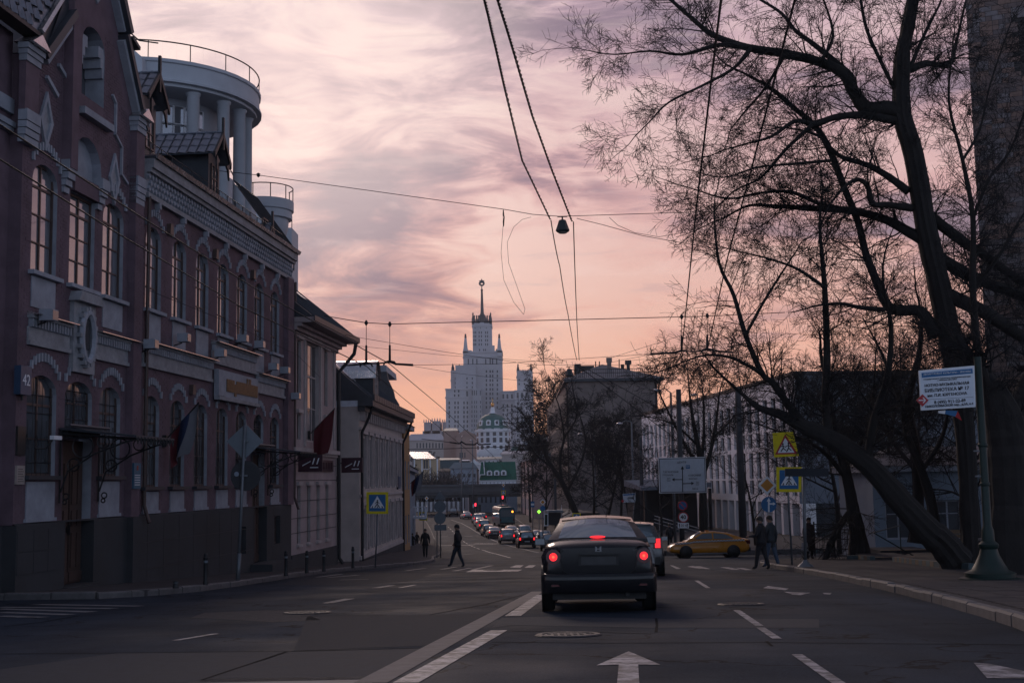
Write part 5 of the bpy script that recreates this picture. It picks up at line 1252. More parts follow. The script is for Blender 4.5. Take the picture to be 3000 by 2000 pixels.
# ---------------- railway viaduct
vi = thing('viaduct', 'grey concrete railway viaduct crossing the street at the bottom of the hill', 'bridge', (-8, 284, -6.3)); m_conc = M('grey concrete', (.105, .11, .12), .85, .2, .5, dirt=.4)
YV = 282.0; FV = Fr((0, YV, 0), ang=R(1.0))
def vz(py): return P(1350, py, YV).z
MB(FV).box(-42, 8, -10, 0, vz(1449), vz(1421)).build('deck', m_conc, vi); MB(FV).box(-42, 8, -.5, .35, vz(1424), vz(1418)).build('parapet', m_conc, vi); MB(FV).box(-42, 8, .02, .3, vz(1441), vz(1437)).build('deck_ledge', m_conc, vi)
for i in range(4): MB(FV).box(-42, 8, -9 + 2.4 * i, -8 + 2.4 * i, vz(1457), vz(1449.2)).build('girder', m_conc, vi)
for x0, x1 in ((-44, -36), (P(1374, 1480, YV).x, P(1398, 1480, YV).x), (5, 12)): MB(FV).box(x0, x1, -9.5, -.6, -7, vz(1449)).build('pier', m_plinth, vi)
rl = MB(FV)
for i in range(60): rl.box(-42 + .85 * i, -41.92 + .85 * i, -.1, 0, vz(1418), vz(1412))
rl.box(-42, 8, -.1, 0, vz(1412.6), vz(1411.6)); stuff(rl.build('railing', m_iron2, vi))
# house fronts seen under the viaduct
fhouse('white house with dark doors seen beneath the viaduct', 1395, 1515, 1440, 1520, 300, 6, m_bluegrey, None, 0, (((1412, 1424, 1438, 1452, 1466, 1480), 1448, 1472, 5), ((1405,), 1478, 1498, 8)))
cw = fhouse('pale colonnaded house front seen beneath the viaduct', 1185, 1372, 1445, 1520, 318, 6, m_stone2, None, 0, ((lin(1204, 1360, 12), 1452, 1490, 5),))
for i in range(13): A = P(1197 + 13.2 * i, 1450, 317.4); MB().box(A.x - .28, A.x + .28, 317.1, 317.9, -7, A.z).build('column', m_chw, cw)
# ---------------- pinkish house on the right before the viaduct
ph = Fr((3.5, 236, 0), u=(-.046, 1, 0)); ph = Fr(Vector((3.5, 236, 0)) + Vector((-.046, 1, 0)) * 46, u=(.046, -1, 0))
pk = simple_house('pink_house', 'rosy three storey house with pale end wall and drain pipes near the viaduct', ph, 0, 46, 13, -7, P(1556, 1345, 236).z, M('rose plaster', (.42, .30, .28), .85, .15, .3), 1.6, 15, (-4.8, -1.4, 1.6), (1.3, 2.1), roofmat=m_tealroof, hip=.8)
for s in (6, 20, 34, 45.6): MB(ph).tube([(s, .3, P(1556, 1345, 236).z), (s, .12, P(1556, 1345, 236).z - 1), (s, .12, -6)], .12, 6).build('rain_pipe', m_iron2, pk)
fe = Fr((3.6, 235.95, 0), ang=R(0)); MB(fe).box(0.05, 12.9, .02, .12, P(1556, 1356, 236).z, P(1556, 1353, 236).z).build('string_course', m_chw, pk)
for z in (-1.3, .6): ac = MB(fe).box(7.6, 8.7, .03, .5, z, z + .9).build('air_conditioner', m_white, pk); MB(fe).lathe([(0, 0), (.33, 0)], 10, (0, 0, 0))
# ---------------- big brown house
bX0, bX1, YB = 8.0, P(1925, 1117, 180).x, 180.0
zE = P(1700, 1118, YB).z
br = thing('brown_house', 'big dark brown five storey house with hipped metal roof behind bare trees', 'building', (14, 190, -6))
m_brown = M('sooty brown brick', (.19, .152, .142), .9, .25, .6, .3, 8, dirt=.3); m_brownl = M('light window surround', (.24, .19, .17), .85, .2, .6)
FBs = Fr(Vector((bX0, YB, 0)) + Vector((-.0165, 1, 0)) * 70, u=(.0165, -1, 0)); ops = []
for zr in (-3.6, -.1, 3.4, 6.9, 10.6):
    for i in range(18): ops.append((1.2 + 3.85 * i, 2.7 + 3.85 * i, zr, zr + 2.1, 0, .2))
w_, r_ = MB(FBs), RV(FBs); wall(w_, r_, 0, 70, -7, zE, ops, .2); w_.build('wall', m_brown, br); r_.build('window_reveal', m_brownl, br)
for o in ops:
    window(br, FBs, o[0], o[1], o[2], o[3], dep=.2, cols=2, rows=(1, .5), gm=rnd.choice(GLS), fm=m_frame); MB(FBs).box(o[0] - .35, o[0] - .02, .01, .12, o[2] - .2, o[3] + .3).build('window_surround', m_brownl, br); MB(FBs).box(o[1] + .02, o[1] + .35, .01, .12, o[2] - .2, o[3] + .3).build('window_surround', m_brownl, br)
FBe = Fr((bX0, YB, 0), ang=0); W = bX1 - bX0
MB(FBe).box(0, W, -70, -.02, -7, zE).build('end_wall', m_brown, br); MB(FBe).box(-.6, W + .9, -70.6, .7, zE, zE + .35).build('eaves', m_metal, br)
brick_field(br, FBe, 0.1, W - .1, -2, zE - .3, [], 0, m_brown, bw=.9, bh=.45, pr=.03)
zr = P(1765, 1067, 186).z; hx = W / 2
p = [(-.7, .8, zE + .36), (W + 1, .8, zE + .36), (W + 1, -70.5, zE + .36), (-.7, -70.5, zE + .36), (W * .42, -6, zr), (W * .42, -64, zr)]
rf = MB().add([FBe(*q) for q in p], [(0, 1, 4), (1, 2, 5, 4), (2, 3, 5), (3, 0, 4, 5)]).build('roof', M('worn pale roof sheet', (.12, .13, .145), .45, .25, .5, metal=.3), br)
def roofbox(px0, px1, py0, py1, Y, nm, m=m_plinth, cap=0):
    a, b = P(px0, py0, Y), P(px1, py1, Y); o = MB().box(a.x, b.x, Y, Y + (b.x - a.x), b.z, a.z); 
    if cap: o.box(a.x - cap, b.x + cap, Y - cap, Y + (b.x - a.x) + cap, a.z - .1, a.z + .6)
    return o.build(nm, m, br)
roofbox(1683, 1702, 1066, 1095, 184, 'chimney'); roofbox(1702, 1741, 1071, 1085, 188, 'roof_hatch'); roofbox(1779, 1792, 1059, 1100, 184, 'chimney', m_brown, .1); roofbox(1819, 1829, 1067, 1082, 186, 'chimney'); roofbox(1836, 1846, 1066, 1092, 184, 'vent_pipe'); roofbox(1832, 1850, 1055, 1066, 184, 'vent_cowl')
roofbox(1840, 1877, 1088, 1102, 186, 'roof_hatch', m_metal); 
for x, y0, y1 in ((1745, 1058, 1085), (1756, 1058, 1075), (1814, 1052, 1105)): a, b = P(x, y0, 185), P(x, y1, 185); MB().tube([a, b], .08, 4, world=True).build('antenna', m_iron2, br)
rl = MB(FBe)
for i in range(44): rl.tube([(W * i / 43, .3, zE + .5), (W * i / 43, .3, zE + 1.75)], .035, 3)
rl.tube([(0, .3, zE + 1.75), (W, .3, zE + 1.75)], .05, 4); rl.tube([(0, .3, zE + 1.2), (W, .3, zE + 1.2)], .04, 4)
for i in range(30): rl.tube([(-.3, -2.3 * i, zE + .5), (-.3, -2.3 * i, zE + 1.6)], .035, 3)
rl.tube([(-.3, 0, zE + 1.6), (-.3, -68, zE + 1.6)], .05, 4); rl.build('roof_railing', m_iron2, br)
MB(FBs).tube([(69.6, .5, zE), (69.6, .15, zE - 1.2), (69.6, .15, -6)], .14, 6).build('rain_pipe', m_iron2, br); MB(FBe).tube([(W - .3, .5, zE), (W - .2, .15, zE - 1.5), (W - .2, .15, -6)], .14, 6).build('rain_pipe', m_iron2, br)
d_ = roofbox(1655, 1683, 1105, 1122, 181, 'dormer', m_metal)
# ---------------- white modern building on the right
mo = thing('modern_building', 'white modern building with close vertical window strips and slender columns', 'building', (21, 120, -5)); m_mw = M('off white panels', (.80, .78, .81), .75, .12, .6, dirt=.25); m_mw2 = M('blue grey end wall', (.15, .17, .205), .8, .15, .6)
FM = Fr(Vector((22.45, 99, 0)) + Vector((-.095, 1, 0)) * 62, u=(.095, -1, 0)); LM = 62 * math.hypot(1, .095); ops = []; nb_m = 26; sp = LM / nb_m; zR = P(2191, 1135, 112).z
for z0, z1 in ((5.0, 7.6), (3.6, 4.85), (.9, 3.2), (-.5, .75)):
    for i in range(nb_m): ops.append((sp * (i + .28), sp * (i + .80), z0, z1, 0, .25))
w_, r_ = MB(FM), RV(FM); wall(w_, r_, 0, LM, -1.1, zR, ops, .25); w_.build('wall', m_mw, mo); r_.build('window_reveal', m_mw, mo)
for o in ops: window(mo, FM, o[0], o[1], o[2], o[3], dep=.25, cols=1, rows=(1,), gm=rnd.choice(GLS), fm=m_frame, fw_=.05)
MB(FM).box(0, LM, -9, -1.2, -6, -1.1).build('ground_floor_glazing', m_dglass, mo)
for i in range(nb_m + 1): MB(FM).box(sp * i - .02, sp * i + .55, -1.1, .02, -4.9, -1.1).build('column', m_mw, mo)
MB(FM).box(0, LM, -1.0, .05, -6.5, -4.9).build('base', m_plinth, mo); MB(FM).box(-.2, LM + .2, -20, .15, zR, zR + .3).build('roof_edge', m_metal, mo)
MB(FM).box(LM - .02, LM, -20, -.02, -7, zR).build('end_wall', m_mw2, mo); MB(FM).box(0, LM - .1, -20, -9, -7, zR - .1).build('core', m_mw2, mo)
# entrance canopy and stairs
cq = Fr((P(1960, 1500, 118).x, 118, 0), ang=R(8)); zc = P(1960, 1432, 118).z
MB(cq).add([cq(-2.6, 0, zc + .2), cq(4.2, 0, zc + .55), cq(4.6, -8, zc + .9), cq(-2.4, -8, zc + .9), cq(-2.6, 0, zc - .1), cq(4.2, 0, zc + .1), cq(4.6, -8, zc + .3), cq(-2.4, -8, zc + .3)], [(0, 1, 2, 3), (7, 6, 5, 4), (0, 4, 5, 1), (1, 5, 6, 2), (2, 6, 7, 3), (3, 7, 4, 0)]).build('entrance_canopy', m_mw2, mo)
MB(cq).box(-2.2, 4.2, -7.6, -5, -6, zc).build('entrance_wall', m_plinth, mo)
for x in (-2.3, 4.0): MB(cq).box(x, x + .25, -.5, -.2, -6, zc).build('canopy_post', m_iron2, mo)
st = thing('entrance_stairs', 'outdoor stairs with pale handrails in front of the modern building', 'stairs', cq(1, 4, -5.4))
for i in range(7): MB(cq).box(-1.5, 3.5, 1 + .4 * i, 1.4 + .4 * i, -6, -3.7 - .22 * i).build('step', m_conc, st)
m_rail = M('pale handrail', (.42, .38, .36), .4, .1, metal=.4)
for dz in (0, .35, .7): MB(cq).tube([(-1.6, 0.6, -3.0 + dz * .9), (4.6, 4.6, -5.0 + dz * .9)], .04, 5).build('handrail', m_rail, st)
for i in range(4): MB(cq).tube([(-1.2 + 1.6 * i, .9 + 1.05 * i, -5.5), (-1.2 + 1.6 * i, .9 + 1.05 * i, -2.5 - .52 * i)], .035, 5).build('rail_post', m_rail, st)

# ================================================================== tall brick house at the right edge
tb = thing('brick_tower_block', 'tall brown block brick wall at the right edge of the street', 'building', (18, 48, -2)); m_bb = [M('tower brick %d' % i, c, .85, .3, 5, .3, 40) for i, c in enumerate(((.18, .125, .11), (.15, .112, .106), (.21, .138, .115), (.13, .105, .104), (.19, .165, .168)))]
YR = 42.0; xe = P(2846, 300, YR).x; FT = Fr((xe, YR, 0), ang=R(-23)); m_bj = M('grey mortar', (.06, .053, .052), .9, .2, 6)
tops = [(P(2992, 150, YR).x - xe, P(2992, 150, YR).x - xe + 1.6, P(2992, 225, YR).z, P(2992, 75, YR).z, 0, .2)]
w_, r_ = MB(FT), RV(FT); wall(w_, r_, 0, 12, -4, 26, tops, .2); w_.quad((0, 0, -4), (0, -14, -4), (0, -14, 26), (0, 0, 26)); w_.build('wall', m_bj, tb); r_.build('window_reveal', m_mw2, tb)
window(tb, FT, *tops[0][:4], dep=.2, cols=2, rows=(1,), fm=M('blue window frame', (.12, .2, .27), .5))
for e in (tops[0],): MB(FT).box(e[0] - .2, e[1] + .2, .001, .06, e[3] + .02, e[3] + .3).build('lintel', m_bb[4], tb)
bl_ = [[MB().box(0, w, -.02, 0, 0, .16).mesh('brick', m) for m in m_bb] for w in (.40, .19)]
big = [MB(FT) for _ in m_bb]; cnt = 0; z = -3.9; row = 0
while z < 25.5:
    s = -.2 * (row % 2)
    while s < 11.5:
        w = .40 if rnd.random() < .8 else .19; a = max(s, 0.0); k = rnd.randrange(5)
        if a + w < 12 and not (a < tops[0][1] + .05 and a + w > tops[0][0] - .05 and z < tops[0][3] + .05 and z + .17 > tops[0][2] - .02):
            if s >= 0 and s < 2.6 and z > 2.0 and z < 17.5 and cnt < 300: link('brick', bl_[0 if w > .3 else 1][k], tb, FT(a, rnd.uniform(-.003, .004), z) - ORG[tb], FT.rot); cnt += 1
            else: big[k].box(a, min(a + w, s + w), -.005, .02 + rnd.uniform(-.003, .005), z, z + .16)
        s += w + .014
    z += .174; row += 1
for mb_, m in zip(big, m_bb): stuff(mb_.build('brickwork', m, tb))
# pale school house behind the trees on the right
ph2 = Fr((P(2560, 1500, 62).x, 62, 0), ang=R(-3)); 
simple_house('courtyard_house', 'pale blue low house with white framed windows behind the park trees', ph2, 0, 12, 8, -4.5, 1.2, M('pale blue plaster', (.20, .24, .29), .85, .15, .6), 1.0, 5, (-2.1,), (1.3, 1.9))
# ------------------------------------------------------------------ vehicles (x right, y forward, origin on the ground)
m_tyre = M('tyre rubber', (.012, .012, .013), .85, .2, 20); m_rim = M('alloy rim', (.22, .22, .23), .35, .1, metal=.8); m_cglass = M('tinted car glass', (.22, .27, .30), .05, 0, metal=.5, spec=.9)
m_black = M('black plastic', (.012, .012, .013), .5, .1); m_lens = M('red lamp lens off', (.08, .006, .008), .15, 0, spec=.7); m_lampdark = M('smoked lamp lens', (.02, .016, .02), .12, 0, spec=.8)
m_red = M('lit brake lamp', (.5, .02, .02), .3, 0, emit=(1, .022, .03), estr=1.5); m_redhot = M('lit brake bulb', (.6, .1, .05), .3, 0, emit=(1, .10, .05), estr=1.8); m_plate = M('number plate', (.35, .35, .36), .5, .1)
m_amber = M('lit amber lamp', (.6, .2, .02), .3, 0, emit=(1, .32, .03), estr=4.0); m_head = M('headlamp glass', (.45, .46, .48), .1, 0, metal=.6)
def paint(name, col, metal=.35, coat=.7): return M(name, col, .28, .06, 3, metal=metal, spec=.5, coat=coat)
CARP = {
 'sedan': dict(W=.875, st=[(-2.27, .78, .42, .93), (-2.23, .90, .33, 1.00), (-2.05, .965, .26, 1.045), (-1.75, .985, .22, 1.095), (-1.5, .99, .22, 1.06), (-.9, 1, .2, 1.0), (.8, 1, .2, .96), (1.4, .995, .21, .90), (1.9, .96, .24, .82), (2.2, .86, .3, .68), (2.26, .72, .38, .58)],
   cab=[(-1.80, 1.088, .76), (-1.02, 1.345, .60), (-.35, 1.435, .585), (.35, 1.40, .575), (1.30, .94, .77)], wh=(-1.32, 1.36), wr=.315),
 'suv': dict(W=.92, st=[(-2.22, .86, .45, 1.0), (-2.18, .95, .36, 1.05), (-1.9, .985, .3, 1.06), (-.9, 1, .28, 1.06), (.8, 1, .28, 1.04), (1.4, .99, .28, 1.02), (1.9, .95, .32, .95), (2.15, .86, .4, .78), (2.2, .75, .46, .66)],
   cab=[(-2.12, 1.04, .80), (-1.86, 1.60, .62), (-.9, 1.70, .64), (.2, 1.66, .62), (1.05, 1.03, .80)], wh=(-1.3, 1.35), wr=.37),
 'hatch': dict(W=.87, st=[(-1.98, .84, .42, .92), (-1.94, .94, .33, .98), (-1.7, .98, .25, 1.0), (-.8, 1, .21, .99), (.7, 1, .21, .97), (1.3, .99, .22, .93), (1.75, .95, .26, .84), (1.98, .85, .32, .70), (2.03, .72, .38, .6)],
   cab=[(-1.90, .98, .76), (-1.45, 1.46, .58), (-.6, 1.54, .60), (.25, 1.49, .58), (1.15, .95, .77)], wh=(-1.2, 1.25), wr=.31),
 'van': dict(W=.98, st=[(-2.5, .9, .45, 1.25), (-2.45, .97, .36, 1.3), (-2.0, 1, .3, 1.3), (0, 1, .28, 1.3), (1.6, 1, .28, 1.25), (2.1, .96, .32, 1.1), (2.4, .86, .4, .9), (2.45, .75, .46, .75)],
   cab=[(-2.45, 1.25, .9), (-2.35, 2.2, .82), (-.9, 2.28, .83), (1.0, 2.2, .8), (1.9, 1.2, .86)], wh=(-1.6, 1.65), wr=.36)}
CMESH = {}
def car_parts(kind):
    if kind in CMESH: return CMESH[kind]
    k = CARP[kind]; W = k['W']; out = {}
    b = MB(); rings = []
    for y, wf, zb, zt in k['st']:
        w = W * wf; h = zt - zb
        half = [(0, zb), (.8 * w, zb), (.965 * w, zb + .09), (1.0 * w, zb + .3 * h), (.995 * w, zb + .62 * h), (.945 * w, zt - .05), (.80 * w, zt), (0, zt + .035)]
        full = half + [(-x, z) for x, z in reversed(half[1:-1])]
        rings.append([(x, y, z) for x, z in full])
    n = len(rings[0]); b.v = [p for r_ in rings for p in r_]
    for i in range(len(rings) - 1):
        for j in range(n): q = (j + 1) % n; b.f.append((i * n + j, i * n + q, (i + 1) * n + q, (i + 1) * n + j)); b.m.append(0)
    for base, rev in ((0, 0), ((len(rings) - 1) * n, 1)):      # end caps as strips so the subdivision stays even
        for j in range(n // 2):
            a, c, d, e = j, j + 1, (n - j - 1) % n, (n - j) % n
            f = [base + a, base + c, base + d, base + e]; f = list(dict.fromkeys(f))
            if len(f) > 2: b.f.append(tuple(f if rev else f[::-1])); b.m.append(0)
    out['body'] = b
    cab = k['cab']; zb0 = .02
    def S(i, u, v):
        (y0, z0, w0), (y1, z1, w1) = cab[i], cab[i + 1]; y, z, w = y0 + (y1 - y0) * v, z0 + (z1 - z0) * v, w0 + (w1 - w0) * v
        bow = (1 - u * u); t = Vector((0, y1 - y0, z1 - z0)).normalized(); nrm = Vector((0, -t.z, t.y))
        if i == 0: nrm = Vector((0, -t.z, t.y))
        s_ = (.09 * min(1, v * 2.5), .045, .04, .10 * min(1, (1 - v) * 2.5))[i] if i in (0, 3) else .045
        return Vector((u * w, y, z)) + nrm * s_ * bow
    def patch(i, u0, u1, v0, v1, off, nu=8, nv=4):
        m = MB(); (y0, z0, _), (y1, z1, _) = cab[i], cab[i + 1]; t = Vector((0, y1 - y0, z1 - z0)).normalized(); nr = Vector((0, -t.z, t.y)) * off
        m.v = [tuple(S(i, u0 + (u1 - u0) * a / nu, v0 + (v1 - v0) * c / nv) + nr) for c in range(nv + 1) for a in range(nu + 1)]
        m.f = [(c * (nu + 1) + a, c * (nu + 1) + a + 1, (c + 1) * (nu + 1) + a + 1, (c + 1) * (nu + 1) + a) for c in range(nv) for a in range(nu)]; m.m = [0] * len(m.f); return m
    sh = MB()
    for i in range(4):
        q = patch(i, -1, 1, 0, 1, 0); bs = len(sh.v); sh.v += q.v; sh.f += [tuple(bs + a for a in f) for f in q.f]; sh.m += q.m
    bs = len(sh.v)      # skirts closing the glass line down to the deck and the bonnet
    for (y, z, w), dy in ((cab[0], -.03), (cab[-1], .04)):
        b0 = len(sh.v); sh.v += [(u * w, y, z + .002) for u in (-1, -.5, 0, .5, 1)] + [(u * w, y + dy, z - .15) for u in (-1, -.5, 0, .5, 1)]
        for i in range(4): sh.f.append((b0 + i, b0 + i + 1, b0 + 6 + i, b0 + 5 + i)); sh.m.append(0)
    zbelt = min(cab[0][1], cab[-1][1]) - .12
    for sg in (-1, 1):
        top = [(sg * w, y, z) for y, z, w in cab]; bot = [(sg * (W - .07), y, zbelt) for y, z, w in cab]; bs = len(sh.v); sh.v += top + bot; m_ = len(top)
        for i in range(m_ - 1): sh.f.append((bs + i, bs + i + 1, bs + m_ + i + 1, bs + m_ + i)); sh.m.append(0)
    out['cabin'] = sh
    out['rear_window'] = patch(0, -.80, .80, .05, .90, .008); out['windscreen'] = patch(3, -.88, .88, .08, .93, .008)
    def side(sg):
        m = MB(); pts = []
        zb_ = (cab[0][1] + cab[-1][1]) / 2 + .02
        r_, f_ = cab[1], cab[3]; e = .09
        quad = [(cab[0][0] + (.42 if kind == 'sedan' else .18), zb_ + .02), (cab[-1][0] - .42, zb_), (f_[0] + .0, f_[1] - .06), (cab[2][0], cab[2][1] - .07), (r_[0] + .08, r_[1] - .06)]
        def wx(y, z):
            t = min(1, max(0, (z - (zb_ - .1)) / (cab[2][1] - zb_ + .1))); return (W - .085) * (1 - t) + (cab[2][2] + .0) * t + .012
        # split in front and rear pane at the B pillar
        ym = (quad[0][0] + quad[1][0]) / 2 + .05
        panes = []
        def cutp(lo, hi):
            import itertools
            ys_ = [lo + (hi - lo) * i / 6 for i in range(7)]
            def top(y):
                pl_ = [quad[0], quad[4], quad[3], quad[2], quad[1]]
                for (a, za), (b_, zb2) in zip(pl_, pl_[1:]):
                    if a <= y <= b_ + 1e-6 and b_ > a: return za + (zb2 - za) * (y - a) / (b_ - a)
                return zb_
            mm = MB()
            for y in ys_:
                t_ = top(y); mm.v += [(sg * wx(y, zb_), y, zb_), (sg * wx(y, max(t_, zb_ + .01)), y, max(t_, zb_ + .01))]
            mm.f = [(2 * i, 2 * i + 2, 2 * i + 3, 2 * i + 1) for i in range(6)]; mm.m = [0] * 6; return mm
        return [cutp(quad[0][0] + .02, ym - .04), cutp(ym + .04, quad[1][0] - .02)]
    out['side'] = [p for sg in (-1, 1) for p in side(sg)]
    wh = MB(); r_ = k['wr']
    prof = [(r_ * .62, -.09), (r_ * .9, -.1), (r_, -.07), (r_, .07), (r_ * .9, .1), (r_ * .62, .09)]
    def ax(pr, n=20):
        m = MB(); bs = 0
        for q, x in pr:
            for j in range(n): a = 6.28318 * j / n; m.v.append((x, q * math.cos(a), q * math.sin(a)))
        for i in range(len(pr) - 1):
            for j in range(n): c = (j + 1) % n; m.f.append((i * n + j, i * n + c, (i + 1) * n + c, (i + 1) * n + j)); m.m.append(0)
        return m
    out['tyre'] = ax(prof); out['rim'] = ax([(.02, .07), (r_ * .2, .085), (r_ * .55, .06), (r_ * .63, .09)], 16); out['arch'] = ax([(0, 0), (r_ + .055, 0), (r_ + .055, -.02)], 20)
    CMESH[kind] = out; return out
MC = {}
def cm(key, mb, mat, smooth=True, sub=0):
    if key not in MC:
        me = mb.mesh(key[-1], mat, smooth=smooth)
        MC[key] = me
    return MC[key]
def car(name, label, kind, pm, loc, rz, lit=True, group=None, detail=1, plate=True, cat='car', slope=True):
    k = CARP[kind]; p = car_parts(kind); W = k['W']; t = thing(name, label, cat, loc, group); t.rotation_euler = (0, 0, rz)
    o = link('body', cm((kind, pm.name, 'body'), p['body'], pm), t); md = o.modifiers.new('sub', 'SUBSURF'); md.levels = md.render_levels = 2 if detail else 1
    link('cabin', cm((kind, pm.name, 'cabin'), p['cabin'], pm), t)
    link('rear_window', cm((kind, 'rear_window'), p['rear_window'], m_cglass), t); link('windscreen', cm((kind, 'windscreen'), p['windscreen'], m_cglass), t)
    for i, s in enumerate(p['side']): link('side_window', cm((kind, i, 'side_window'), s, m_cglass), t)
    for y in k['wh']:
        for sg in (-1, 1):
            w = link('wheel', cm((kind, 'tyre'), p['tyre'], m_tyre), t, (sg * (W - .095), y, k['wr'])); w.rotation_euler = (0, 0, 0 if sg > 0 else math.pi)
            link('rim', cm((kind, 'rim'), p['rim'], m_rim), w, (.01, 0, 0)); link('wheel_arch', cm((kind, 'arch'), p['arch'], m_black), w, (.099, 0, .015))
    for sg in (-1, 1):
        y_, z_ = k['cab'][-1][0] - .42, k['cab'][-1][1] + .06
        mb = MB(); mb.box(sg * (W + .09) - .09, sg * (W + .09) + .09, y_ - .05, y_ + .06, z_ + .0, z_ + .12); mb.box(min(sg * (W - .08), sg * (W + .04)), max(sg * (W - .08), sg * (W + .04)), y_ - .02, y_ + .03, z_ + .02, z_ + .05); mo_ = link('mirror', cm((kind, sg, pm.name, 'mirror'), mb, pm, False), t); link('mirror_glass', cm((kind, sg, 'mirror_glass'), MB().box(sg * (W + .09) - .078, sg * (W + .09) + .078, y_ - .056, y_ - .051, z_ + .012, z_ + .108), m_glassd, False), mo_)
    yr = k['st'][0][0]; zt = k['st'][1][3]
    if kind != 'sedan' or detail < 2:
        for sg in (-1, 1):
            mb = MB(); z0, z1 = (zt - .26, zt - .06) if kind == 'sedan' else ((.78, 1.1) if kind != 'van' else (1.0, 1.3)); xa, xb = sorted((sg * W * .62, sg * W * .93)); mb.box(xa, xb, yr - .012, yr + .25, z0, z1)
            tl = link('tail_light', cm((kind, sg, 'tail_light'), mb, m_lens, False), t)
            if lit:
                mb = MB(); c = sg * W * .78; mb.box(c - .075, c + .075, yr - .02, yr - .011, z0 + .03, z1 - .03); link('brake_lamp', cm((kind, sg, 'brake_lamp'), mb, m_red, False), tl)
    for sg in (-1, 1):
        yf = k['st'][-2][0]; mb = MB(); xa, xb = sorted((sg * W * .5, sg * W * .8)); mb.box(xa, xb, yf - .2, yf + .035, k['st'][-2][3] - .17, k['st'][-2][3] - .04); link('headlight', cm((kind, sg, 'headlight'), mb, m_head, False), t)
    if plate and detail < 2: mb = MB().box(-.26, .26, yr - .02, yr - .01, .62, .74); link('number_plate', cm((kind, 'number_plate'), mb, m_plate, False), t)
    if detail < 2: mb = MB().box(-W * .84, W * .84, yr - .035, yr + .2, .33, .55); link('bumper', cm((kind, 'bumper'), mb, m_black, False), t)
    return t
def on_road(t, tilt=True):
    y = t.location.y; t.location.z = gz(y) + .005
    sl = math.atan((gz(y + 1.3) - gz(y - 1.3)) / 2.6); rz = t.rotation_euler.z
    t.rotation_mode = 'QUATERNION'; t.rotation_quaternion = Euler((sl, 0, 0)).to_quaternion() @ Euler((0, 0, rz)).to_quaternion()
    return t
pm_blk = M('black car paint', (.008, .008, .010), .5, .15, 3, spec=.1, coat=.6); pm_sil = paint('silver car paint', (.24, .235, .24)); pm_wht = paint('white car paint', (.42, .42, .44), 0); pm_tax = paint('taxi yellow paint', (.55, .205, .008), 0); pm_brn = paint('brown car paint', (.05, .04, .038)); pm_blu = paint('dark blue car paint', (.02, .027, .045)); pm_gr = paint('mid grey car paint', (.10, .10, .105))
# ---------------- the black sedan in front
hd = math.atan(-.0915)
bc = Vector((1.15 + .0915 * 2.2, 18.9 + 2.2, 0))
hc = car('sedan', 'black sedan with glowing round brake lights right in front of the camera', 'sedan', pm_blk, bc, -math.atan(.05), detail=2)
def hp(name, mb, mat, par=hc, smooth=False): return link(name, mb.mesh(name, mat, smooth=smooth), par)
W = .875; yr = -2.27
for sg in (-1, 1):
    pts = [(.52, .93), (.60, .735), (.845, .715), (.862, .84), (.80, .965), (.62, .985)]
    mb = MB(); mb.v = [(sg * x, yr + (.0 if x < .6 else (.035 if x < .75 else .20)) - .02, z) for x, z in pts] + [(sg * x, yr + .5, z) for x, z in pts]
    n = 6; mb.f = [tuple(range(n)) if sg < 0 else tuple(range(n))[::-1]] + [(i, (i + 1) % n, n + (i + 1) % n, n + i) for i in range(n)]; mb.m = [0] * 7
    tl = hp('tail_light', mb, m_lampdark)
    def disc(r0, r1, y, m, nm):
        q = MB(); N_ = 24
        for rr in (r0, r1):
            for j in range(N_): a = 6.28318 * j / N_; q.v.append((sg * .675 + rr * math.cos(a), y, .835 + rr * math.sin(a)))
        for j in range(N_): c = (j + 1) % N_; q.f.append((j, c, N_ + c, N_ + j)); q.m.append(0)
        return hp(nm, q, m, tl)
    disc(.0, .112, yr - .024, m_lens, 'lamp_bowl'); disc(.026, .060, yr - .031, m_red, 'brake_lamp'); disc(.0, .022, yr - .032, m_redhot, 'lamp_bulb'); disc(.062, .072, yr - .027, m_lampdark, 'lamp_ring')
mb = MB(); mb.tube([(-.56, yr - .012, .97), (-.575, yr - .02, .80), (-.54, yr - .02, .64), (-.46, yr - .02, .585), (.46, yr - .02, .585), (.54, yr - .02, .64), (.575, yr - .02, .80), (.56, yr - .012, .97)], .007, 5); hp('boot_lid_seam', mb, m_black)
lid = MB(); pts = [(-.55, .96), (-.565, .80), (-.53, .645), (-.455, .592), (.455, .592), (.53, .645), (.565, .80), (.55, .96)]; lid.prism(pts, yr - .014, yr + .1); lo_ = hp('boot_lid', lid, pm_blk)
mb = MB().box(-.30, .30, yr - .017, yr - .01, .70, .86); hp('plate_recess', mb, m_black); mb = MB().box(-.26, .26, yr - .024, yr - .0175, .715, .83); hp('number_plate', mb, M('dirty number plate', (.05, .05, .052), .6, .3, 8)); mb = MB().box(-.3, .3, yr - .05, yr - .015, .86, .885); hp('plate_trim', mb, pm_blk)
em = MB(); 
for x in (-.034, .022): em.box(x, x + .012, yr - .03, yr - .022, .915, .975)
em.box(-.022, .022, yr - .03, yr - .022, .94, .95); em.box(-.045, -.038, yr - .028, yr - .02, .905, .985); em.box(.038, .045, yr - .028, yr - .02, .905, .985); em.box(-.038, .038, yr - .028, yr - .02, .905, .911); hp('emblem', em, m_rim)
bm_ = MB(); secs = [(-.875, .34), (-.845, .10), (-.79, .02), (-.6, -.025), (-.3, -.045), (0, -.05), (.3, -.045), (.6, -.025), (.79, .02), (.845, .10), (.875, .34)]
prof = [(.0, .30), (-.02, .33), (-.03, .45), (-.035, .53), (-.025, .575), (.03, .59)]
for x, dy in secs:
    for py_, z in prof: bm_.v.append((x, yr + dy + py_ - .0, z))
np_ = len(prof)
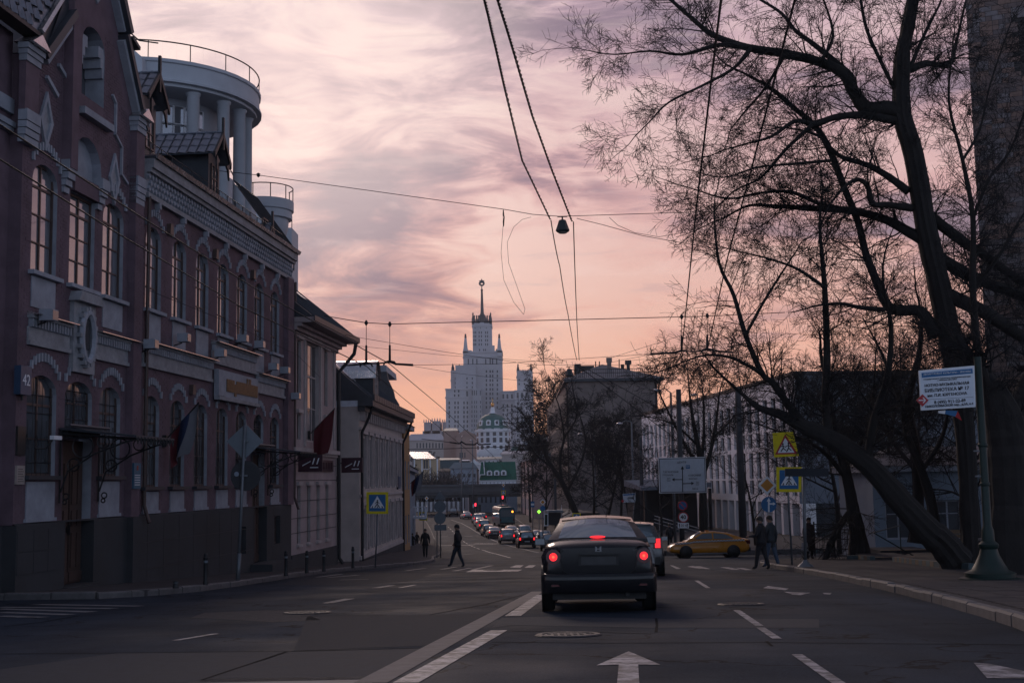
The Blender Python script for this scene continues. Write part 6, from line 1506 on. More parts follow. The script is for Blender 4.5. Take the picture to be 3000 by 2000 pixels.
for i in range(len(secs) - 1):
    for j in range(np_ - 1): bm_.f.append((i * np_ + j, (i + 1) * np_ + j, (i + 1) * np_ + j + 1, i * np_ + j + 1)); bm_.m.append(0)
bo = hp('bumper', bm_, pm_blk, smooth=True); bm2 = MB().box(-.7, .7, yr + .15, yr + .4, .2, .31); hp('bumper_skirt', bm2, m_black)
for sg in (-1, 1): mb = MB().box(sg * .62 - .09, sg * .62 + .09, yr - .052, yr - .03, .40, .43); hp('reflector', mb, m_lens, bo)
mb = MB(); mb.tube([(.42, yr - .02, .27), (.42, yr + .5, .27)], .03, 8); hp('exhaust', mb, m_black)
hl_ = MB(); c = CARP['sedan']['cab']; hl_.lathe([(0, 0), (.2, 0)], 18); 
q = MB(); q.v = [(.12 * math.cos(a * .3491), c[0][0] + .02 - .075, c[0][1] + .035 + .02 * math.sin(a * .3491)) for a in range(18)]; q.f = [tuple(range(18))]; q.m = [0]; hp('high_brake_light', q, m_red)
hp('antenna', MB().tube([(.16, -.85, 1.44), (.19, -1.1, 1.56)], .006, 4), m_black)
mb = MB(); mb.tube([(-.55, -.95, 1.385), (-.3, -.99, 1.405), (0, -1.0, 1.415), (.3, -.99, 1.405), (.55, -.95, 1.385)], .012, 5); hp('roof_seam', mb, m_black)
on_road(hc)
# second car on the right lane, taxi
pc = car('hatchback', 'grey hatchback with lit tail lamps just right of the black sedan', 'hatch', pm_gr, Vector((3.62, 36.5 + 2, 0)), -math.atan(.09), cat='car'); on_road(pc)
hp('roof_spoiler', MB().box(-.5, .5, -1.62, -1.3, 1.475, 1.5), pm_gr, pc); hp('antenna', MB().tube([(.2, -1.35, 1.5), (.22, -1.6, 1.72)], .006, 4), m_black, pc)
tx = car('taxi', 'yellow taxi with a checkered stripe turning from the side street', 'sedan', pm_tax, Vector((10.35, 68.0, 0)), R(90) + .02, lit=False, cat='taxi'); on_road(tx); tx.scale = (.95, .95, .95)
ck = [MB(), MB()]
for sg in (-1, 1):
    for i in range(46):
        for r_ in range(2):
            y = -1.95 + .085 * i; z = .90 - .0012 * i * i * .05 + .045 * r_ - (.03 if i > 34 else 0); w_ = .842 + .004; ck[(i + r_) % 2].box(sg * w_ - .03, sg * w_ + .03, y, y + .085, z, z + .044)
stuff(hp('checker_stripe', ck[0], m_sw, tx)); stuff(hp('checker_stripe', ck[1], m_black, tx)); hp('roof_sign', MB().box(-.2, .2, -.08, .1, 1.44, 1.53), pm_tax, tx)
for sg in (-1, 1):
    for y in (-.55, .45): hp('door_handle', MB().box(sg * .87 - .012, sg * .87 + .012, y, y + .16, .80, .825), pm_tax, tx)
    hp('sill_trim', MB().box(sg * .86 - .012, sg * .86 + .012, -.95, .95, .22, .27), m_rim, tx)
# queue down the hill
qc = [('suv', pm_blk, 1545, 1605, 'black off-roader, largest in the middle of the queue', 1), ('hatch', pm_brn, 1612, 1614, 'dark hatchback with one red lamp beside the black sedan', 1), ('suv', pm_sil, 1488, 1593, 'dark grey estate car left of the big black off-roader', 1), ('sedan', pm_gr, 1450, 1577, 'grey sedan at the left edge of the queue behind the estate cars', 1),
      ('hatch', pm_blu, 1434, 1571, 'dark hatchback peeking out beyond the grey sedan', 0), ('suv', pm_brn, 1420, 1556, 'dark off-roader in the far part of the queue', 1), ('sedan', pm_wht, 1409, 1543, 'white sedan in the far queue with bright roof', 1), ('suv', pm_wht, 1402, 1533, 'white car with bright brake lights near the traffic light', 1), ('hatch', pm_gr, 1414, 1528, 'grey car with amber lamp near the traffic light', 1),
      ('sedan', pm_sil, 1502, 1573, 'silver car with pale roof ahead of the off-roader', 0), ('suv', pm_wht, 1540, 1578, 'white estate car behind the trolleybus', 0), ('sedan', pm_sil, 1578, 1590, 'grey sedan with red lamp right of the off-roader', 1), ('hatch', pm_wht, 1598, 1596, 'white topped hatchback beside the dark hatchback', 0)]
for kind, pm, px, py, lab, lit in qc:
    g = G(px, py); y = g.y; d = .02 if y < 120 else (-.06 if y < 150 else -.115); c = car('queued_car', lab, kind, pm, Vector((g.x + d * 2.2, g.y + 2.2, 0)), math.atan(-d), lit=bool(lit), group='cars queueing down the hill', detail=0); on_road(c)
g = G(1368, 1520); wc_ = car('white_sedan', 'white sedan driving alone on the left lane near the viaduct', 'sedan', pm_wht, Vector((g.x - .3, g.y + 2, 0)), R(12), detail=0, group='cars queueing down the hill'); on_road(wc_)
g = G(1340, 1497); wc_ = car('dark_car', 'dark van waiting under the viaduct', 'suv', pm_blk, Vector((g.x, 272, 0)), R(180), lit=False, detail=0); on_road(wc_)
g = G(1207, 1552); vn = car('parked_van', 'pale van parked at the left kerb below the balcony', 'van', pm_wht, Vector((-11.9, 138, 0)), R(180) + .1, lit=False, detail=0, cat='van'); on_road(vn)
g = G(1297, 1496); wc_ = car('far_car', 'far oncoming car with one headlamp glinting left of the grey signs', 'hatch', pm_brn, Vector((-15.3, 268, 0)), R(180), lit=False, detail=0); on_road(wc_)
# ---------------- trolleybus
tbv = thing('trolleybus', 'blue trolleybus seen from behind with two poles on its roof', 'trolleybus', (P(1474, 1540, 203).x, 203 + 5.5, gz(205))); m_tb = M('teal bus paint', (.02, .065, .085), .4, .1, coat=.3)
def tpz(n, mb, m, par=tbv): return link(n, mb.mesh(n, m), par)
tb_ = MB(); tb_.prism([(-1.25, .45), (1.25, .45), (1.25, 2.75), (1.1, 3.05), (.8, 3.15), (-.8, 3.15), (-1.1, 3.05), (-1.25, 2.75)], -5.6, 5.6); tpz('body', tb_, m_tb); tpz('rear_window', MB().box(-1.05, 1.05, -5.63, -5.59, 1.6, 2.7), m_cglass)
for i in range(6):
    for sg in (-1, 1): tpz('side_window', MB().box(sg * 1.255 - .01, sg * 1.255 + .01, -5 + 1.7 * i, -3.6 + 1.7 * i, 1.5, 2.6), m_cglass)
tpz('rear_panel', MB().box(-1.0, 1.0, -5.66, -5.6, .75, 1.5), M('bus lower panel', (.03, .10, .12), .5, .2)); tpz('bumper', MB().box(-1.22, 1.22, -5.72, -5.55, .42, .7), m_black); tpz('indicator', MB().lathe([(0, 0), (.16, 0)], 10, (0, 0, 0)), m_amber).location = (.86, -5.64, 2.42); bpy.data.objects[-1] if False else None
for o_ in tbv.children:
    if o_.name.startswith('indicator'): o_.rotation_euler = (R(90), 0, 0)
for sg in (-1, 1): tpz('tail_light', MB().box(sg * 1.05 - .1, sg * 1.05 + .1, -5.66, -5.6, .9, 1.3), m_lens); tpz('trolley_pole', MB().tube([(sg * .35, 1, 3.2), (sg * .4, -2, 4.0), (sg * .35, -5.5, 5.2)], .035, 5), m_iron2)
for y in (-3.2, 3.4):
    for sg in (-1, 1): w = link('wheel', car_parts('van')['tyre'].mesh('tyre', m_tyre), tbv, (sg * 1.1, y, .45), scale=(1.3, 1.25, 1.25))
tpz('roof_box', MB().box(-.7, .7, -1, 2.5, 3.15, 3.4), m_tb); tbv.rotation_euler = (0, 0, R(7))
# ------------------------------------------------------------------ people: one skinned body each
m_skin = M('skin', (.34, .20, .15), .6, .08, 20); m_hair = M('dark hair', (.018, .014, .012), .6, .2, 40)
def person(label, loc, rz, J, mats, H=1.76, hat=None, coat=None, bag=None, group=None, fat=1.0):
    """J: joint positions as fractions of height in the figure's own frame (x right, y forward, z up)"""
    t = thing('person', label, 'person', loc, group); t.rotation_euler = (0, 0, rz)
    base = dict(pel=(0, 0, .53), bel=(0, .005, .60), che=(0, 0, .72), nek=(0, 0, .825), nk2=(0, .006, .86), hed=(0, .012, .90), top=(0, .008, .955),
                sl=(-.095, 0, .80), el=(-.125, -.01, .635), wl=(-.13, .03, .49), sr=(.095, 0, .80), er=(.125, -.01, .635), wr=(.13, .03, .49),
                hl=(-.05, 0, .51), kl=(-.055, .01, .285), al=(-.055, -.01, .045), tl=(-.06, .075, .022), hr=(.05, 0, .51), kr=(.055, .01, .285), ar=(.055, -.01, .045), tr=(.06, .075, .022))
    base.update(J)
    rad = dict(pel=.088, bel=.085, che=.096, nek=.05, nk2=.036, hed=.058, top=.045, sl=.05, el=.036, wl=.024, sr=.05, er=.036, wr=.024, hl=.062, kl=.045, al=.032, tl=.025, hr=.062, kr=.045, ar=.032, tr=.025)
    ed = [('pel', 'bel'), ('bel', 'che'), ('che', 'nek'), ('nek', 'nk2'), ('nk2', 'hed'), ('hed', 'top'), ('che', 'sl'), ('sl', 'el'), ('el', 'wl'), ('che', 'sr'), ('sr', 'er'), ('er', 'wr'), ('pel', 'hl'), ('hl', 'kl'), ('kl', 'al'), ('al', 'tl'), ('pel', 'hr'), ('hr', 'kr'), ('kr', 'ar'), ('ar', 'tr')]
    for sd in 'lr':     # palm and five fingers, unequal, slightly curled
        w = Vector(base['w' + sd]); e = Vector(base['e' + sd]); dr = (w - e).normalized(); sx = -1 if sd == 'l' else 1
        side = Vector((0, 1, 0)); side = (side - dr * side.dot(dr)).normalized(); inn = Vector((-sx, 0, 0))
        pm_ = w + dr * .026; base['p' + sd] = tuple(pm_); rad['p' + sd] = .017; ed.append(('w' + sd, 'p' + sd))
        for i, L_ in enumerate((.034, .040, .038, .030)):
            a = pm_ + side * (.012 - .008 * i) + dr * .014; b = a + dr * L_ * .55; c = b + dr * L_ * .4 + inn * .012
            for nm, v, r_ in ((f'f{sd}{i}a', a, .0062), (f'f{sd}{i}b', b, .0055), (f'f{sd}{i}c', c, .0045)): base[nm] = tuple(v); rad[nm] = r_
            ed += [('p' + sd, f'f{sd}{i}a'), (f'f{sd}{i}a', f'f{sd}{i}b'), (f'f{sd}{i}b', f'f{sd}{i}c')]
        a = w + dr * .014 + side * .016; b = a + side * .012 + dr * .018 + inn * .006
        base[f't{sd}a'] = tuple(a); base[f't{sd}b'] = tuple(b); rad[f't{sd}a'] = .0075; rad[f't{sd}b'] = .0055; ed += [('w' + sd, f't{sd}a'), (f't{sd}a', f't{sd}b')]
    names = list(base); me = bpy.data.meshes.new('body'); me.from_pydata([tuple(c * H for c in base[n]) for n in names], [(names.index(a), names.index(b)) for a, b in ed], [])
    o = bpy.data.objects.new('body', me); C.objects.link(o); sk = o.modifiers.new('skin', 'SKIN'); sk.use_smooth_shade = True; sk.branch_smoothing = .4
    for i, n in enumerate(names):
        v = me.skin_vertices[0].data[i]; r_ = rad[n] * H * (fat if n in ('pel', 'bel', 'che', 'sl', 'sr', 'el', 'er', 'hl', 'hr') else 1)
        v.radius = (r_, r_ * (.78 if n in ('pel', 'bel', 'che') else (1.12 if n in ('hed', 'top') else 1))); v.use_root = n == 'pel'
    sb = o.modifiers.new('sub', 'SUBSURF'); sb.levels = sb.render_levels = 1
    dg = bpy.context.evaluated_depsgraph_get(); nm = bpy.data.meshes.new_from_object(o.evaluated_get(dg)); nm.name = 'body'
    nm.materials.clear()
    for m in (mats[0], mats[1], m_skin, m_black): nm.materials.append(m)     # jacket, trousers, skin, shoes
    js = {n: Vector(base[n]) * H for n in names}
    zone = {}
    for n in names:
        zone[n] = 1 if n in ('hl', 'kl', 'hr', 'kr', 'al', 'ar') else (3 if n in ('tl', 'tr') else (2 if n in ('hed', 'top', 'nk2') or n[0] in 'pf' and n not in ('pel',) or n in ('tla', 'tlb', 'tra', 'trb') else 0))
    for p_ in nm.polygons:
        p_.use_smooth = True; c = p_.center; n = min(names, key=lambda q: (js[q] - c).length - rad[q] * H * .6); p_.material_index = zone[n]
    bpy.data.objects.remove(o); bpy.data.meshes.remove(me)
    link('body', nm, t)
    hc_ = js['hed'].lerp(js['top'], .35); r_ = .064 * H
    hb = MB(); fy = 1.05
    for i in range(7):
        th = R(5 + 14.5 * i)
        for j in range(14):
            a = 6.28318 * j / 14; back = max(0, -math.sin(a)); rr = r_ * math.sin(min(th, R(86))); z = r_ * 1.12 * math.cos(th * (1.0 + .28 * back) if i > 3 else th) + (.012 * H if math.sin(a) > .5 and i > 4 else 0)
            hb.v.append((hc_.x + rr * math.cos(a) * .9, hc_.y + rr * math.sin(a) * fy, hc_.z + z + .008 * H))
    for i in range(6):
        for j in range(14): q = (j + 1) % 14; hb.f.append((i * 14 + j, i * 14 + q, (i + 1) * 14 + q, (i + 1) * 14 + j)); hb.m.append(0)
    hb.f.append(tuple(range(14))); hb.m.append(0)
    link('hat' if hat else 'hair', hb.mesh('hair', hat or m_hair, smooth=True), t)
    fc = MB(); f0 = hc_.y + .058 * H
    fc.prism([(hc_.x - .008 * H, hc_.z - .02 * H), (hc_.x + .008 * H, hc_.z - .02 * H), (hc_.x + .003 * H, hc_.z + .005 * H), (hc_.x - .003 * H, hc_.z + .005 * H)], f0 - .02 * H, f0 + .012 * H)
    for sg in (-1, 1): fc.lathe([(0, -.014 * H), (.01 * H, 0), (0, .014 * H)], 6, (hc_.x + sg * .056 * H, hc_.y - .004 * H, hc_.z - .01 * H))
    link('face', fc.mesh('face', m_skin), t)
    ey = MB()
    for sg in (-1, 1): ey.box(hc_.x + sg * .02 * H - .006 * H, hc_.x + sg * .02 * H + .006 * H, f0 - .008 * H, f0 - .0005 * H, hc_.z + .0 * H, hc_.z + .008 * H)
    ey.box(hc_.x - .014 * H, hc_.x + .014 * H, f0 - .01 * H, f0 - .003 * H, hc_.z - .037 * H, hc_.z - .033 * H); link('eyes_and_mouth', ey.mesh('eyes', m_hair), t)
    if coat:        # skirt of the jacket or coat
        z1, z0, w1, w0 = coat[:4]; q = MB(); pr = [(w1, z1), ((w1 + w0) / 2, (z1 + z0) / 2), (w0, z0), (w0 * .93, z0 + .004)]
        for r2, z in pr:
            for j in range(16): a = 6.28318 * j / 16; q.v.append((js['pel'].x + r2 * H * math.cos(a), js['pel'].y + r2 * H * .78 * math.sin(a), z * H))
        for i in range(len(pr) - 1):
            for j in range(16): k = (j + 1) % 16; q.f.append((i * 16 + j, i * 16 + k, (i + 1) * 16 + k, (i + 1) * 16 + j)); q.m.append(0)
        link('jacket_hem', q.mesh('jacket_hem', mats[0], smooth=True), t)
    col = MB(); col.lathe([(.062 * H, .80 * H), (.055 * H, .84 * H), (.048 * H, .862 * H), (.04 * H, .85 * H)], 12, (js['nek'].x, js['nek'].y, 0)); link('collar', col.mesh('collar', mats[0], smooth=True), t)
    if bag:
        hb_ = js['wr' if bag[0] == 'r' else 'wl']; q = MB(); q.box(hb_.x - .06, hb_.x + .06, hb_.y - .17, hb_.y + .17, hb_.z - .5, hb_.z - .16, .01, .02); b_ = link('bag', q.mesh('bag', bag[1]), t)
        link('bag_strap', MB().tube([(hb_.x, hb_.y - .1, hb_.z - .17), (hb_.x, hb_.y, hb_.z - .03), (hb_.x, hb_.y + .1, hb_.z - .17)], .01, 5).mesh('strap', bag[1]), b_)
    return t
mj1 = M('black jacket', (.018, .018, .022), .8, .2, 20); mj2 = M('dark jeans', (.022, .03, .045), .85, .2, 20); mj3 = M('charcoal coat', (.022, .02, .022), .9, .2, 20); mj4 = M('blue jeans', (.06, .085, .13), .85, .2, 20); mj5 = M('dark green jacket', (.035, .042, .05), .8, .2, 20); mj6 = M('brown long coat', (.045, .03, .03), .9, .2, 20)
walk = dict(hl=(-.05, .01, .51), kl=(-.05, .085, .30), al=(-.05, .16, .06), tl=(-.05, .235, .05), hr=(.05, -.005, .51), kr=(.055, -.035, .28), ar=(.055, -.135, .055), tr=(.06, -.07, .022), pel=(0, 0, .525), el=(-.135, -.05, .64), wl=(-.105, .045, .555), er=(.135, -.05, .64), wr=(.105, .045, .555))
g = G(1345, 1660); person('man in a black hooded jacket striding across the street on the crossing', Vector((g.x, 53.2, gz(53.2))), R(78), walk, (mj1, mj2), 1.82, hat=mj1, coat=(.60, .47, .10, .108), fat=1.15)
st_ = dict(al=(-.045, .02, .045), tl=(-.05, .09, .022), kl=(-.05, .03, .29), ar=(.045, -.05, .045), tr=(.05, .02, .022), el=(-.14, -.01, .635), wl=(-.15, .03, .49), er=(.14, -.01, .635), wr=(.15, .03, .49))
g = G(1235, 1631, .14); person('man in a long black coat walking towards us on the left pavement', Vector((-5.65, 79, gz(79) + .14)), R(180), st_, (mj3, mj1), 1.78, coat=(.58, .40, .10, .115), fat=1.2)
w2_ = dict(walk); w2_.update(al=(-.05, .10, .05), tl=(-.05, .175, .03), kl=(-.05, .06, .29), ar=(.055, -.12, .05), kr=(.055, -.05, .285), wl=(-.14, .17, .62), el=(-.145, .03, .64), er=(.14, -.04, .64), wr=(.15, -.02, .50))
person('stout man in a dark puffer jacket stepping off the right kerb', Vector((8.1, 41.6, gz(41.6))), R(60), w2_, (mj1, mj1), 1.76, coat=(.60, .46, .11, .12), fat=1.28)
person('man in a green grey jacket and blue jeans behind the stout man', Vector((8.95, 44.2, gz(44.2) + .0)), R(48), w2_, (mj5, mj4), 1.82, coat=(.60, .48, .10, .105), fat=1.1)
person('woman in a long brown coat with a bag beyond the sign posts', Vector((12.0, 51.5, gz(51.5) + .14)), R(200), st_, (mj6, mj1), 1.7, coat=(.62, .20, .10, .15), fat=1.1, bag=('r', M('pale bag', (.3, .3, .32))))
person('dark figure by the pale handrails of the modern building', Vector((P(1962, 1560, 84).x, 84, gz(84) + .3)), R(20), st_, (mj1, mj1), 1.75, coat=(.6, .44, .10, .11), fat=1.15)
person('distant dark pedestrian on the left pavement past the white balcony', Vector((P(1208, 1550, 112).x, 112, gz(112) + .14)), R(10), st_, (mj3, mj1), 1.7, coat=(.6, .4, .10, .11)); person('far pedestrian on the left pavement near the van', Vector((P(1221, 1530, 128).x, 128, gz(128) + .14)), R(190), st_, (mj3, mj2), 1.7, coat=(.6, .45, .10, .11))
# ------------------------------------------------------------------ signs, posts, lamps, small things
m_grey = M('galvanised grey', (.16, .17, .185), .5, .2, 4, metal=.5); m_signback = M('sign back', (.15, .175, .20), .5, .15, 3, metal=.3); m_yel = M('fluorescent yellow', (.72, .57, .0), .5, .1, 6, dirt=.3); m_sblue = M('sign blue', (.014, .12, .30), .45, .1, 6); m_sred = M('sign red', (.38, .02, .03), .45, .1, 6); m_sor = M('sign orange', (.55, .22, .02), .45, .1, 6); m_sblk = M('sign black', (.012, .012, .014), .6, 0)
m_green = M('dark green lamp post', (.006, .021, .017), .5, .25, 6)
class Sg:
    """a post standing on the ground with sign faces turned to the camera"""
    def __init__(s, name, label, base, cat='sign', rot=0, group=None):
        s.t = thing(name, label, cat, base, group); s.Y = base.y; s.f = Fr((0, base.y, 0), ang=0); s.base = base
    def at(s, px, py): q = P(px, py, s.Y); return q.x, q.z
    def m(s, px): return px * s.Y / FOC
    def post(s, px, py, r=.035, mat=None, name='post', n=8, foot=True):
        x, z = s.at(px, py); b = s.base; MB().tube([(b.x, b.y + .05, b.z - .1), (x, b.y + .05, z)], r, n, world=True).build(name, mat or m_grey, s.t, smooth=True); return s
    def shape(s, name, pts, mat, d=.0, th=.02, par=None): return MB(s.f).prism(pts, d, d + th).build(name, mat, par or s.t)
    def rect(s, name, x0, y0, x1, y1, mat, d=0, th=.02, par=None):
        a = s.at(x0, y0); b = s.at(x1, y0); c = s.at(x1, y1); e = s.at(x0, y1); return s.shape(name, [e, c, b, a], mat, d, th, par)
    def poly(s, name, pts, mat, d=0, th=.02, par=None): return s.shape(name, [s.at(*p) for p in pts][::-1], mat, d, th, par)
    def circ(s, name, px, py, r, mat, d=0, th=.02, par=None, n=24):
        x, z = s.at(px, py); r = s.m(r); return s.shape(name, [(x + r * math.cos(6.2832 * i / n), z + r * math.sin(6.2832 * i / n)) for i in range(n)], mat, d, th, par)
    def line(s, name, pts, w, mat, d, par=None):
        q = [s.at(*p) for p in pts]; mb = MB(s.f); w = s.m(w) / 2
        for (x0, z0), (x1, z1) in zip(q, q[1:]):
            t = Vector((x1 - x0, z1 - z0)).normalized() * w; mb.prism([(x0 - t.x + t.y, z0 - t.y - t.x), (x1 + t.x + t.y, z1 + t.y - t.x), (x1 + t.x - t.y, z1 + t.y + t.x), (x0 - t.x - t.y, z0 - t.y + t.x)], d, d + .003)
        return stuff(mb.build(name, mat, par or s.t)) if len(pts) > 2 else mb.build(name, mat, par or s.t)
    def text(s, txt, px, py, hpx, mat, d=.025, par=None, align='CENTER', bold=0):
        x, z = s.at(px, py); return lettering(par or s.t, s.f, txt, x, z, d + .005, s.m(hpx) * 1.38, mat, align, bold=bold)
    def ped(s, cx, cy, w, par=None, tilt=0):
        """crossing sign on a yellow shield; cx, cy centre and w full width in photo pixels"""
        h = w / 2; k = s.poly('shield', [(cx - h, cy - h), (cx + h, cy - h), (cx + h, cy + h), (cx - h, cy + h)], m_yel); e = h * .76; s.poly('field', [(cx - e, cy - e), (cx + e, cy - e), (cx + e, cy + e), (cx - e, cy + e)], m_sblue, .021, .004, k)
        s.poly('triangle', [(cx, cy - e * .86), (cx + e * .86, cy + e * .6), (cx - e * .86, cy + e * .6)], m_sw, .026, .003, k)
        u = e * .5
        s.circ('figure_head', cx + u * .05, cy - u * .62, u * .17, m_sblk, .030, .002, k, 10); s.line('figure', [(cx + u * .02, cy - u * .45), (cx - u * .02, cy + u * .25), (cx - u * .55, cy + u * 1.0)], u * .22, m_sblk, .030, k); s.line('figure_leg', [(cx - u * .02, cy + u * .25), (cx + u * .5, cy + u * 1.0)], u * .22, m_sblk, .0304, k); s.line('figure_arm', [(cx - u * .45, cy + u * .1), (cx, cy - u * .35), (cx + u * .45, cy + u * .1)], u * .14, m_sblk, .0308, k)
        for i in (-1.25, 0, 1.25): s.line('stripe', [(cx + u * i * .9, cy + u * .85), (cx + u * i, cy + u * 1.08)], u * .22, m_sblk, .0312, k)
        return k
    def main(s, cx, cy, h):
        k = s.poly('diamond', [(cx, cy - h), (cx + h, cy), (cx, cy + h), (cx - h, cy)], m_sw); e = h * .68; s.poly('diamond_inset', [(cx, cy - e), (cx + e, cy), (cx, cy + e), (cx - e, cy)], m_sor, .021, .004, k)
pg = lambda px, py, h=.14: G(px, py, h)
# left, seen from behind
b = Sg('traffic_sign', 'grey backs of a diamond and a round sign by the brick building', pg(695, 1700)); b.post(717, 1238, .045); b.poly('diamond_back', [(717, 1240), (768, 1292), (713, 1346), (661, 1292)], m_signback, -.13, .03); b.circ('round_back', 717, 1393, 44, m_plinth, -.13, .03); b.post(700, 1620, .06, m_grey, 'post_sleeve'); b.circ('sticker', 691, 1388, 7, m_bluegrey, -.09, .004); b.rect('bracket', 706, 1289, 726, 1294, m_grey, -.06, .04); b.rect('bracket', 704, 1390, 724, 1395, m_grey, -.06, .04)
b = Sg('crossing_sign', 'yellow framed pedestrian crossing sign on a thin post at the left kerb', pg(1099, 1655)); b.post(1106, 1500, .03); b.ped(1105.5, 1472.5, 64)
b = Sg('crossing_sign', 'small far yellow framed crossing sign on the left pavement', Vector((P(1240, 1560, 122).x, 122, gz(122) + .14))); b.post(1240, 1523, .04); b.ped(1240, 1511.5, 24)
b = Sg('traffic_sign', 'grey backs of a triangle, two discs and a plate at the pavement corner', pg(1291, 1628)); b.post(1289, 1437, .04); b.poly('triangle_back', [(1289, 1436), (1307, 1463), (1271, 1463)], m_signback, .03, .02); b.circ('round_back', 1289, 1483, 17, m_signback, .03, .02); b.circ('round_back', 1289, 1517, 17, m_signback, .03, .02); b.rect('plate_back', 1273, 1536, 1308, 1553, m_signback, .03, .02)
MB().tube([(b.base.x - .25, b.base.y + .1, b.base.z - .1), (b.base.x - .22, b.base.y + .1, b.base.z + 2.2)], .035, 8, world=True).build('second_post', m_grey, b.t)
b = Sg('priority_sign', 'tiny far priority road diamond left of the grey signs', Vector((P(1250, 1480, 240).x, 240, gz(240)))); b.post(1250, 1462, .05); b.main(1250, 1459, 6)
# direction board
b = Sg('direction_board', 'big white direction board with arrows to the centre and two squares', Vector((P(1999, 1590, 73).x, 73, gz(73) + .3))); b.post(1988, 1140, .15, M('concrete pole', (.055, .055, .06), .85, .2, 3), 'pole', 12)
bd = b.poly('board', [(1927, 1341), (2064, 1338), (2068, 1442), (1930, 1444)], m_sw, .25, .06); b.poly('border', [(1929, 1343), (2063, 1340), (2066, 1440), (1932, 1442)], m_sblk, .311, .003, bd); m_bf = M('board face', (.48, .51, .56), .5, .1, 5); b.poly('face', [(1931, 1345), (2061, 1342), (2064, 1438), (1934, 1440)], m_bf, .314, .004, bd)
A_ = .321
b.line('arrow_stem', [(1998, 1440), (1997, 1372)], 2.6, m_sblk, A_, bd); b.poly('arrow_head', [(1997, 1364), (2002, 1374), (1992, 1374)], m_sblk, A_, .003, bd); b.line('arrow_stem', [(1997, 1404), (1973, 1404)], 2.6, m_sblk, A_ + .0005, bd); b.poly('arrow_head', [(1966, 1404), (1974, 1399), (1974, 1409)], m_sblk, A_, .003, bd); b.line('arrow_stem', [(1998, 1416), (2024, 1415)], 2.6, m_sblk, A_ + .0005, bd); b.poly('arrow_head', [(2031, 1415), (2023, 1410), (2023, 1420)], m_sblk, A_, .003, bd)
b.rect('route_badge', 2007, 1362, 2019, 1372, m_sblue, A_, .004, bd); b.text('М7', 2013, 1367, 5, m_sw, A_ + .006, bd)
for tx_, x, y, h in (('ЦЕНТР', 1995, 1354, 6), ('ТАГАНСКАЯ', 1963, 1382, 5.4), ('ПЛОЩАДЬ', 1955, 1391, 4.4), ('КУРСКИЙ', 2033, 1392, 5.6), ('ВОКЗАЛ', 2028, 1402, 4.4), ('300 м', 2034, 1431, 5)): b.text(tx_, x, y, h, m_sblk, A_, bd)
for x, y in ((1957, 1404), (2041, 1415)): b.line('badge_frame', [(x - 4, y - 4.5), (x + 4, y - 4.5), (x + 4, y + 4.5), (x - 4, y + 4.5), (x - 4, y - 4.5)], .8, m_sblk, A_, bd); b.text('Б', x, y, 5, m_sblk, A_, bd)
k = b.circ('no_parking_sign', 1998, 1480, 14.5, m_sred, .25, .02); b.circ('sign_field', 1998, 1480, 11.2, m_sblue, .271, .004, k); b.line('sign_bar', [(1990, 1472), (2006, 1488)], 2.6, m_sred, .2755, k)
k = b.circ('speed_limit_sign', 2000, 1514, 15.5, m_sred, .25, .02); b.circ('sign_field', 2000, 1514, 12.2, m_sw, .271, .004, k); b.text('40', 2000, 1514, 11.5, m_sblk, .272, k, bold=.008)
k = b.rect('distance_plate', 1984, 1530, 2016, 1546, m_sw, .25, .02); b.text('120 м', 2000, 1538, 7, m_sblk, .267, k)
for x in (1988.5, 2011.5): b.line('plate_arrow', [(x, 1543), (x, 1534)], 1.6, m_sblk, .271, k); b.poly('plate_arrow_head', [(x, 1532), (x + 2.6, 1536), (x - 2.6, 1536)], m_sblk, .2713, .003, k)
# right hand group
b = Sg('children_sign', 'worn yellow warning sign with running children above a crossing sign on the right', pg(2322, 1654)); b.post(2300, 1270, .035); k = b.poly('shield', [(2263, 1268), (2323, 1264), (2340, 1335), (2268, 1339)], m_yel); k2 = b.poly('triangle', [(2300, 1272), (2337, 1329), (2270, 1331)], m_sred, .021, .004, k); b.poly('triangle_field', [(2300, 1282), (2327, 1325), (2278, 1326)], m_sw, .026, .003, k)
for cx_, cy_, s_ in ((2293, 1308, 1), (2309, 1307, 1.15)):
    b.circ('figure_head', cx_, cy_ - 8 * s_, 2.6, m_sblk, .030, .002, k, 8); b.line('figure', [(cx_, cy_ - 5 * s_), (cx_ + 1, cy_ + 4 * s_), (cx_ - 5, cy_ + 13 * s_)], 3, m_sblk, .0305, k); b.line('figure_leg', [(cx_ + 1, cy_ + 4 * s_), (cx_ + 8, cy_ + 10 * s_)], 2.6, m_sblk, .031, k); b.line('figure_arm', [(cx_ - 8, cy_ + 1), (cx_, cy_ - 3 * s_), (cx_ + 7, cy_ + 1)], 2.2, m_sblk, .0315, k)
b.ped(2311, 1404, 73)
b = Sg('priority_sign', 'priority road diamond above a blue round arrow sign beside the walking men', Vector((P(2275, 1630, 50).x, 50, gz(50) + .14))); b.post(2270, 1392, .03); b.main(2247, 1421, 28); k = b.circ('mandatory_sign', 2252, 1477, 22.5, m_sblue); b.line('arrow', [(2252, 1497), (2252, 1466)], 5, m_sw, .021, k); b.poly('arrow_head', [(2252, 1457), (2258, 1468), (2246, 1468)], m_sw, .0215, .003, k); b.line('arrow_branch', [(2252, 1475), (2265, 1475)], 4, m_sw, .022, k); b.poly('arrow_head', [(2272, 1475), (2264, 1470), (2264, 1480)], m_sw, .0222, .003, k); b.rect('bracket', 2250, 1470, 2272, 1473, m_grey, -.03, .02)
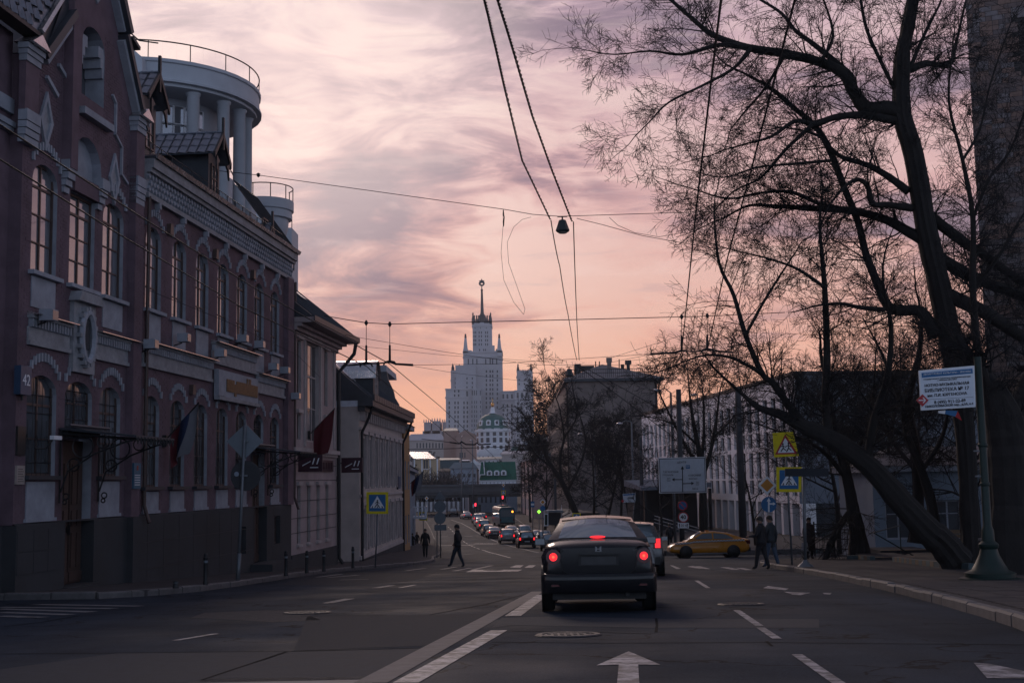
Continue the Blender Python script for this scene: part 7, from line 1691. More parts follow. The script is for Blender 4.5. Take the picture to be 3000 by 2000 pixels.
b = Sg('street_name_sign', 'dark street name board on a grey post with a cone foot', pg(2361, 1660)); b.post(2355, 1366, .05); b.rect('name_board', 2298, 1372, 2425, 1395, M('navy board', (.015, .02, .032), .4, .1), .06, .04); x, z = b.base.x, b.base.z; MB().lathe([(.26, 0), (.22, .05), (.1, .14), (.06, .22)], 14, (b.base.x, b.base.y + .05, b.base.z)).build('foot', m_grey, b.t, smooth=True)
# library sign on the green lamp post
lp = pg(2902, 1697); b = Sg('lamp_post', 'dark green cast iron post with a flared base at the right kerb', lp, 'lamp post'); zt = P(2862, 1045, lp.y).z - lp.z
MB().lathe([(.62, -.05), (.62, .03), (.5, .06), (.5, .14), (.36, .2), (.28, .34), (.2, .5), (.17, .62), (.2, .66), (.2, .72), (.13, .78), (.12, 1.0), (.1, 1.06), (.085, 1.1), (.075, zt)], 18, tuple(lp)).build('column', m_green, b.t, auto=True)
for z in (1.9, 2.7): MB().lathe([(.085, z), (.1, z + .02), (.1, z + .06), (.085, z + .08)], 14, tuple(lp)).build('collar', m_green, b.t)
b = Sg('library_sign', 'white music library notice board with blue heading on the green post', Vector((P(2772, 1140, lp.y - .1).x, lp.y - .1, lp.z + 2))); lb = b.poly('board', [(2690, 1086), (2852, 1071), (2856, 1192), (2697, 1202)], m_sw, 0, .05); m_lf = M('notice face', (.62, .66, .74), .5, .08, 5); b.poly('face', [(2694, 1089), (2848, 1075), (2852, 1189), (2700, 1198)], m_lf, .051, .004, lb); b.poly('heading', [(2697, 1093), (2846, 1080), (2847, 1094), (2698, 1107)], m_sblue, .056, .003, lb)
def tl_(txt, px, py, h, mat, d=.06, w=None):
    o = b.text(txt, px, py, h, mat, d, lb, bold=.001 if h > 6 else 0); o.rotation_euler.y = R(4.0 - 1.0) * -1
    if w:
        wx = max(v.co.x for v in o.data.vertices) - min(v.co.x for v in o.data.vertices); f = b.m(w) / wx; o.scale = (f, max(.7, min(1.25, f)), 1)
tl_('ДЕПАРТАМЕНТ КУЛЬТУРЫ г. МОСКВЫ', 2772, 1093, 6, m_sw, .061, 140); tl_('государственное бюджетное учреждение культуры', 2772, 1107, 3.4, m_sblk, .056, 138); tl_('г. Москвы ЦБС ЦАО', 2772, 1112.5, 3.2, m_sblk, .056, 56)
tl_('НОТНО-МУЗЫКАЛЬНАЯ', 2771, 1126, 8.4, m_sblk, .056, 130); tl_('БИБЛИОТЕКА № 17', 2771, 1141, 10, m_sblk, .056, 130); tl_('им. П.И. ЮРГЕНСОНА', 2772, 1156, 7.8, m_sblk, .056, 116); tl_('8 (495) 911-22-89', 2780, 1176, 7.4, m_sblk, .056, 92); tl_('НИКОЛОЯМСКОЙ пер., д.3А, к.4', 2778, 1187, 6.4, m_sblk, .056, 140)
b.line('divider', [(2702, 1171), (2848, 1163)], .8, m_sblk, .056, lb); MB().tube([(lp.x, lp.y, lp.z + 2.62), (lp.x - .2, lp.y - .03, lp.z + 2.62)], .02, 5, world=True).build('bracket', m_grey, b.t); MB().tube([(lp.x, lp.y, lp.z + 2.1), (lp.x - .2, lp.y - .03, lp.z + 2.1)], .02, 5, world=True).build('bracket', m_grey, b.t)
k = b.poly('arrow_tab', [(2699, 1155), (2717, 1173), (2699, 1191), (2681, 1173)], m_sred, .07, .01); b.line('tab_arrow', [(2689, 1173), (2707, 1173)], 2.4, m_sw, .081, k); b.line('tab_arrow_head', [(2701, 1166), (2708, 1173), (2701, 1180)], 2.4, m_sw, .0815, k)
pn_ = Sg('pennant', 'small white, blue and red pennant under the library board', Vector((P(2780, 1215, lp.y - .05).x, lp.y - .05, lp.z + 1.8)), 'flag'); pn_.poly('white_stripe', [(2748, 1203), (2770, 1201), (2768, 1212), (2750, 1210)], m_sw, 0, .006); pn_.poly('blue_stripe', [(2770, 1201), (2805, 1203), (2799, 1220), (2768, 1212)], m_sblue, 0.001, .006); pn_.poly('red_stripe', [(2806, 1204), (2818, 1232), (2798, 1220)], M('pennant red', (.35, .015, .02)), .002, .006)
# tram poles and lamps along the right and far
def lamp(label, px, pyb, pyt, Y, r=.12, head=None, mat=None, ground=None):
    q0 = P(px, pyt, Y); base = Vector((q0.x, Y, ground if ground is not None else gz(Y) + .14)); t = thing('street_lamp' if head else 'utility_pole', label, 'lamp' if head else 'pole', base)
    MB().tube([base - Vector((0, 0, .3)), Vector((q0.x, Y, q0.z))], [r, r * .7], 10, world=True).build('pole', mat or m_grey, t, smooth=True)
    MB().lathe([(r * 1.4, 0), (r * 1.4, .5), (r * 1.1, .6)], 10, tuple(base)).build('pole_base', mat or m_grey, t)
    if head:
        h = P(head[0], head[1], Y); top = Vector((q0.x, Y, q0.z)); MB().tube([top, top.lerp(h, .5) + Vector((0, 0, .25)), h], .04, 6, world=True).build('arm', m_grey, t)
        d = (h - top).normalized(); u_ = Y / FOC; mb = MB(); L_ = head[2] * u_
        mb.tube([h - d * L_ * .35, h + d * L_ * .1, h + d * L_ * .65], [.05, L_ * .22, .06], 8, world=True); mb.build('lamp_head', m_bright, t, smooth=True)
    return t
m_pole = M('grey concrete pole', (.05, .05, .055), .85, .2, 3)
lamp('thick concrete pole standing before the white modern building', 2161, 1600, 1132, 79, .26, None, m_pole)
lamp('dark utility pole right of the brown house', 1876, 1540, 1280, 120, .22, None, m_pole)
lamp('street lamp with silver head over the roof of the modern building', 1965, 1560, 1150, 90, .11, (1930, 1144, 26)); lamp('street lamp with silver head before the brown house, nearer one', 1850, 1540, 1236, 128, .12, (1817, 1240, 20)); lamp('street lamp with silver head before the brown house, farther one', 1741, 1540, 1268, 150, .12, (1703, 1271, 18))
lamp('round dark lamp on a thin mast above the modern building', 2043, 1560, 1155, 100, .07, (2036, 1156, 20)); lamp('tall thin tram pole left of the church', 1351, 1500, 1290, 262, .16, (1353, 1280, 9), None, -6.3); lamp('tall thin tram pole in front of the church', 1384, 1500, 1288, 262, .16, (1381, 1289, 10), None, -6.3)
lamp('distant small lamp mast between the trees', 2612, 1560, 1318, 70, .06, (2618, 1323, 16)); lamp('dark post by the pharmacy', 1626, 1560, 1400, 118, .16, None, m_pole)
# far right-hand signs
b = Sg('priority_sign', 'far priority diamond above a round blue sign near the pharmacy cross', Vector((P(1590, 1520, 128).x, 128, gz(128) + .3))); b.post(1589, 1460, .05); b.main(1590, 1470, 9); b.circ('mandatory_sign', 1590, 1488, 7.5, m_sblue)
b = Sg('bus_stop_sign', 'small blue and white bus stop sign', Vector((P(1560, 1520, 132).x, 132, gz(132) + .3))); b.post(1560, 1470, .05); k = b.rect('panel', 1555, 1468, 1566, 1485, m_sblue); b.rect('band', 1556, 1474, 1565, 1480, m_sw, .021, .004, k)
b = Sg('pharmacy_cross', 'small glowing green pharmacy cross', Vector((P(1579, 1520, 134).x, 134, gz(134) + .3))); b.post(1579, 1503, .04); m_gx = M('lit green cross', (.2, .6, .05), .4, 0, emit=(.35, 1, .08), estr=1.6); b.rect('cross_bar', 1574, 1496, 1584, 1500, m_gx, 0, .2); b.rect('cross_post', 1577, 1493, 1581, 1503, m_gx, -.01, .22)
b = Sg('crossing_sign', 'yellow framed crossing sign peeking over the roof of the black sedan', Vector((P(1689, 1560, 96).x, 96, gz(96) + .3))); b.post(1689, 1513, .04); b.ped(1689, 1514, 24)
b = Sg('notice_board', 'small white and blue notice board with red arrow tab on the dark pole', Vector((P(1843, 1460, 119).x, 119, gz(119) + .3))); b.post(1862, 1440, .04); k = b.poly('board', [(1824, 1446), (1861, 1443), (1862, 1470), (1827, 1472)], m_bf, 0, .05); b.poly('heading', [(1826, 1447), (1860, 1445), (1860, 1449), (1826, 1451)], m_sblue, .051, .004, k); b.rect('text_block', 1840, 1455, 1858, 1461, m_grey, .051, .003, k); b.poly('arrow_tab', [(1824, 1462), (1829, 1467), (1824, 1472), (1819, 1467)], m_sred, .052, .01)
b = Sg('traffic_light', 'red pedestrian signal under a crossing sign and priority sign in the distance', Vector((P(1475, 1500, 236).x, 236, gz(236)))); b.post(1476, 1415, .07); b.main(1475, 1420, 5); b.circ('mandatory_sign', 1475, 1431, 3.5, m_sblue); b.ped(1475, 1443, 13); k = b.rect('signal_box', 1469, 1450, 1477, 1470, m_black, 0, .2); m_rl = M('lit red signal', (.5, .02, .02), .4, 0, emit=(1, .03, .06), estr=4); b.circ('red_lamp', 1473, 1454, 2.4, m_rl, .2, .03, k); b.circ('red_lamp', 1473, 1459, 2.2, m_rl, .2, .03, k)
b = Sg('traffic_light', 'red signal beside the dark pier under the viaduct', Vector((P(1393, 1500, 246).x, 246, gz(246)))); b.post(1394, 1470, .07); k = b.rect('signal_box', 1389, 1470, 1397, 1490, m_black, 0, .2); b.circ('red_lamp', 1393, 1475, 2.3, m_rl, .2, .03, k); b.circ('red_lamp', 1393, 1480, 2.3, m_rl, .2, .03, k); b.rect('white_plate', 1385, 1476, 1389, 1487, m_sw, .02, .02)
flag('flag', Fr((P(1643, 1470, 122).x - .0, 122, 0), u=(1, 0, 0)), 0, -2.2, 'white, blue and red flag on the dark post by the brown house', (m_sw, m_sblue, m_sred), 2.0, out=1.2)
kk = thing('low_shop_building', 'row of low shop fronts and awnings at the foot of the brown house', 'shop', (6.6, 150, gz(150) + .3)); m_awn = M('dull awning', (.07, .08, .09), .8, .2)
for i in range(4):
    y = 140 + 9 * i; x = 6.6 - .045 * (y - 150) ; z = gz(y) + .3; MB().box(x - .2, x + 2.4, y, y + 7.5, z - .5, z + 3.1).build('shop_wall', m_plinth, kk); MB().add([(x - .2, y, z + 3.1), (x - .2, y + 7, z + 3.1), (x - 1.5, y + 7, z + 2.5), (x - 1.5, y, z + 2.5)], [(0, 1, 2, 3)]).build('awning', m_awn, kk); MB().box(x + .2, x + 2.2, y - .03, y - .01, z + .2, z + 2.6).build('shop_window', m_dglass, kk)
b = Sg('advert_pillar', 'dark green lit advert stand with pale frame', Vector((P(1599, 1540, 110).x, 110, gz(110) + .3)), 'advert'); b.rect('frame', 1594, 1494, 1606, 1540, m_sw, 0, .15); b.rect('poster', 1596, 1506, 1604, 1537, m_green, .151, .01); b.rect('topper', 1595, 1495, 1605, 1504, m_plaq, .151, .01)
b = Sg('bus_shelter', 'glass bus stop shelter beside the queue', Vector((P(1615, 1540, 116).x, 116, gz(116) + .3)), 'shelter'); b.rect('roof', 1602, 1494, 1650, 1500, m_signback, -2, 2.2); b.rect('back_glass', 1606, 1502, 1646, 1540, m_dglass, -1.8, .05); b.rect('side_post', 1604, 1500, 1606, 1545, m_iron2, 0, .1); b.rect('side_post', 1645, 1500, 1647, 1545, m_iron2, 0, .1)
# bollards on the left pavement
def bollard(px, py, top, label, r=.055):
    q = pg(px, py); h = P(px, top, q.y).z - q.z; t = thing('bollard', label, 'bollard', q, 'bollards along the left kerb'); MB().lathe([(r * 1.25, 0), (r * 1.25, .06), (r, .1), (r, h * .8), (r * 1.15, h * .82), (r * 1.15, h * .87), (r * .9, h * .89), (r * .9, h * .97), (r * .5, h)], 12, tuple(q)).build('shaft', m_iron2, t, auto=True); MB().lathe([(r * 1.02, h * .7), (r * 1.02, h * .78)], 12, tuple(q)).build('reflective_band', m_signback, t)
bollard(602, 1712, 1620, 'iron bollard nearest to the camera, left of the grey sign backs'); bollard(515, 1722, 1700, 'short broken bollard stump near the kerb bend', .06); bollard(838, 1686, 1612, 'iron bollard before the second canopy door'); bollard(899, 1678, 1612, 'iron bollard in front of the beige house window'); bollard(949, 1673, 1610, 'iron bollard at the right half of the beige house'); bollard(1034, 1663, 1600, 'iron bollard left of the pedestrian crossing sign')
# striped park kerb, steps, railing, fence, benches on the right
m_k = [M('faded teal kerb paint', (.07, .10, .11), .8, .3, 6), M('faded ochre kerb paint', (.13, .10, .065), .8, .3, 6)]
pk = thing('park_border', 'low kerb of faded teal and ochre blocks edging the park bed', 'kerb', pg(2560, 1638))
def border(pts, h0=.14):
    w = [pg(*q, h0) for q in pts]; i = 0
    for a, b_ in zip(w, w[1:]):
        n = max(1, int((b_ - a).length / .55))
        for j in range(n):
            p, q = a.lerp(b_, j / n), a.lerp(b_, (j + .94) / n); d = (q - p).normalized(); nr = Vector((-d.y, d.x, 0)) * .09; mb = MB(); mb.v = [tuple(v) for v in (p - nr, q - nr, q + nr, p + nr)]; mb.v += [(x, y, z + .16) for x, y, z in mb.v]; mb.f = [(0, 3, 2, 1), (4, 5, 6, 7), (0, 1, 5, 4), (1, 2, 6, 5), (2, 3, 7, 6), (3, 0, 4, 7)]; mb.m = [0] * 6; mb.build('kerb_block', m_k[i % 2], pk); i += 1
border([(2484, 1638), (2520, 1638), (2557, 1641)]); border([(2622, 1644), (2680, 1652), (2745, 1660), (2800, 1664), (2850, 1668)]); border([(2392, 1618), (2440, 1616), (2480, 1614)])
bed = MB(); q = [pg(*v) for v in ((2622, 1643), (2680, 1651), (2745, 1659), (2850, 1667), (3000, 1650), (3000, 1600), (2760, 1590), (2700, 1614))]; bed.v = [(v.x, v.y, v.z + .1) for v in q]; bed.f = [tuple(range(len(q)))]; bed.m = [0]; struct(bed.build('flower_bed', m_dirt))
sp_ = thing('park_steps', 'low steps with worn yellow edges leading into the park', 'steps', pg(2600, 1640))
for i, (y0, x0, x1) in enumerate(((1640, 2562, 2640), (1626, 2580, 2685))):
    a, b_ = pg(x0, y0, .14), pg(x1, y0 - 4, .14); MB().box(a.x, b_.x, a.y, a.y + 2.6, a.z - .2, a.z + .1 + .12 * i).build('step', m_pave, sp_); MB().box(a.x, b_.x, a.y - .02, a.y + .12, a.z + .1 + .12 * i, a.z + .105 + .12 * i).build('step_edge', m_paintY, sp_)
hr = thing('handrail', 'thin green grey handrail beside the park steps', 'railing', pg(2566, 1624)); a, b_, c = P(2548, 1562, 50), P(2636, 1539, 56), pg(2566, 1624); MB().tube([a, b_], .025, 6, world=True).build('rail', m_green, hr); MB().tube([Vector((c.x, 50, c.z - .2)), P(2560, 1560, 50)], .025, 6, world=True).build('post', m_green, hr); MB().tube([Vector((b_.x, 56, gz(56))), b_], .025, 6, world=True).build('post', m_green, hr)
fe = thing('park_fence', 'dark metal park fence with posts behind the pavement', 'fence', Vector((16, 62, gz(62)))); fz = lambda y: gz(y) + .14
FFN = Fr((P(2385, 1560, 66).x, 66, 0), ang=R(-10)); zf = gz(65)
for i in range(15): q = FFN(1.0 * i, 0, 0); MB().tube([(q.x, q.y, zf), (q.x, q.y, zf + 1.75)], .045, 6, world=True).build('fence_post', m_iron2, fe)
for z in (.3, .8, 1.3, 1.6): MB(FFN).box(0, 14, -.03, .03, zf + z, zf + z + .05).build('fence_rail', m_iron2, fe)
fp_ = MB(FFN)
for i in range(110): fp_.tube([(.13 * i, 0, zf + .2), (.13 * i, 0, zf + 1.6)], .012, 4)
stuff(fp_.build('fence_bar', m_iron2, fe))
bn = thing('park_bench', 'wooden park bench half hidden behind the leaning trunk', 'bench', Vector((P(2780, 1560, 42).x, 42, gz(42) + .15))); bz = gz(42) + .2; bx = P(2740, 1560, 42).x; m_wood = M('weathered ochre wood', (.11, .065, .035), .7, .3, 10)
for i in range(3): MB().box(bx, bx + 1.7, 42 + .15 * i, 42.12 + .15 * i, bz + .42, bz + .46).build('seat_slat', m_wood, bn); MB().box(bx, bx + 1.7, 42.5, 42.54, bz + .55 + .15 * i, bz + .67 + .15 * i).build('back_slat', m_wood, bn)
for x in (.1, 1.5): MB().box(bx + x, bx + x + .08, 42.05, 42.5, bz, bz + .42).build('leg', m_iron2, bn)
bx_ = thing('utility_box', 'small pale utility box behind the lamp post base', 'box', Vector((P(2918, 1600, 30).x, 30, gz(30) + .14))); q = bx_.location; MB().box(q.x - .22, q.x + .22, 30, 30.4, q.z, q.z + .75).build('cabinet', m_signback, bx_); MB().box(q.x - .25, q.x + .25, 29.95, 30.45, q.z + .75, q.z + .8).build('lid', m_signback, bx_)

# ------------------------------------------------------------------ overhead wires
m_wire = M('black cable', (.012, .012, .014), .7, 0)
def sag(pts, n=8, s=0.0):
    out = []
    for a, b_ in zip(pts, pts[1:]):
        for i in range(n): t = i / n; out.append(a.lerp(b_, t) - Vector((0, 0, s * 4 * t * (1 - t))))
    return out + [pts[-1]]
def wire(label, pts, r=.012, s=0.0, n=4, group=None, cat='wire', name='overhead_wire', seg=8):
    p = sag(pts, seg, s); return tag(MB().tube(p, r, n, world=True).build(name, m_wire, None), label, cat, group)
def twist(label, pts, r, pitch):
    p = sag(pts, 90, .0); mb = MB()
    for ph in (0, math.pi):
        q = []
        for i, v in enumerate(p):
            a = ph + i * pitch; q.append(v + Vector((math.cos(a) * r * 1.1, 0, math.sin(a) * r * 1.1)))
        mb.tube(q, r, 4, world=True)
    o = mb.build('twisted_cable', m_wire, None); stuff(o); del o['kind']; return tag(o, label, 'cable')
SY = 45.0
twist('left one of the two black twisted cables coming down to the hanging lamp', [P(1418, -10, 24), P(1448, 120, 27), P(1482, 270, 31), P(1530, 470, 37.5), P(1612, 642, SY)], .019, .55); twist('right one of the two black twisted cables coming down to the hanging lamp', [P(1456, -10, 24), P(1505, 150, 27.5), P(1560, 340, 32.5), P(1618, 500, 38), P(1676, 648, SY)], .019, .55)
wire('left cable running on from the hanging lamp down the street', [P(1614, 645, SY), P(1640, 780, 53), P(1664, 920, 64), P(1690, 1055, 82)], .02, .15); wire('right cable running on from the hanging lamp down the street', [P(1680, 650, SY), P(1684, 780, 53), P(1690, 940, 66), P(1697, 1055, 82)], .02, .15)
def hanglamp(px, py, Y, w, label):
    q = P(px, py, Y); k = w * Y / FOC / 2; t = thing('hanging_lamp', label, 'lamp', q); mb = MB(); mb.lathe([(k * .45, k * .9), (k * .5, k * .85), (k * .85, -.2 * k), (k * 1.0, -.6 * k), (k * .8, -.85 * k), (0, -.85 * k)], 6, tuple(q)); mb.build('shade', M('lamp shade', (.03, .04, .045), .5, .2, 8), t); MB().lathe([(k * .7, -.87 * k), (k * .6, -1.0 * k), (0, -1.0 * k)], 6, tuple(q)).build('glass', m_plaq, t); MB().tube([q + Vector((0, 0, k * .9)), q + Vector((0, 0, k * 1.4))], .03, 5, world=True).build('hanger', m_iron2, t); MB().tube([q + Vector((-k * .7, 0, k * 1.4)), q + Vector((k * .7, 0, k * 1.4))], .025, 5, world=True).build('clamp', m_iron2, t)
hanglamp(1648, 663, SY, 42, 'dark hanging street lamp on the span wire at centre'); hanglamp(1668, 1092, 82, 26, 'small far hanging lamp before the roof of the brown house')
wire('long span wire carrying the hanging lamp from the white rotunda', [P(560, 492, 47), P(755, 513, SY), P(1475, 613, SY), P(1560, 628, SY), P(1640, 634, SY), P(2040, 621, SY)], .012); wire('lower span wire from the lamp to the trees', [P(1690, 640, SY), P(1760, 657, SY), P(1880, 690, SY), P(2080, 726, SY)], .011); wire('thin loop of wire right of the hanging lamp', [P(1785, 637, SY), P(1810, 660, SY), P(1860, 682, SY), P(1930, 694, SY), P(2010, 680, SY)], .009)
wire('slack loop of wire hanging left of the lamp', [P(1474, 616, SY), P(1474, 660, SY), P(1468, 740, SY), P(1476, 820, SY), P(1505, 885, SY), P(1534, 921, SY), P(1538, 905, SY), P(1515, 840, SY), P(1490, 770, SY), P(1486, 710, SY), P(1505, 665, SY), P(1530, 643, SY), P(1556, 636, SY)], .007)
ins = thing('wire_insulator', 'short chain insulator on the long span wire', 'insulator', P(1475, 640, SY)); q = P(1475, 640, SY); MB().tube([q + Vector((0, 0, .32)), q + Vector((0, 0, .12)), q + Vector((.03, 0, .05)), q - Vector((0, 0, .12)), q - Vector((0, 0, .3))], [.02, .035, .02, .035, .02], 6, world=True).build('chain', m_wire, ins)
k = P(757, 513, SY); ins = thing('wire_insulator', 'knotted insulator at the left end of the long span wire', 'insulator', k); MB().lathe([(.02, -.08), (.07, -.03), (.05, 0), (.08, .04), (.02, .08)], 8, tuple(k)).build('bead', m_wire, ins)
# trolley wires with hangers
YH = 31.5
def trolley(label, x0, pts=None, rr=.013): return wire(label, pts, rr, 0)
def hang(cx, py, top, Y, label):
    q = P(cx, py, Y); u_ = P(cx, top, Y); t = thing('wire_hanger', label, 'hanger', q); MB().tube([q, q.lerp(u_, .45)], [.035, .028], 6, world=True).build('insulator', m_wire, t); MB().tube([q.lerp(u_, .45), u_], .008, 4, world=True).build('dropper', m_wire, t); MB().lathe([(.02, -.06), (.05, 0), (.02, .07)], 8, tuple(u_)).build('clip', m_wire, t)
    MB().tube([q + Vector((-.16, 0, -.08)), q + Vector((-.12, 0, .0)), q + Vector((0, 0, .03)), q + Vector((.12, 0, 0)), q + Vector((.16, 0, -.08))], .022, 6, world=True).build('bow', m_wire, t); return q
hang(1073, 1065, 946, YH, 'left trolley wire hanger before the white mansard house'); hang(1142, 1060, 950, YH, 'second trolley wire hanger before the white mansard house'); hang(1997, 1029, 928, YH, 'left hanger of the right trolley wire pair'); hang(2072, 1024, 925, YH, 'right hanger of the right trolley wire pair')
wire('upper cross wire holding the left trolley hangers', [P(950, 925, YH), P(1070, 945, YH), P(1140, 949, YH), P(1300, 945, YH), P(1560, 939, YH), P(1997, 928, YH), P(2072, 926, YH), P(2300, 915, YH)], .010)
ib = thing('span_insulator', 'dark insulated bar between the left trolley hangers', 'insulator', P(1100, 1066, YH)); MB().tube([P(1000, 1072, YH), P(1040, 1068, YH), P(1073, 1066, YH), P(1110, 1064, YH), P(1142, 1061, YH), P(1160, 1066, YH), P(1210, 1069, YH)], [.012, .03, .02, .02, .02, .03, .034], 6, world=True).build('bar', m_wire, ib)
for i in range(7): q = P(1168 + 4 * i, 1067, YH); MB().lathe([(.03, -.008), (.055, 0), (.03, .008)], 8, tuple(q)).build('disc', m_wire, ib).rotation_euler = (0, 0, 0)
ib = thing('span_insulator', 'dark insulated bar between the right trolley hangers', 'insulator', P(2040, 1030, YH)); MB().tube([P(1905, 1037, YH), P(1975, 1033, YH), P(1997, 1028, YH), P(2040, 1030, YH), P(2072, 1024, YH), P(2110, 1029, YH), P(2160, 1033, YH)], [.03, .03, .02, .02, .02, .028, .012], 6, world=True).build('bar', m_wire, ib)
wire('cross wire from the left insulated bar towards the right', [P(1210, 1069, YH), P(1440, 1066, YH + 2), P(1700, 1050, YH + 4), P(1905, 1037, YH)], .006); wire('thin wire rising from the left house eaves to the right', [P(1010, 980, 40), P(1060, 990, 40), P(1300, 1030, 42), P(1560, 1068, 45), P(1900, 1070, 50)], .007); wire('thin wire under the left span crossing the skyscraper', [P(1020, 1010, 44), P(1300, 1040, 46), P(1650, 1063, 50)], .006); wire('thin slanting wire crossing low over the skyscraper', [P(1210, 1072, 40), P(1330, 1092, 44), P(1480, 1110, 50), P(1560, 1118, 54)], .006)
wire('nearer left trolley wire running past the brick building', [P(-5, 362, 13.5), P(420, 640, 19), P(760, 853, 24), P(1142, 1066, YH), P(1290, 1190, 43), P(1440, 1330, 66), P(1500, 1395, 95)], .013); wire('farther left trolley wire running past the brick building', [P(-5, 464, 14), P(330, 675, 18.5), P(700, 895, 24.5), P(1073, 1072, YH), P(1180, 1165, 43), P(1360, 1310, 66), P(1440, 1385, 95)], .013)
wire('left one of the right trolley wires crossing the bare tree', [P(2113, -5, 11), P(2075, 310, 14), P(2040, 610, 18.5), P(1997, 1033, YH), P(1958, 1110, 45), P(1900, 1230, 70)], .012); wire('right one of the right trolley wires crossing the bare tree', [P(2330, -5, 11), P(2190, 540, 16.5), P(2130, 760, 21.5), P(2072, 1028, YH), P(2020, 1120, 45), P(1940, 1240, 70)], .012)
b = P(1070, 1300, 66)
wire('far trolley span bar across the church', [P(1317, 1295, 66), P(1345, 1299, 66), P(1353, 1294, 66), P(1365, 1301, 66), P(1390, 1302, 66), P(1397, 1297, 66), P(1405, 1302, 66), P(1438, 1300, 66)], .035, 0); wire('far cross wire below the church drum', [P(1195, 1316, 70), P(1300, 1314, 70), P(1560, 1306, 74), P(1700, 1285, 80)], .018, 0); wire('far cross wire at the foot of the church', [P(1235, 1285, 66), P(1317, 1295, 66)], .014)
for i, (y0, y1, x0) in enumerate(((1045, 1005, 1780), (1055, 1035, 1790), (1075, 1065, 1850), (1083, 1095, 1850))): wire('thin wire fanning out above the brown house roof, number %s from the top' % ('one', 'two', 'three', 'four')[i], [P(x0, y0 + 6, 120), P(2000, y1 - 8 - 8 * (2 - i), 90), P(2150, y1 - 30 * (2 - i), 80)], .018)
wire('long diagonal cable from the lamp cluster across the brown house', [P(1690, 1070, 82), P(1800, 1150, 84), P(1900, 1225, 86), P(1960, 1270, 88)], .03); wire('second diagonal cable across the brown house', [P(1700, 1070, 82), P(1830, 1140, 84), P(1990, 1230, 88)], .024)
wire('pale sagging cable between the dark trees', [P(1745, 1358, 110), P(1790, 1362, 110), P(1840, 1350, 110), P(1880, 1340, 110)], .03); wire('pale looping cable low between the dark trees', [P(1736, 1390, 112), P(1760, 1410, 112), P(1785, 1414, 112), P(1825, 1394, 112)], .03)
wire('thin service wire along the upper windows of the brick building', [F1(34.9, .3, 6.6), F1(41, .5, 6.5), F1(50.4, .4, 6.3), P(985, 1150, 60)], .01)
# ------------------------------------------------------------------ bare trees
m_bark = M('dark wet bark', (.020, .017, .016), .9, .35, 6, .6, 25, stretch=(1, 1, .35)); m_twig = M('dark twigs', (.015, .014, .015), .9, 0)
TW = [.005]
def twig(mb, p, d, L_, r, lv, rg, wig=.35, droop=0.0, nseg=5, sides=4, kids=None):
    pts = [p.copy()]; rad = [r]; v = d.normalized(); step = L_ / nseg; q = p.copy()
    for i in range(nseg):
        v = (v + Vector((rg.gauss(0, wig), rg.gauss(0, wig), rg.gauss(0, wig) - droop)) * .55).normalized(); q = q + v * step; pts.append(q.copy()); rad.append(max(r * (1 - .7 * (i + 1) / nseg), TW[0]))
    mb.tube(pts, rad, sides, cap=False, world=True)
    if lv <= 0: return
    n = kids if kids is not None else (7, 7, 6, 6)[min(lv, 3)]
    for k in range(n):
        t = rg.uniform(.18, 1.0); i = min(nseg - 1, int(t * nseg)); b = pts[i].lerp(pts[i + 1], t * nseg - i); ax = (pts[i + 1] - pts[i]).normalized()
        nv = Vector((rg.gauss(0, 1), rg.gauss(0, 1), rg.gauss(0, 1))); nv = (nv - ax * nv.dot(ax)).normalized(); a = rg.uniform(.55, 1.15)
        twig(mb, b, ax * math.cos(a) + nv * math.sin(a), L_ * rg.uniform(.38, .72) * (1.1 - .5 * t), max(TW[0] * 1.2, rad[i] * rg.uniform(.42, .62)), lv - 1, rg, wig, droop, max(3, nseg - 1), 3, None)
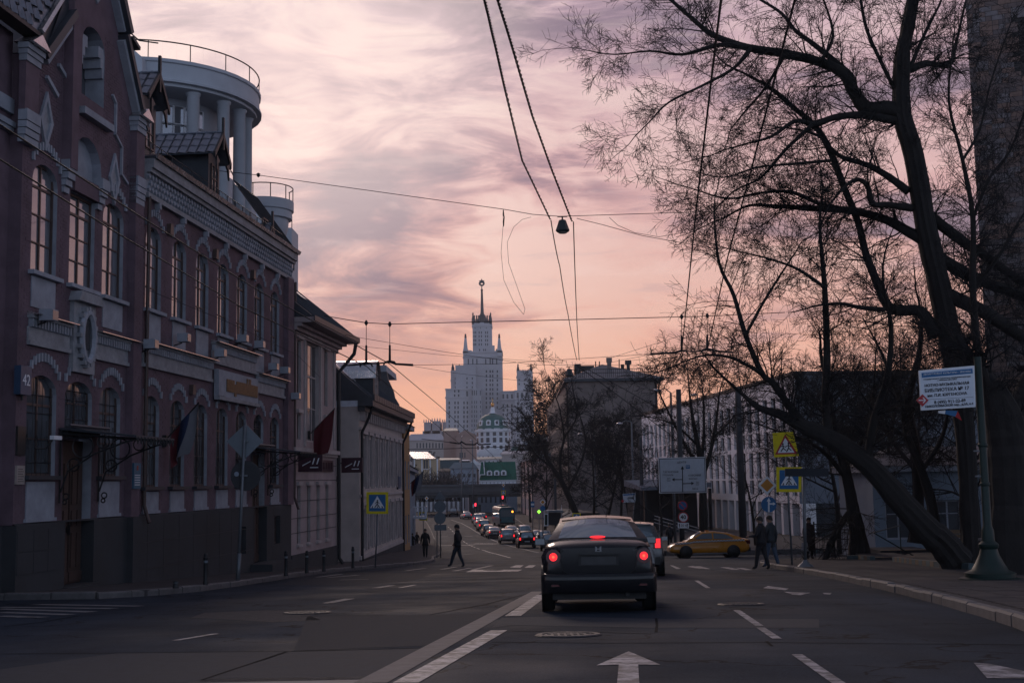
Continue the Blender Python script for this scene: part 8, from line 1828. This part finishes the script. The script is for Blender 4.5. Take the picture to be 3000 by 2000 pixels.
def limb_tree(label, name, base, limbs, Y, seed, dens=9, lv=2, tw=1.6, group=None, mat=None, stray=.19, droop=.0):
    """limbs: list of [(px, py, width_px), ...] read from the photograph, each given its own depth drift around the trunk"""
    rg = random.Random(seed); t = thing(name, label, 'tree', base, group); crown = MB(); TW[0] = max(.004, Y * .000135)
    for li, lb in enumerate(limbs):
        dy = 0 if li == 0 else rg.uniform(-1.2, 2.6); pts = []; rad = []
        for i, (px, py, w) in enumerate(lb):
            yy = Y + dy * i / max(1, len(lb) - 1); pts.append(P(px, py, yy)); rad.append(w * yy / FOC / 2)
        sm = []; sr_ = []
        for i in range(len(pts) - 1):       # smooth the drawn limb
            p0, p1, p2, p3 = pts[max(i - 1, 0)], pts[i], pts[i + 1], pts[min(i + 2, len(pts) - 1)]
            for k in range(4):
                u = k / 4; sm.append(.5 * ((2 * p1) + (p2 - p0) * u + (2 * p0 - 5 * p1 + 4 * p2 - p3) * u * u + (3 * p1 - p0 - 3 * p2 + p3) * u ** 3)); sr_.append((rad[i] * (1 - u) + rad[i + 1] * u) * rg.uniform(.95, 1.06))
        sm.append(pts[-1]); sr_.append(rad[-1])
        big = li == 0
        tb_m = MB(); ns = 22 if big else 9; tb_m.tube(sm, sr_, ns, world=True)
        rdg = [rg.uniform(-1, 1) for _ in range(ns)]                # furrowed bark: ridges run along the stem and wander
        for i in range(len(sm)):
            c_ = sm[i]
            for j in range(ns):
                if rg.random() < .25: rdg[j] = max(-1, min(1, rdg[j] + rg.uniform(-.9, .9)))
                v_ = Vector(tb_m.v[i * ns + j]); tb_m.v[i * ns + j] = tuple(c_ + (v_ - c_) * (1 + (.085 if big else .05) * rdg[j]))
        tb_m.build('trunk' if big else 'limb', mat or m_bark, t, smooth=not big)
        # side growth
        total = sum((b - a).length for a, b in zip(sm, sm[1:])); n = int(total * dens * (.25 if big else 1))
        for k in range(n):
            u = rg.uniform(.0 if not big else .45, 1) ** .8 * (len(sm) - 1); i = min(len(sm) - 2, int(u)); b = sm[i].lerp(sm[i + 1], u - i); ax = (sm[i + 1] - sm[i]).normalized()
            nv = Vector((rg.gauss(0, 1), rg.gauss(0, 1.0), rg.gauss(.1, 1))); nv = (nv - ax * nv.dot(ax)).normalized(); a = rg.uniform(.5, 1.25)
            twig(crown, b, ax * math.cos(a) + nv * math.sin(a), tw * rg.uniform(.45, 1.25), max(.0065, min(sr_[i] * .3, .03)) * rg.uniform(.6, 1), lv, rg, stray, droop)
        twig(crown, sm[-1], sm[-1] - sm[-2], tw * 1.2, max(sr_[-1], .008), lv, rg, stray, droop)
    o = crown.build('crown', m_twig, t, smooth=True); stuff(o); return t
def auto_tree(label, name, base, h, seed, group=None, spread=.5, lv=3, trunk=.16, n0=11, clear=.25, thin=1.0, lean=(0, 0)):
    rg = random.Random(seed); t = thing(name, label, 'tree', base, group); crown = MB(); TW[0] = max(.0038, base.y * .00011); tr = [base + Vector((0, 0, -.3))]; rad = [trunk * 1.25]; v = Vector((lean[0], lean[1], 1)).normalized()
    for i in range(8): v = (v + Vector((rg.gauss(0, .07), rg.gauss(0, .07), .06))).normalized(); tr.append(tr[-1] + v * h / 8 * .85); rad.append(trunk * (1 - .105 * (i + 1)))
    MB().tube(tr, rad, 10, world=True).build('trunk', m_bark, t, smooth=True)
    for k in range(n0):
        u = (clear + (1 - clear) * (k + rg.random()) / n0) * 8; i = min(7, int(u)); b = tr[i].lerp(tr[i + 1], u - i); a = rg.uniform(0, 6.283); e = rg.uniform(.35, 1.0)
        d = Vector((math.cos(a) * math.cos(e), math.sin(a) * math.cos(e), math.sin(e))); twig(crown, b, d, h * spread * (1.15 - .6 * u / 8) * rg.uniform(.7, 1.1), rad[i] * .5 * thin, lv, rg, .16, -.05, 6, 5, 8)
    twig(crown, tr[-1], Vector((0, 0, 1)), h * .3, rad[-1], lv, rg, .16, 0, 5, 4)
    stuff(crown.build('crown', m_twig, t, smooth=True)); return t
# the big tree on the right
YB_ = 36.0
big = [
 [(2850, 1652, 80), (2846, 1600, 60), (2838, 1450, 52), (2825, 1250, 54), (2800, 1080, 62), (2752, 842, 64), (2712, 666, 62), (2676, 456, 58), (2644, 337, 54), (2643, 175, 46), (2660, 80, 40), (2680, -30, 36)],
 [(2640, 332, 52), (2600, 318, 46), (2540, 318, 42), (2504, 275, 38), (2472, 217, 34), (2402, 182, 30), (2303, 158, 27), (2191, 140, 24), (2093, 105, 18), (2037, 63, 14), (1960, -5, 10)],
 [(2191, 140, 20), (2107, 132, 13), (2000, 160, 9), (1905, 150, 6), (1800, 160, 4), (1715, 147, 2.5)],
 [(2200, 142, 16), (2150, 200, 10), (2060, 250, 8), (1960, 300, 6), (1900, 360, 4), (1860, 400, 3)],
 [(2500, 262, 24), (2490, 220, 20), (2390, 135, 16), (2330, 90, 12), (2290, 40, 10), (2220, -5, 8)],
 [(2646, 352, 34), (2612, 351, 28), (2528, 337, 24), (2444, 344, 19), (2388, 365, 16), (2330, 355, 13), (2260, 400, 9), (2191, 420, 6), (2120, 440, 4)],
 [(2740, 985, 44), (2696, 912, 36), (2612, 905, 30), (2570, 828, 26), (2535, 737, 23), (2514, 652, 22), (2472, 547, 21), (2437, 456, 20), (2395, 379, 18), (2317, 309, 14), (2260, 260, 11), (2180, 215, 7)],
 [(2717, 709, 38), (2661, 680, 32), (2598, 645, 28), (2493, 617, 22), (2366, 610, 17), (2270, 604, 12), (2191, 603, 8), (2120, 640, 5)],
 [(2493, 617, 18), (2402, 597, 13), (2317, 562, 11), (2226, 565, 8), (2135, 582, 6), (2050, 560, 4)],
 [(2661, 561, 26), (2605, 519, 22), (2542, 484, 18), (2458, 456, 13), (2400, 400, 9), (2340, 380, 6)],
 [(2675, 610, 24), (2600, 600, 20), (2556, 596, 18), (2542, 545, 16), (2510, 526, 13), (2472, 550, 9), (2430, 600, 6)],
 [(2704, 622, 40), (2738, 645, 36), (2822, 708, 32), (2878, 744, 28), (2998, 828, 24), (3060, 860, 20)],
 [(2730, 742, 44), (2766, 765, 40), (2857, 814, 36), (2998, 868, 30), (3060, 890, 26)],
 [(2756, 850, 46), (2794, 872, 42), (2892, 919, 38), (2998, 989, 32), (3060, 1020, 28)],
 [(2668, 203, 26), (2717, 186, 20), (2780, 190, 17), (2800, 130, 10), (2830, 0, 6)],
 [(2640, 300, 14), (2590, 200, 12), (2540, 90, 10), (2520, -10, 8)],
 [(2590, 907, 16), (2520, 900, 13), (2470, 890, 10), (2430, 890, 8)],
 [(2380, 365, 14), (2300, 440, 10), (2230, 520, 7), (2150, 560, 5), (2090, 620, 3)],
 [(2437, 470, 10), (2330, 480, 8), (2220, 490, 6), (2120, 520, 4), (2030, 500, 3)],
 [(2300, 160, 12), (2240, 260, 8), (2180, 330, 6), (2140, 380, 4)],
 [(2402, 182, 12), (2440, 110, 9), (2420, 20, 6), (2400, -20, 5)],
 [(2650, 240, 14), (2700, 120, 10), (2750, 20, 7)]]
limb_tree('huge bare tree with twisting limbs filling the upper right of the street', 'bare_tree', Vector((P(2850, 1652, YB_).x, YB_, gz(YB_) + .1)), big, YB_, 3, dens=7, lv=2, tw=1.4)
lean = [[(2810, 1655, 92), (2760, 1590, 84), (2714, 1551, 78), (2638, 1469, 70), (2536, 1357, 62), (2434, 1286, 52), (2357, 1250, 42), (2286, 1214, 28), (2224, 1194, 18), (2170, 1150, 10)],
 [(2360, 1250, 30), (2306, 1179, 22), (2265, 1122, 19), (2233, 1094, 17), (2184, 982, 15), (2149, 863, 12), (2107, 772, 9), (2093, 645, 5)], [(2430, 1284, 30), (2423, 1230, 26), (2418, 1153, 24), (2423, 1051, 22), (2416, 842, 17), (2402, 666, 10), (2410, 560, 5)],
 [(2184, 982, 10), (2240, 880, 8), (2290, 800, 6), (2330, 740, 4)], [(2416, 842, 12), (2340, 790, 9), (2260, 760, 6), (2180, 740, 4)],
 [(2540, 1360, 26), (2560, 1230, 22), (2600, 1100, 18), (2610, 960, 14), (2590, 850, 9)], [(2230, 1094, 12), (2150, 1050, 9), (2070, 1040, 6), (2000, 1060, 4)]]
yl = 34.0
limb_tree('dark leaning tree whose trunk slants left over the pavement', 'bare_tree', Vector((P(2810, 1655, yl).x, yl, gz(yl) + .1)), lean, yl, 8, dens=8, lv=2, tw=1.4)
t3 = [[(2520, 1640, 70), (2512, 1560, 48), (2500, 1500, 36), (2488, 1427, 32), (2470, 1350, 28), (2440, 1240, 22), (2420, 1120, 16)], [(2498, 1490, 22), (2460, 1540, 18), (2430, 1600, 22)], [(2480, 1400, 18), (2420, 1330, 13), (2360, 1290, 9), (2300, 1270, 6)], [(2475, 1370, 16), (2540, 1260, 12), (2560, 1140, 8)]]
limb_tree('gnarled dark tree standing behind the leaning trunk', 'bare_tree', Vector((P(2520, 1640, 50).x, 50, gz(50) + .1)), t3, 50, 12, dens=8, lv=2, tw=1.8)
rt_ = [[(2965, 1690, 140), (2960, 1560, 122), (2955, 1400, 112), (2945, 1280, 112), (2930, 1200, 100), (2900, 1120, 50)], [(2945, 1260, 70), (2985, 1180, 56), (3020, 1100, 50)], [(2925, 1200, 44), (2890, 1130, 34), (2830, 1060, 20), (2800, 1000, 12)], [(2940, 1240, 30), (2870, 1050, 24), (2850, 850, 20), (2850, 640, 15), (2820, 470, 11), (2780, 300, 8), (2790, 150, 5)], [(2850, 640, 12), (2900, 520, 9), (2960, 440, 7), (3010, 300, 5)], [(2850, 850, 14), (2920, 760, 10), (2990, 640, 7)], [(2820, 470, 9), (2870, 380, 7), (2900, 250, 5), (2950, 100, 4)]]
limb_tree('massive furrowed trunk at the right edge behind the lamp post', 'bare_tree', Vector((P(2965, 1690, 29).x, 29, gz(29) + .1)), rt_, 29, 5, dens=9, lv=2, tw=1.1)
pt = [[(2745, 1600, 34), (2730, 1480, 28), (2700, 1380, 24), (2660, 1280, 20), (2640, 1180, 15), (2600, 1080, 10)], [(2700, 1380, 16), (2760, 1280, 12), (2780, 1180, 9)], [(2655, 1280, 12), (2590, 1240, 9), (2520, 1220, 6)]]
limb_tree('slim tree behind the leaning trunk near the bench', 'bare_tree', Vector((P(2745, 1600, 46).x, 46, gz(46) + .1)), pt, 46, 21, dens=9, lv=2, tw=1.8)
pt = [[(2680, 1590, 40), (2690, 1450, 32), (2680, 1300, 28), (2660, 1180, 22), (2690, 1050, 16), (2700, 950, 10)], [(2685, 1380, 16), (2620, 1300, 12), (2570, 1230, 8)]]
limb_tree('upright dark tree deep in the park', 'bare_tree', Vector((P(2680, 1590, 55).x, 55, gz(55) + .1)), pt, 55, 22, dens=9, lv=2, tw=2.2)
# park thicket and other trees
gpk = 'bare trees in the park on the right'
for i, (px, Y, h, lab) in enumerate(((2620, 64, 11, 'bare park tree far behind the leaning trunk'), (2460, 72, 12, 'bare park tree beyond the fence, left one'), (2560, 80, 13, 'bare park tree beyond the fence, right one'), (2820, 60, 11, 'bare park tree behind the library board'), (2720, 74, 13, 'tall bare park tree right of the end wall'))):
    auto_tree(lab, 'bare_tree', Vector((P(px, 1560, Y).x, Y, gz(Y) + .1)), h, 40 + i, gpk, .5, 3, .17, 12)
# multi stem tree behind the direction board and those before the modern building
q = Vector((P(2058, 1560, 88).x, 88, gz(88) + .3)); ms = [[(2062, 1580, 29), (2060, 1480, 25), (2058, 1410, 21), (2048, 1320, 16), (2030, 1230, 11), (2020, 1150, 6), (2015, 1090, 2)], [(2058, 1400, 15), (2085, 1310, 11), (2100, 1220, 7), (2110, 1140, 4), (2130, 1090, 2)], [(2055, 1380, 12), (2000, 1290, 9), (1960, 1210, 6), (1930, 1140, 4), (1940, 1090, 2)], [(2056, 1360, 11), (2062, 1260, 8), (2060, 1160, 5), (2050, 1080, 2)], [(2040, 1300, 7), (1985, 1250, 6), (1940, 1230, 4)], [(2092, 1280, 7), (2150, 1220, 5), (2180, 1160, 3)]]
limb_tree('multi stemmed bare tree behind the direction board', 'bare_tree', q, ms, 88, 31, dens=3.4, lv=2, tw=2.2)
auto_tree('bare tree in front of the white window strips', 'bare_tree', Vector((P(2215, 1560, 82).x, 82, gz(82) + .3)), 9.5, 61, gpk, .5, 2, .11, 10, .2); auto_tree('bare tree hanging over the entrance canopy', 'bare_tree', Vector((P(1935, 1540, 104).x, 104, gz(104) + .3)), 10, 62, gpk, .45, 2, .12, 9, .3)
bt = [[(1700, 1555, 20), (1690, 1510, 18), (1665, 1450, 17), (1645, 1410, 15), (1620, 1370, 12), (1602, 1340, 10), (1590, 1300, 8), (1568, 1270, 5)], [(1645, 1410, 11), (1640, 1340, 9), (1652, 1280, 6), (1640, 1200, 4)], [(1620, 1370, 8), (1570, 1330, 6), (1545, 1290, 4)], [(1660, 1440, 10), (1700, 1360, 7), (1715, 1290, 5), (1700, 1220, 3)], [(1652, 1280, 7), (1690, 1220, 5), (1680, 1150, 3)]]
limb_tree('leaning dark tree at the street corner of the brown house', 'bare_tree', Vector((P(1700, 1555, 128).x, 128, gz(128) + .3)), bt, 128, 33, dens=1.5, lv=2, tw=3.0)
gb = 'bare trees before the brown house'
for i, (px, Y, h, lab) in enumerate(((1738, 138, 14, 'bare tree close before the brown end wall, left one'), (1778, 134, 14, 'bare tree close before the brown end wall, middle one'), (1812, 142, 15, 'bare tree close before the brown end wall, right one'), (1850, 128, 11, 'bare tree between the dark pole and the brown wall'), (1596, 160, 13, 'bare tree by the street facade of the brown house'), (1555, 205, 14, 'bare tree at the corner of the pink house'))):
    auto_tree(lab, 'bare_tree', Vector((P(px, 1540, Y).x, Y, gz(Y) + .3)), h, 70 + i, gb, .45, 3, .2, 8, .3)
auto_tree('bushy bare treetop rising behind the brown house roof', 'bare_tree', Vector((P(1688, 1400, 270).x, 270, -6)), 32, 81, None, .42, 3, .4, 18, .5); auto_tree('bare tree left of the brown house roof', 'bare_tree', Vector((P(1588, 1400, 262).x, 262, -6)), 22, 82, None, .40, 3, .3, 9, .4)
gf = 'bare trees on the far slope'
for i, (px, Y, h, zb, lab) in enumerate(((1225, 330, 9, -5, 'far bare tree before the yellow pavilion'), (1265, 420, 12, -3, 'far bare tree beside the ivory house'), (1300, 440, 11, -2, 'far bare tree before the peach house'), (1205, 400, 11, -4, 'far bare tree at the left before the ivory house'), (1540, 420, 17, -4, 'far dense tree right of the church'), (1578, 400, 18, -4, 'far dense tree beside the brown house'), (1505, 480, 14, 0, 'far bare tree in front of the skyscraper base'))):
    auto_tree(lab, 'bare_tree', Vector((P(px, 1400, Y).x, Y, zb)), h, 90 + i, gf, .42, 3, .22, 9, .2)
# scrub along the viaduct
vs = MB(); rg = random.Random(9)
for i in range(260):
    x = rg.uniform(P(1195, 1420, 292).x, P(1350, 1420, 292).x); y = rg.uniform(290, 305); twig(vs, Vector((x, y, -3.5)), Vector((rg.gauss(0, .25), rg.gauss(0, .25), 1)), rg.uniform(3.5, 7), .05, 1, rg, .3, 0, 4, 3, 4)
stuff(vs.build('scrub', M('grey brown scrub', (.07, .06, .058), .9, 0), None)); bpy.data.objects['scrub']['label'] = 'grey leafless scrub along the top of the viaduct'; bpy.data.objects['scrub']['category'] = 'scrub'
# ------------------------------------------------------------------ the evening air
hz_ = MB().box(-500, 500, -70, 1045, -40, 168).build('haze', None); hz_.data.materials.clear(); stuff(hz_)
hm = bpy.data.materials.new('haze air'); hm.use_nodes = True; nt = hm.node_tree; nt.nodes.clear(); vo = nt.nodes.new('ShaderNodeVolumePrincipled'); vo.inputs['Color'].default_value = (.86, .88, .95, 1); vo.inputs['Density'].default_value = .00012; vo.inputs['Anisotropy'].default_value = .25
ou = nt.nodes.new('ShaderNodeOutputMaterial'); nt.links.new(vo.outputs[0], ou.inputs['Volume']); hz_.data.materials.append(hm)
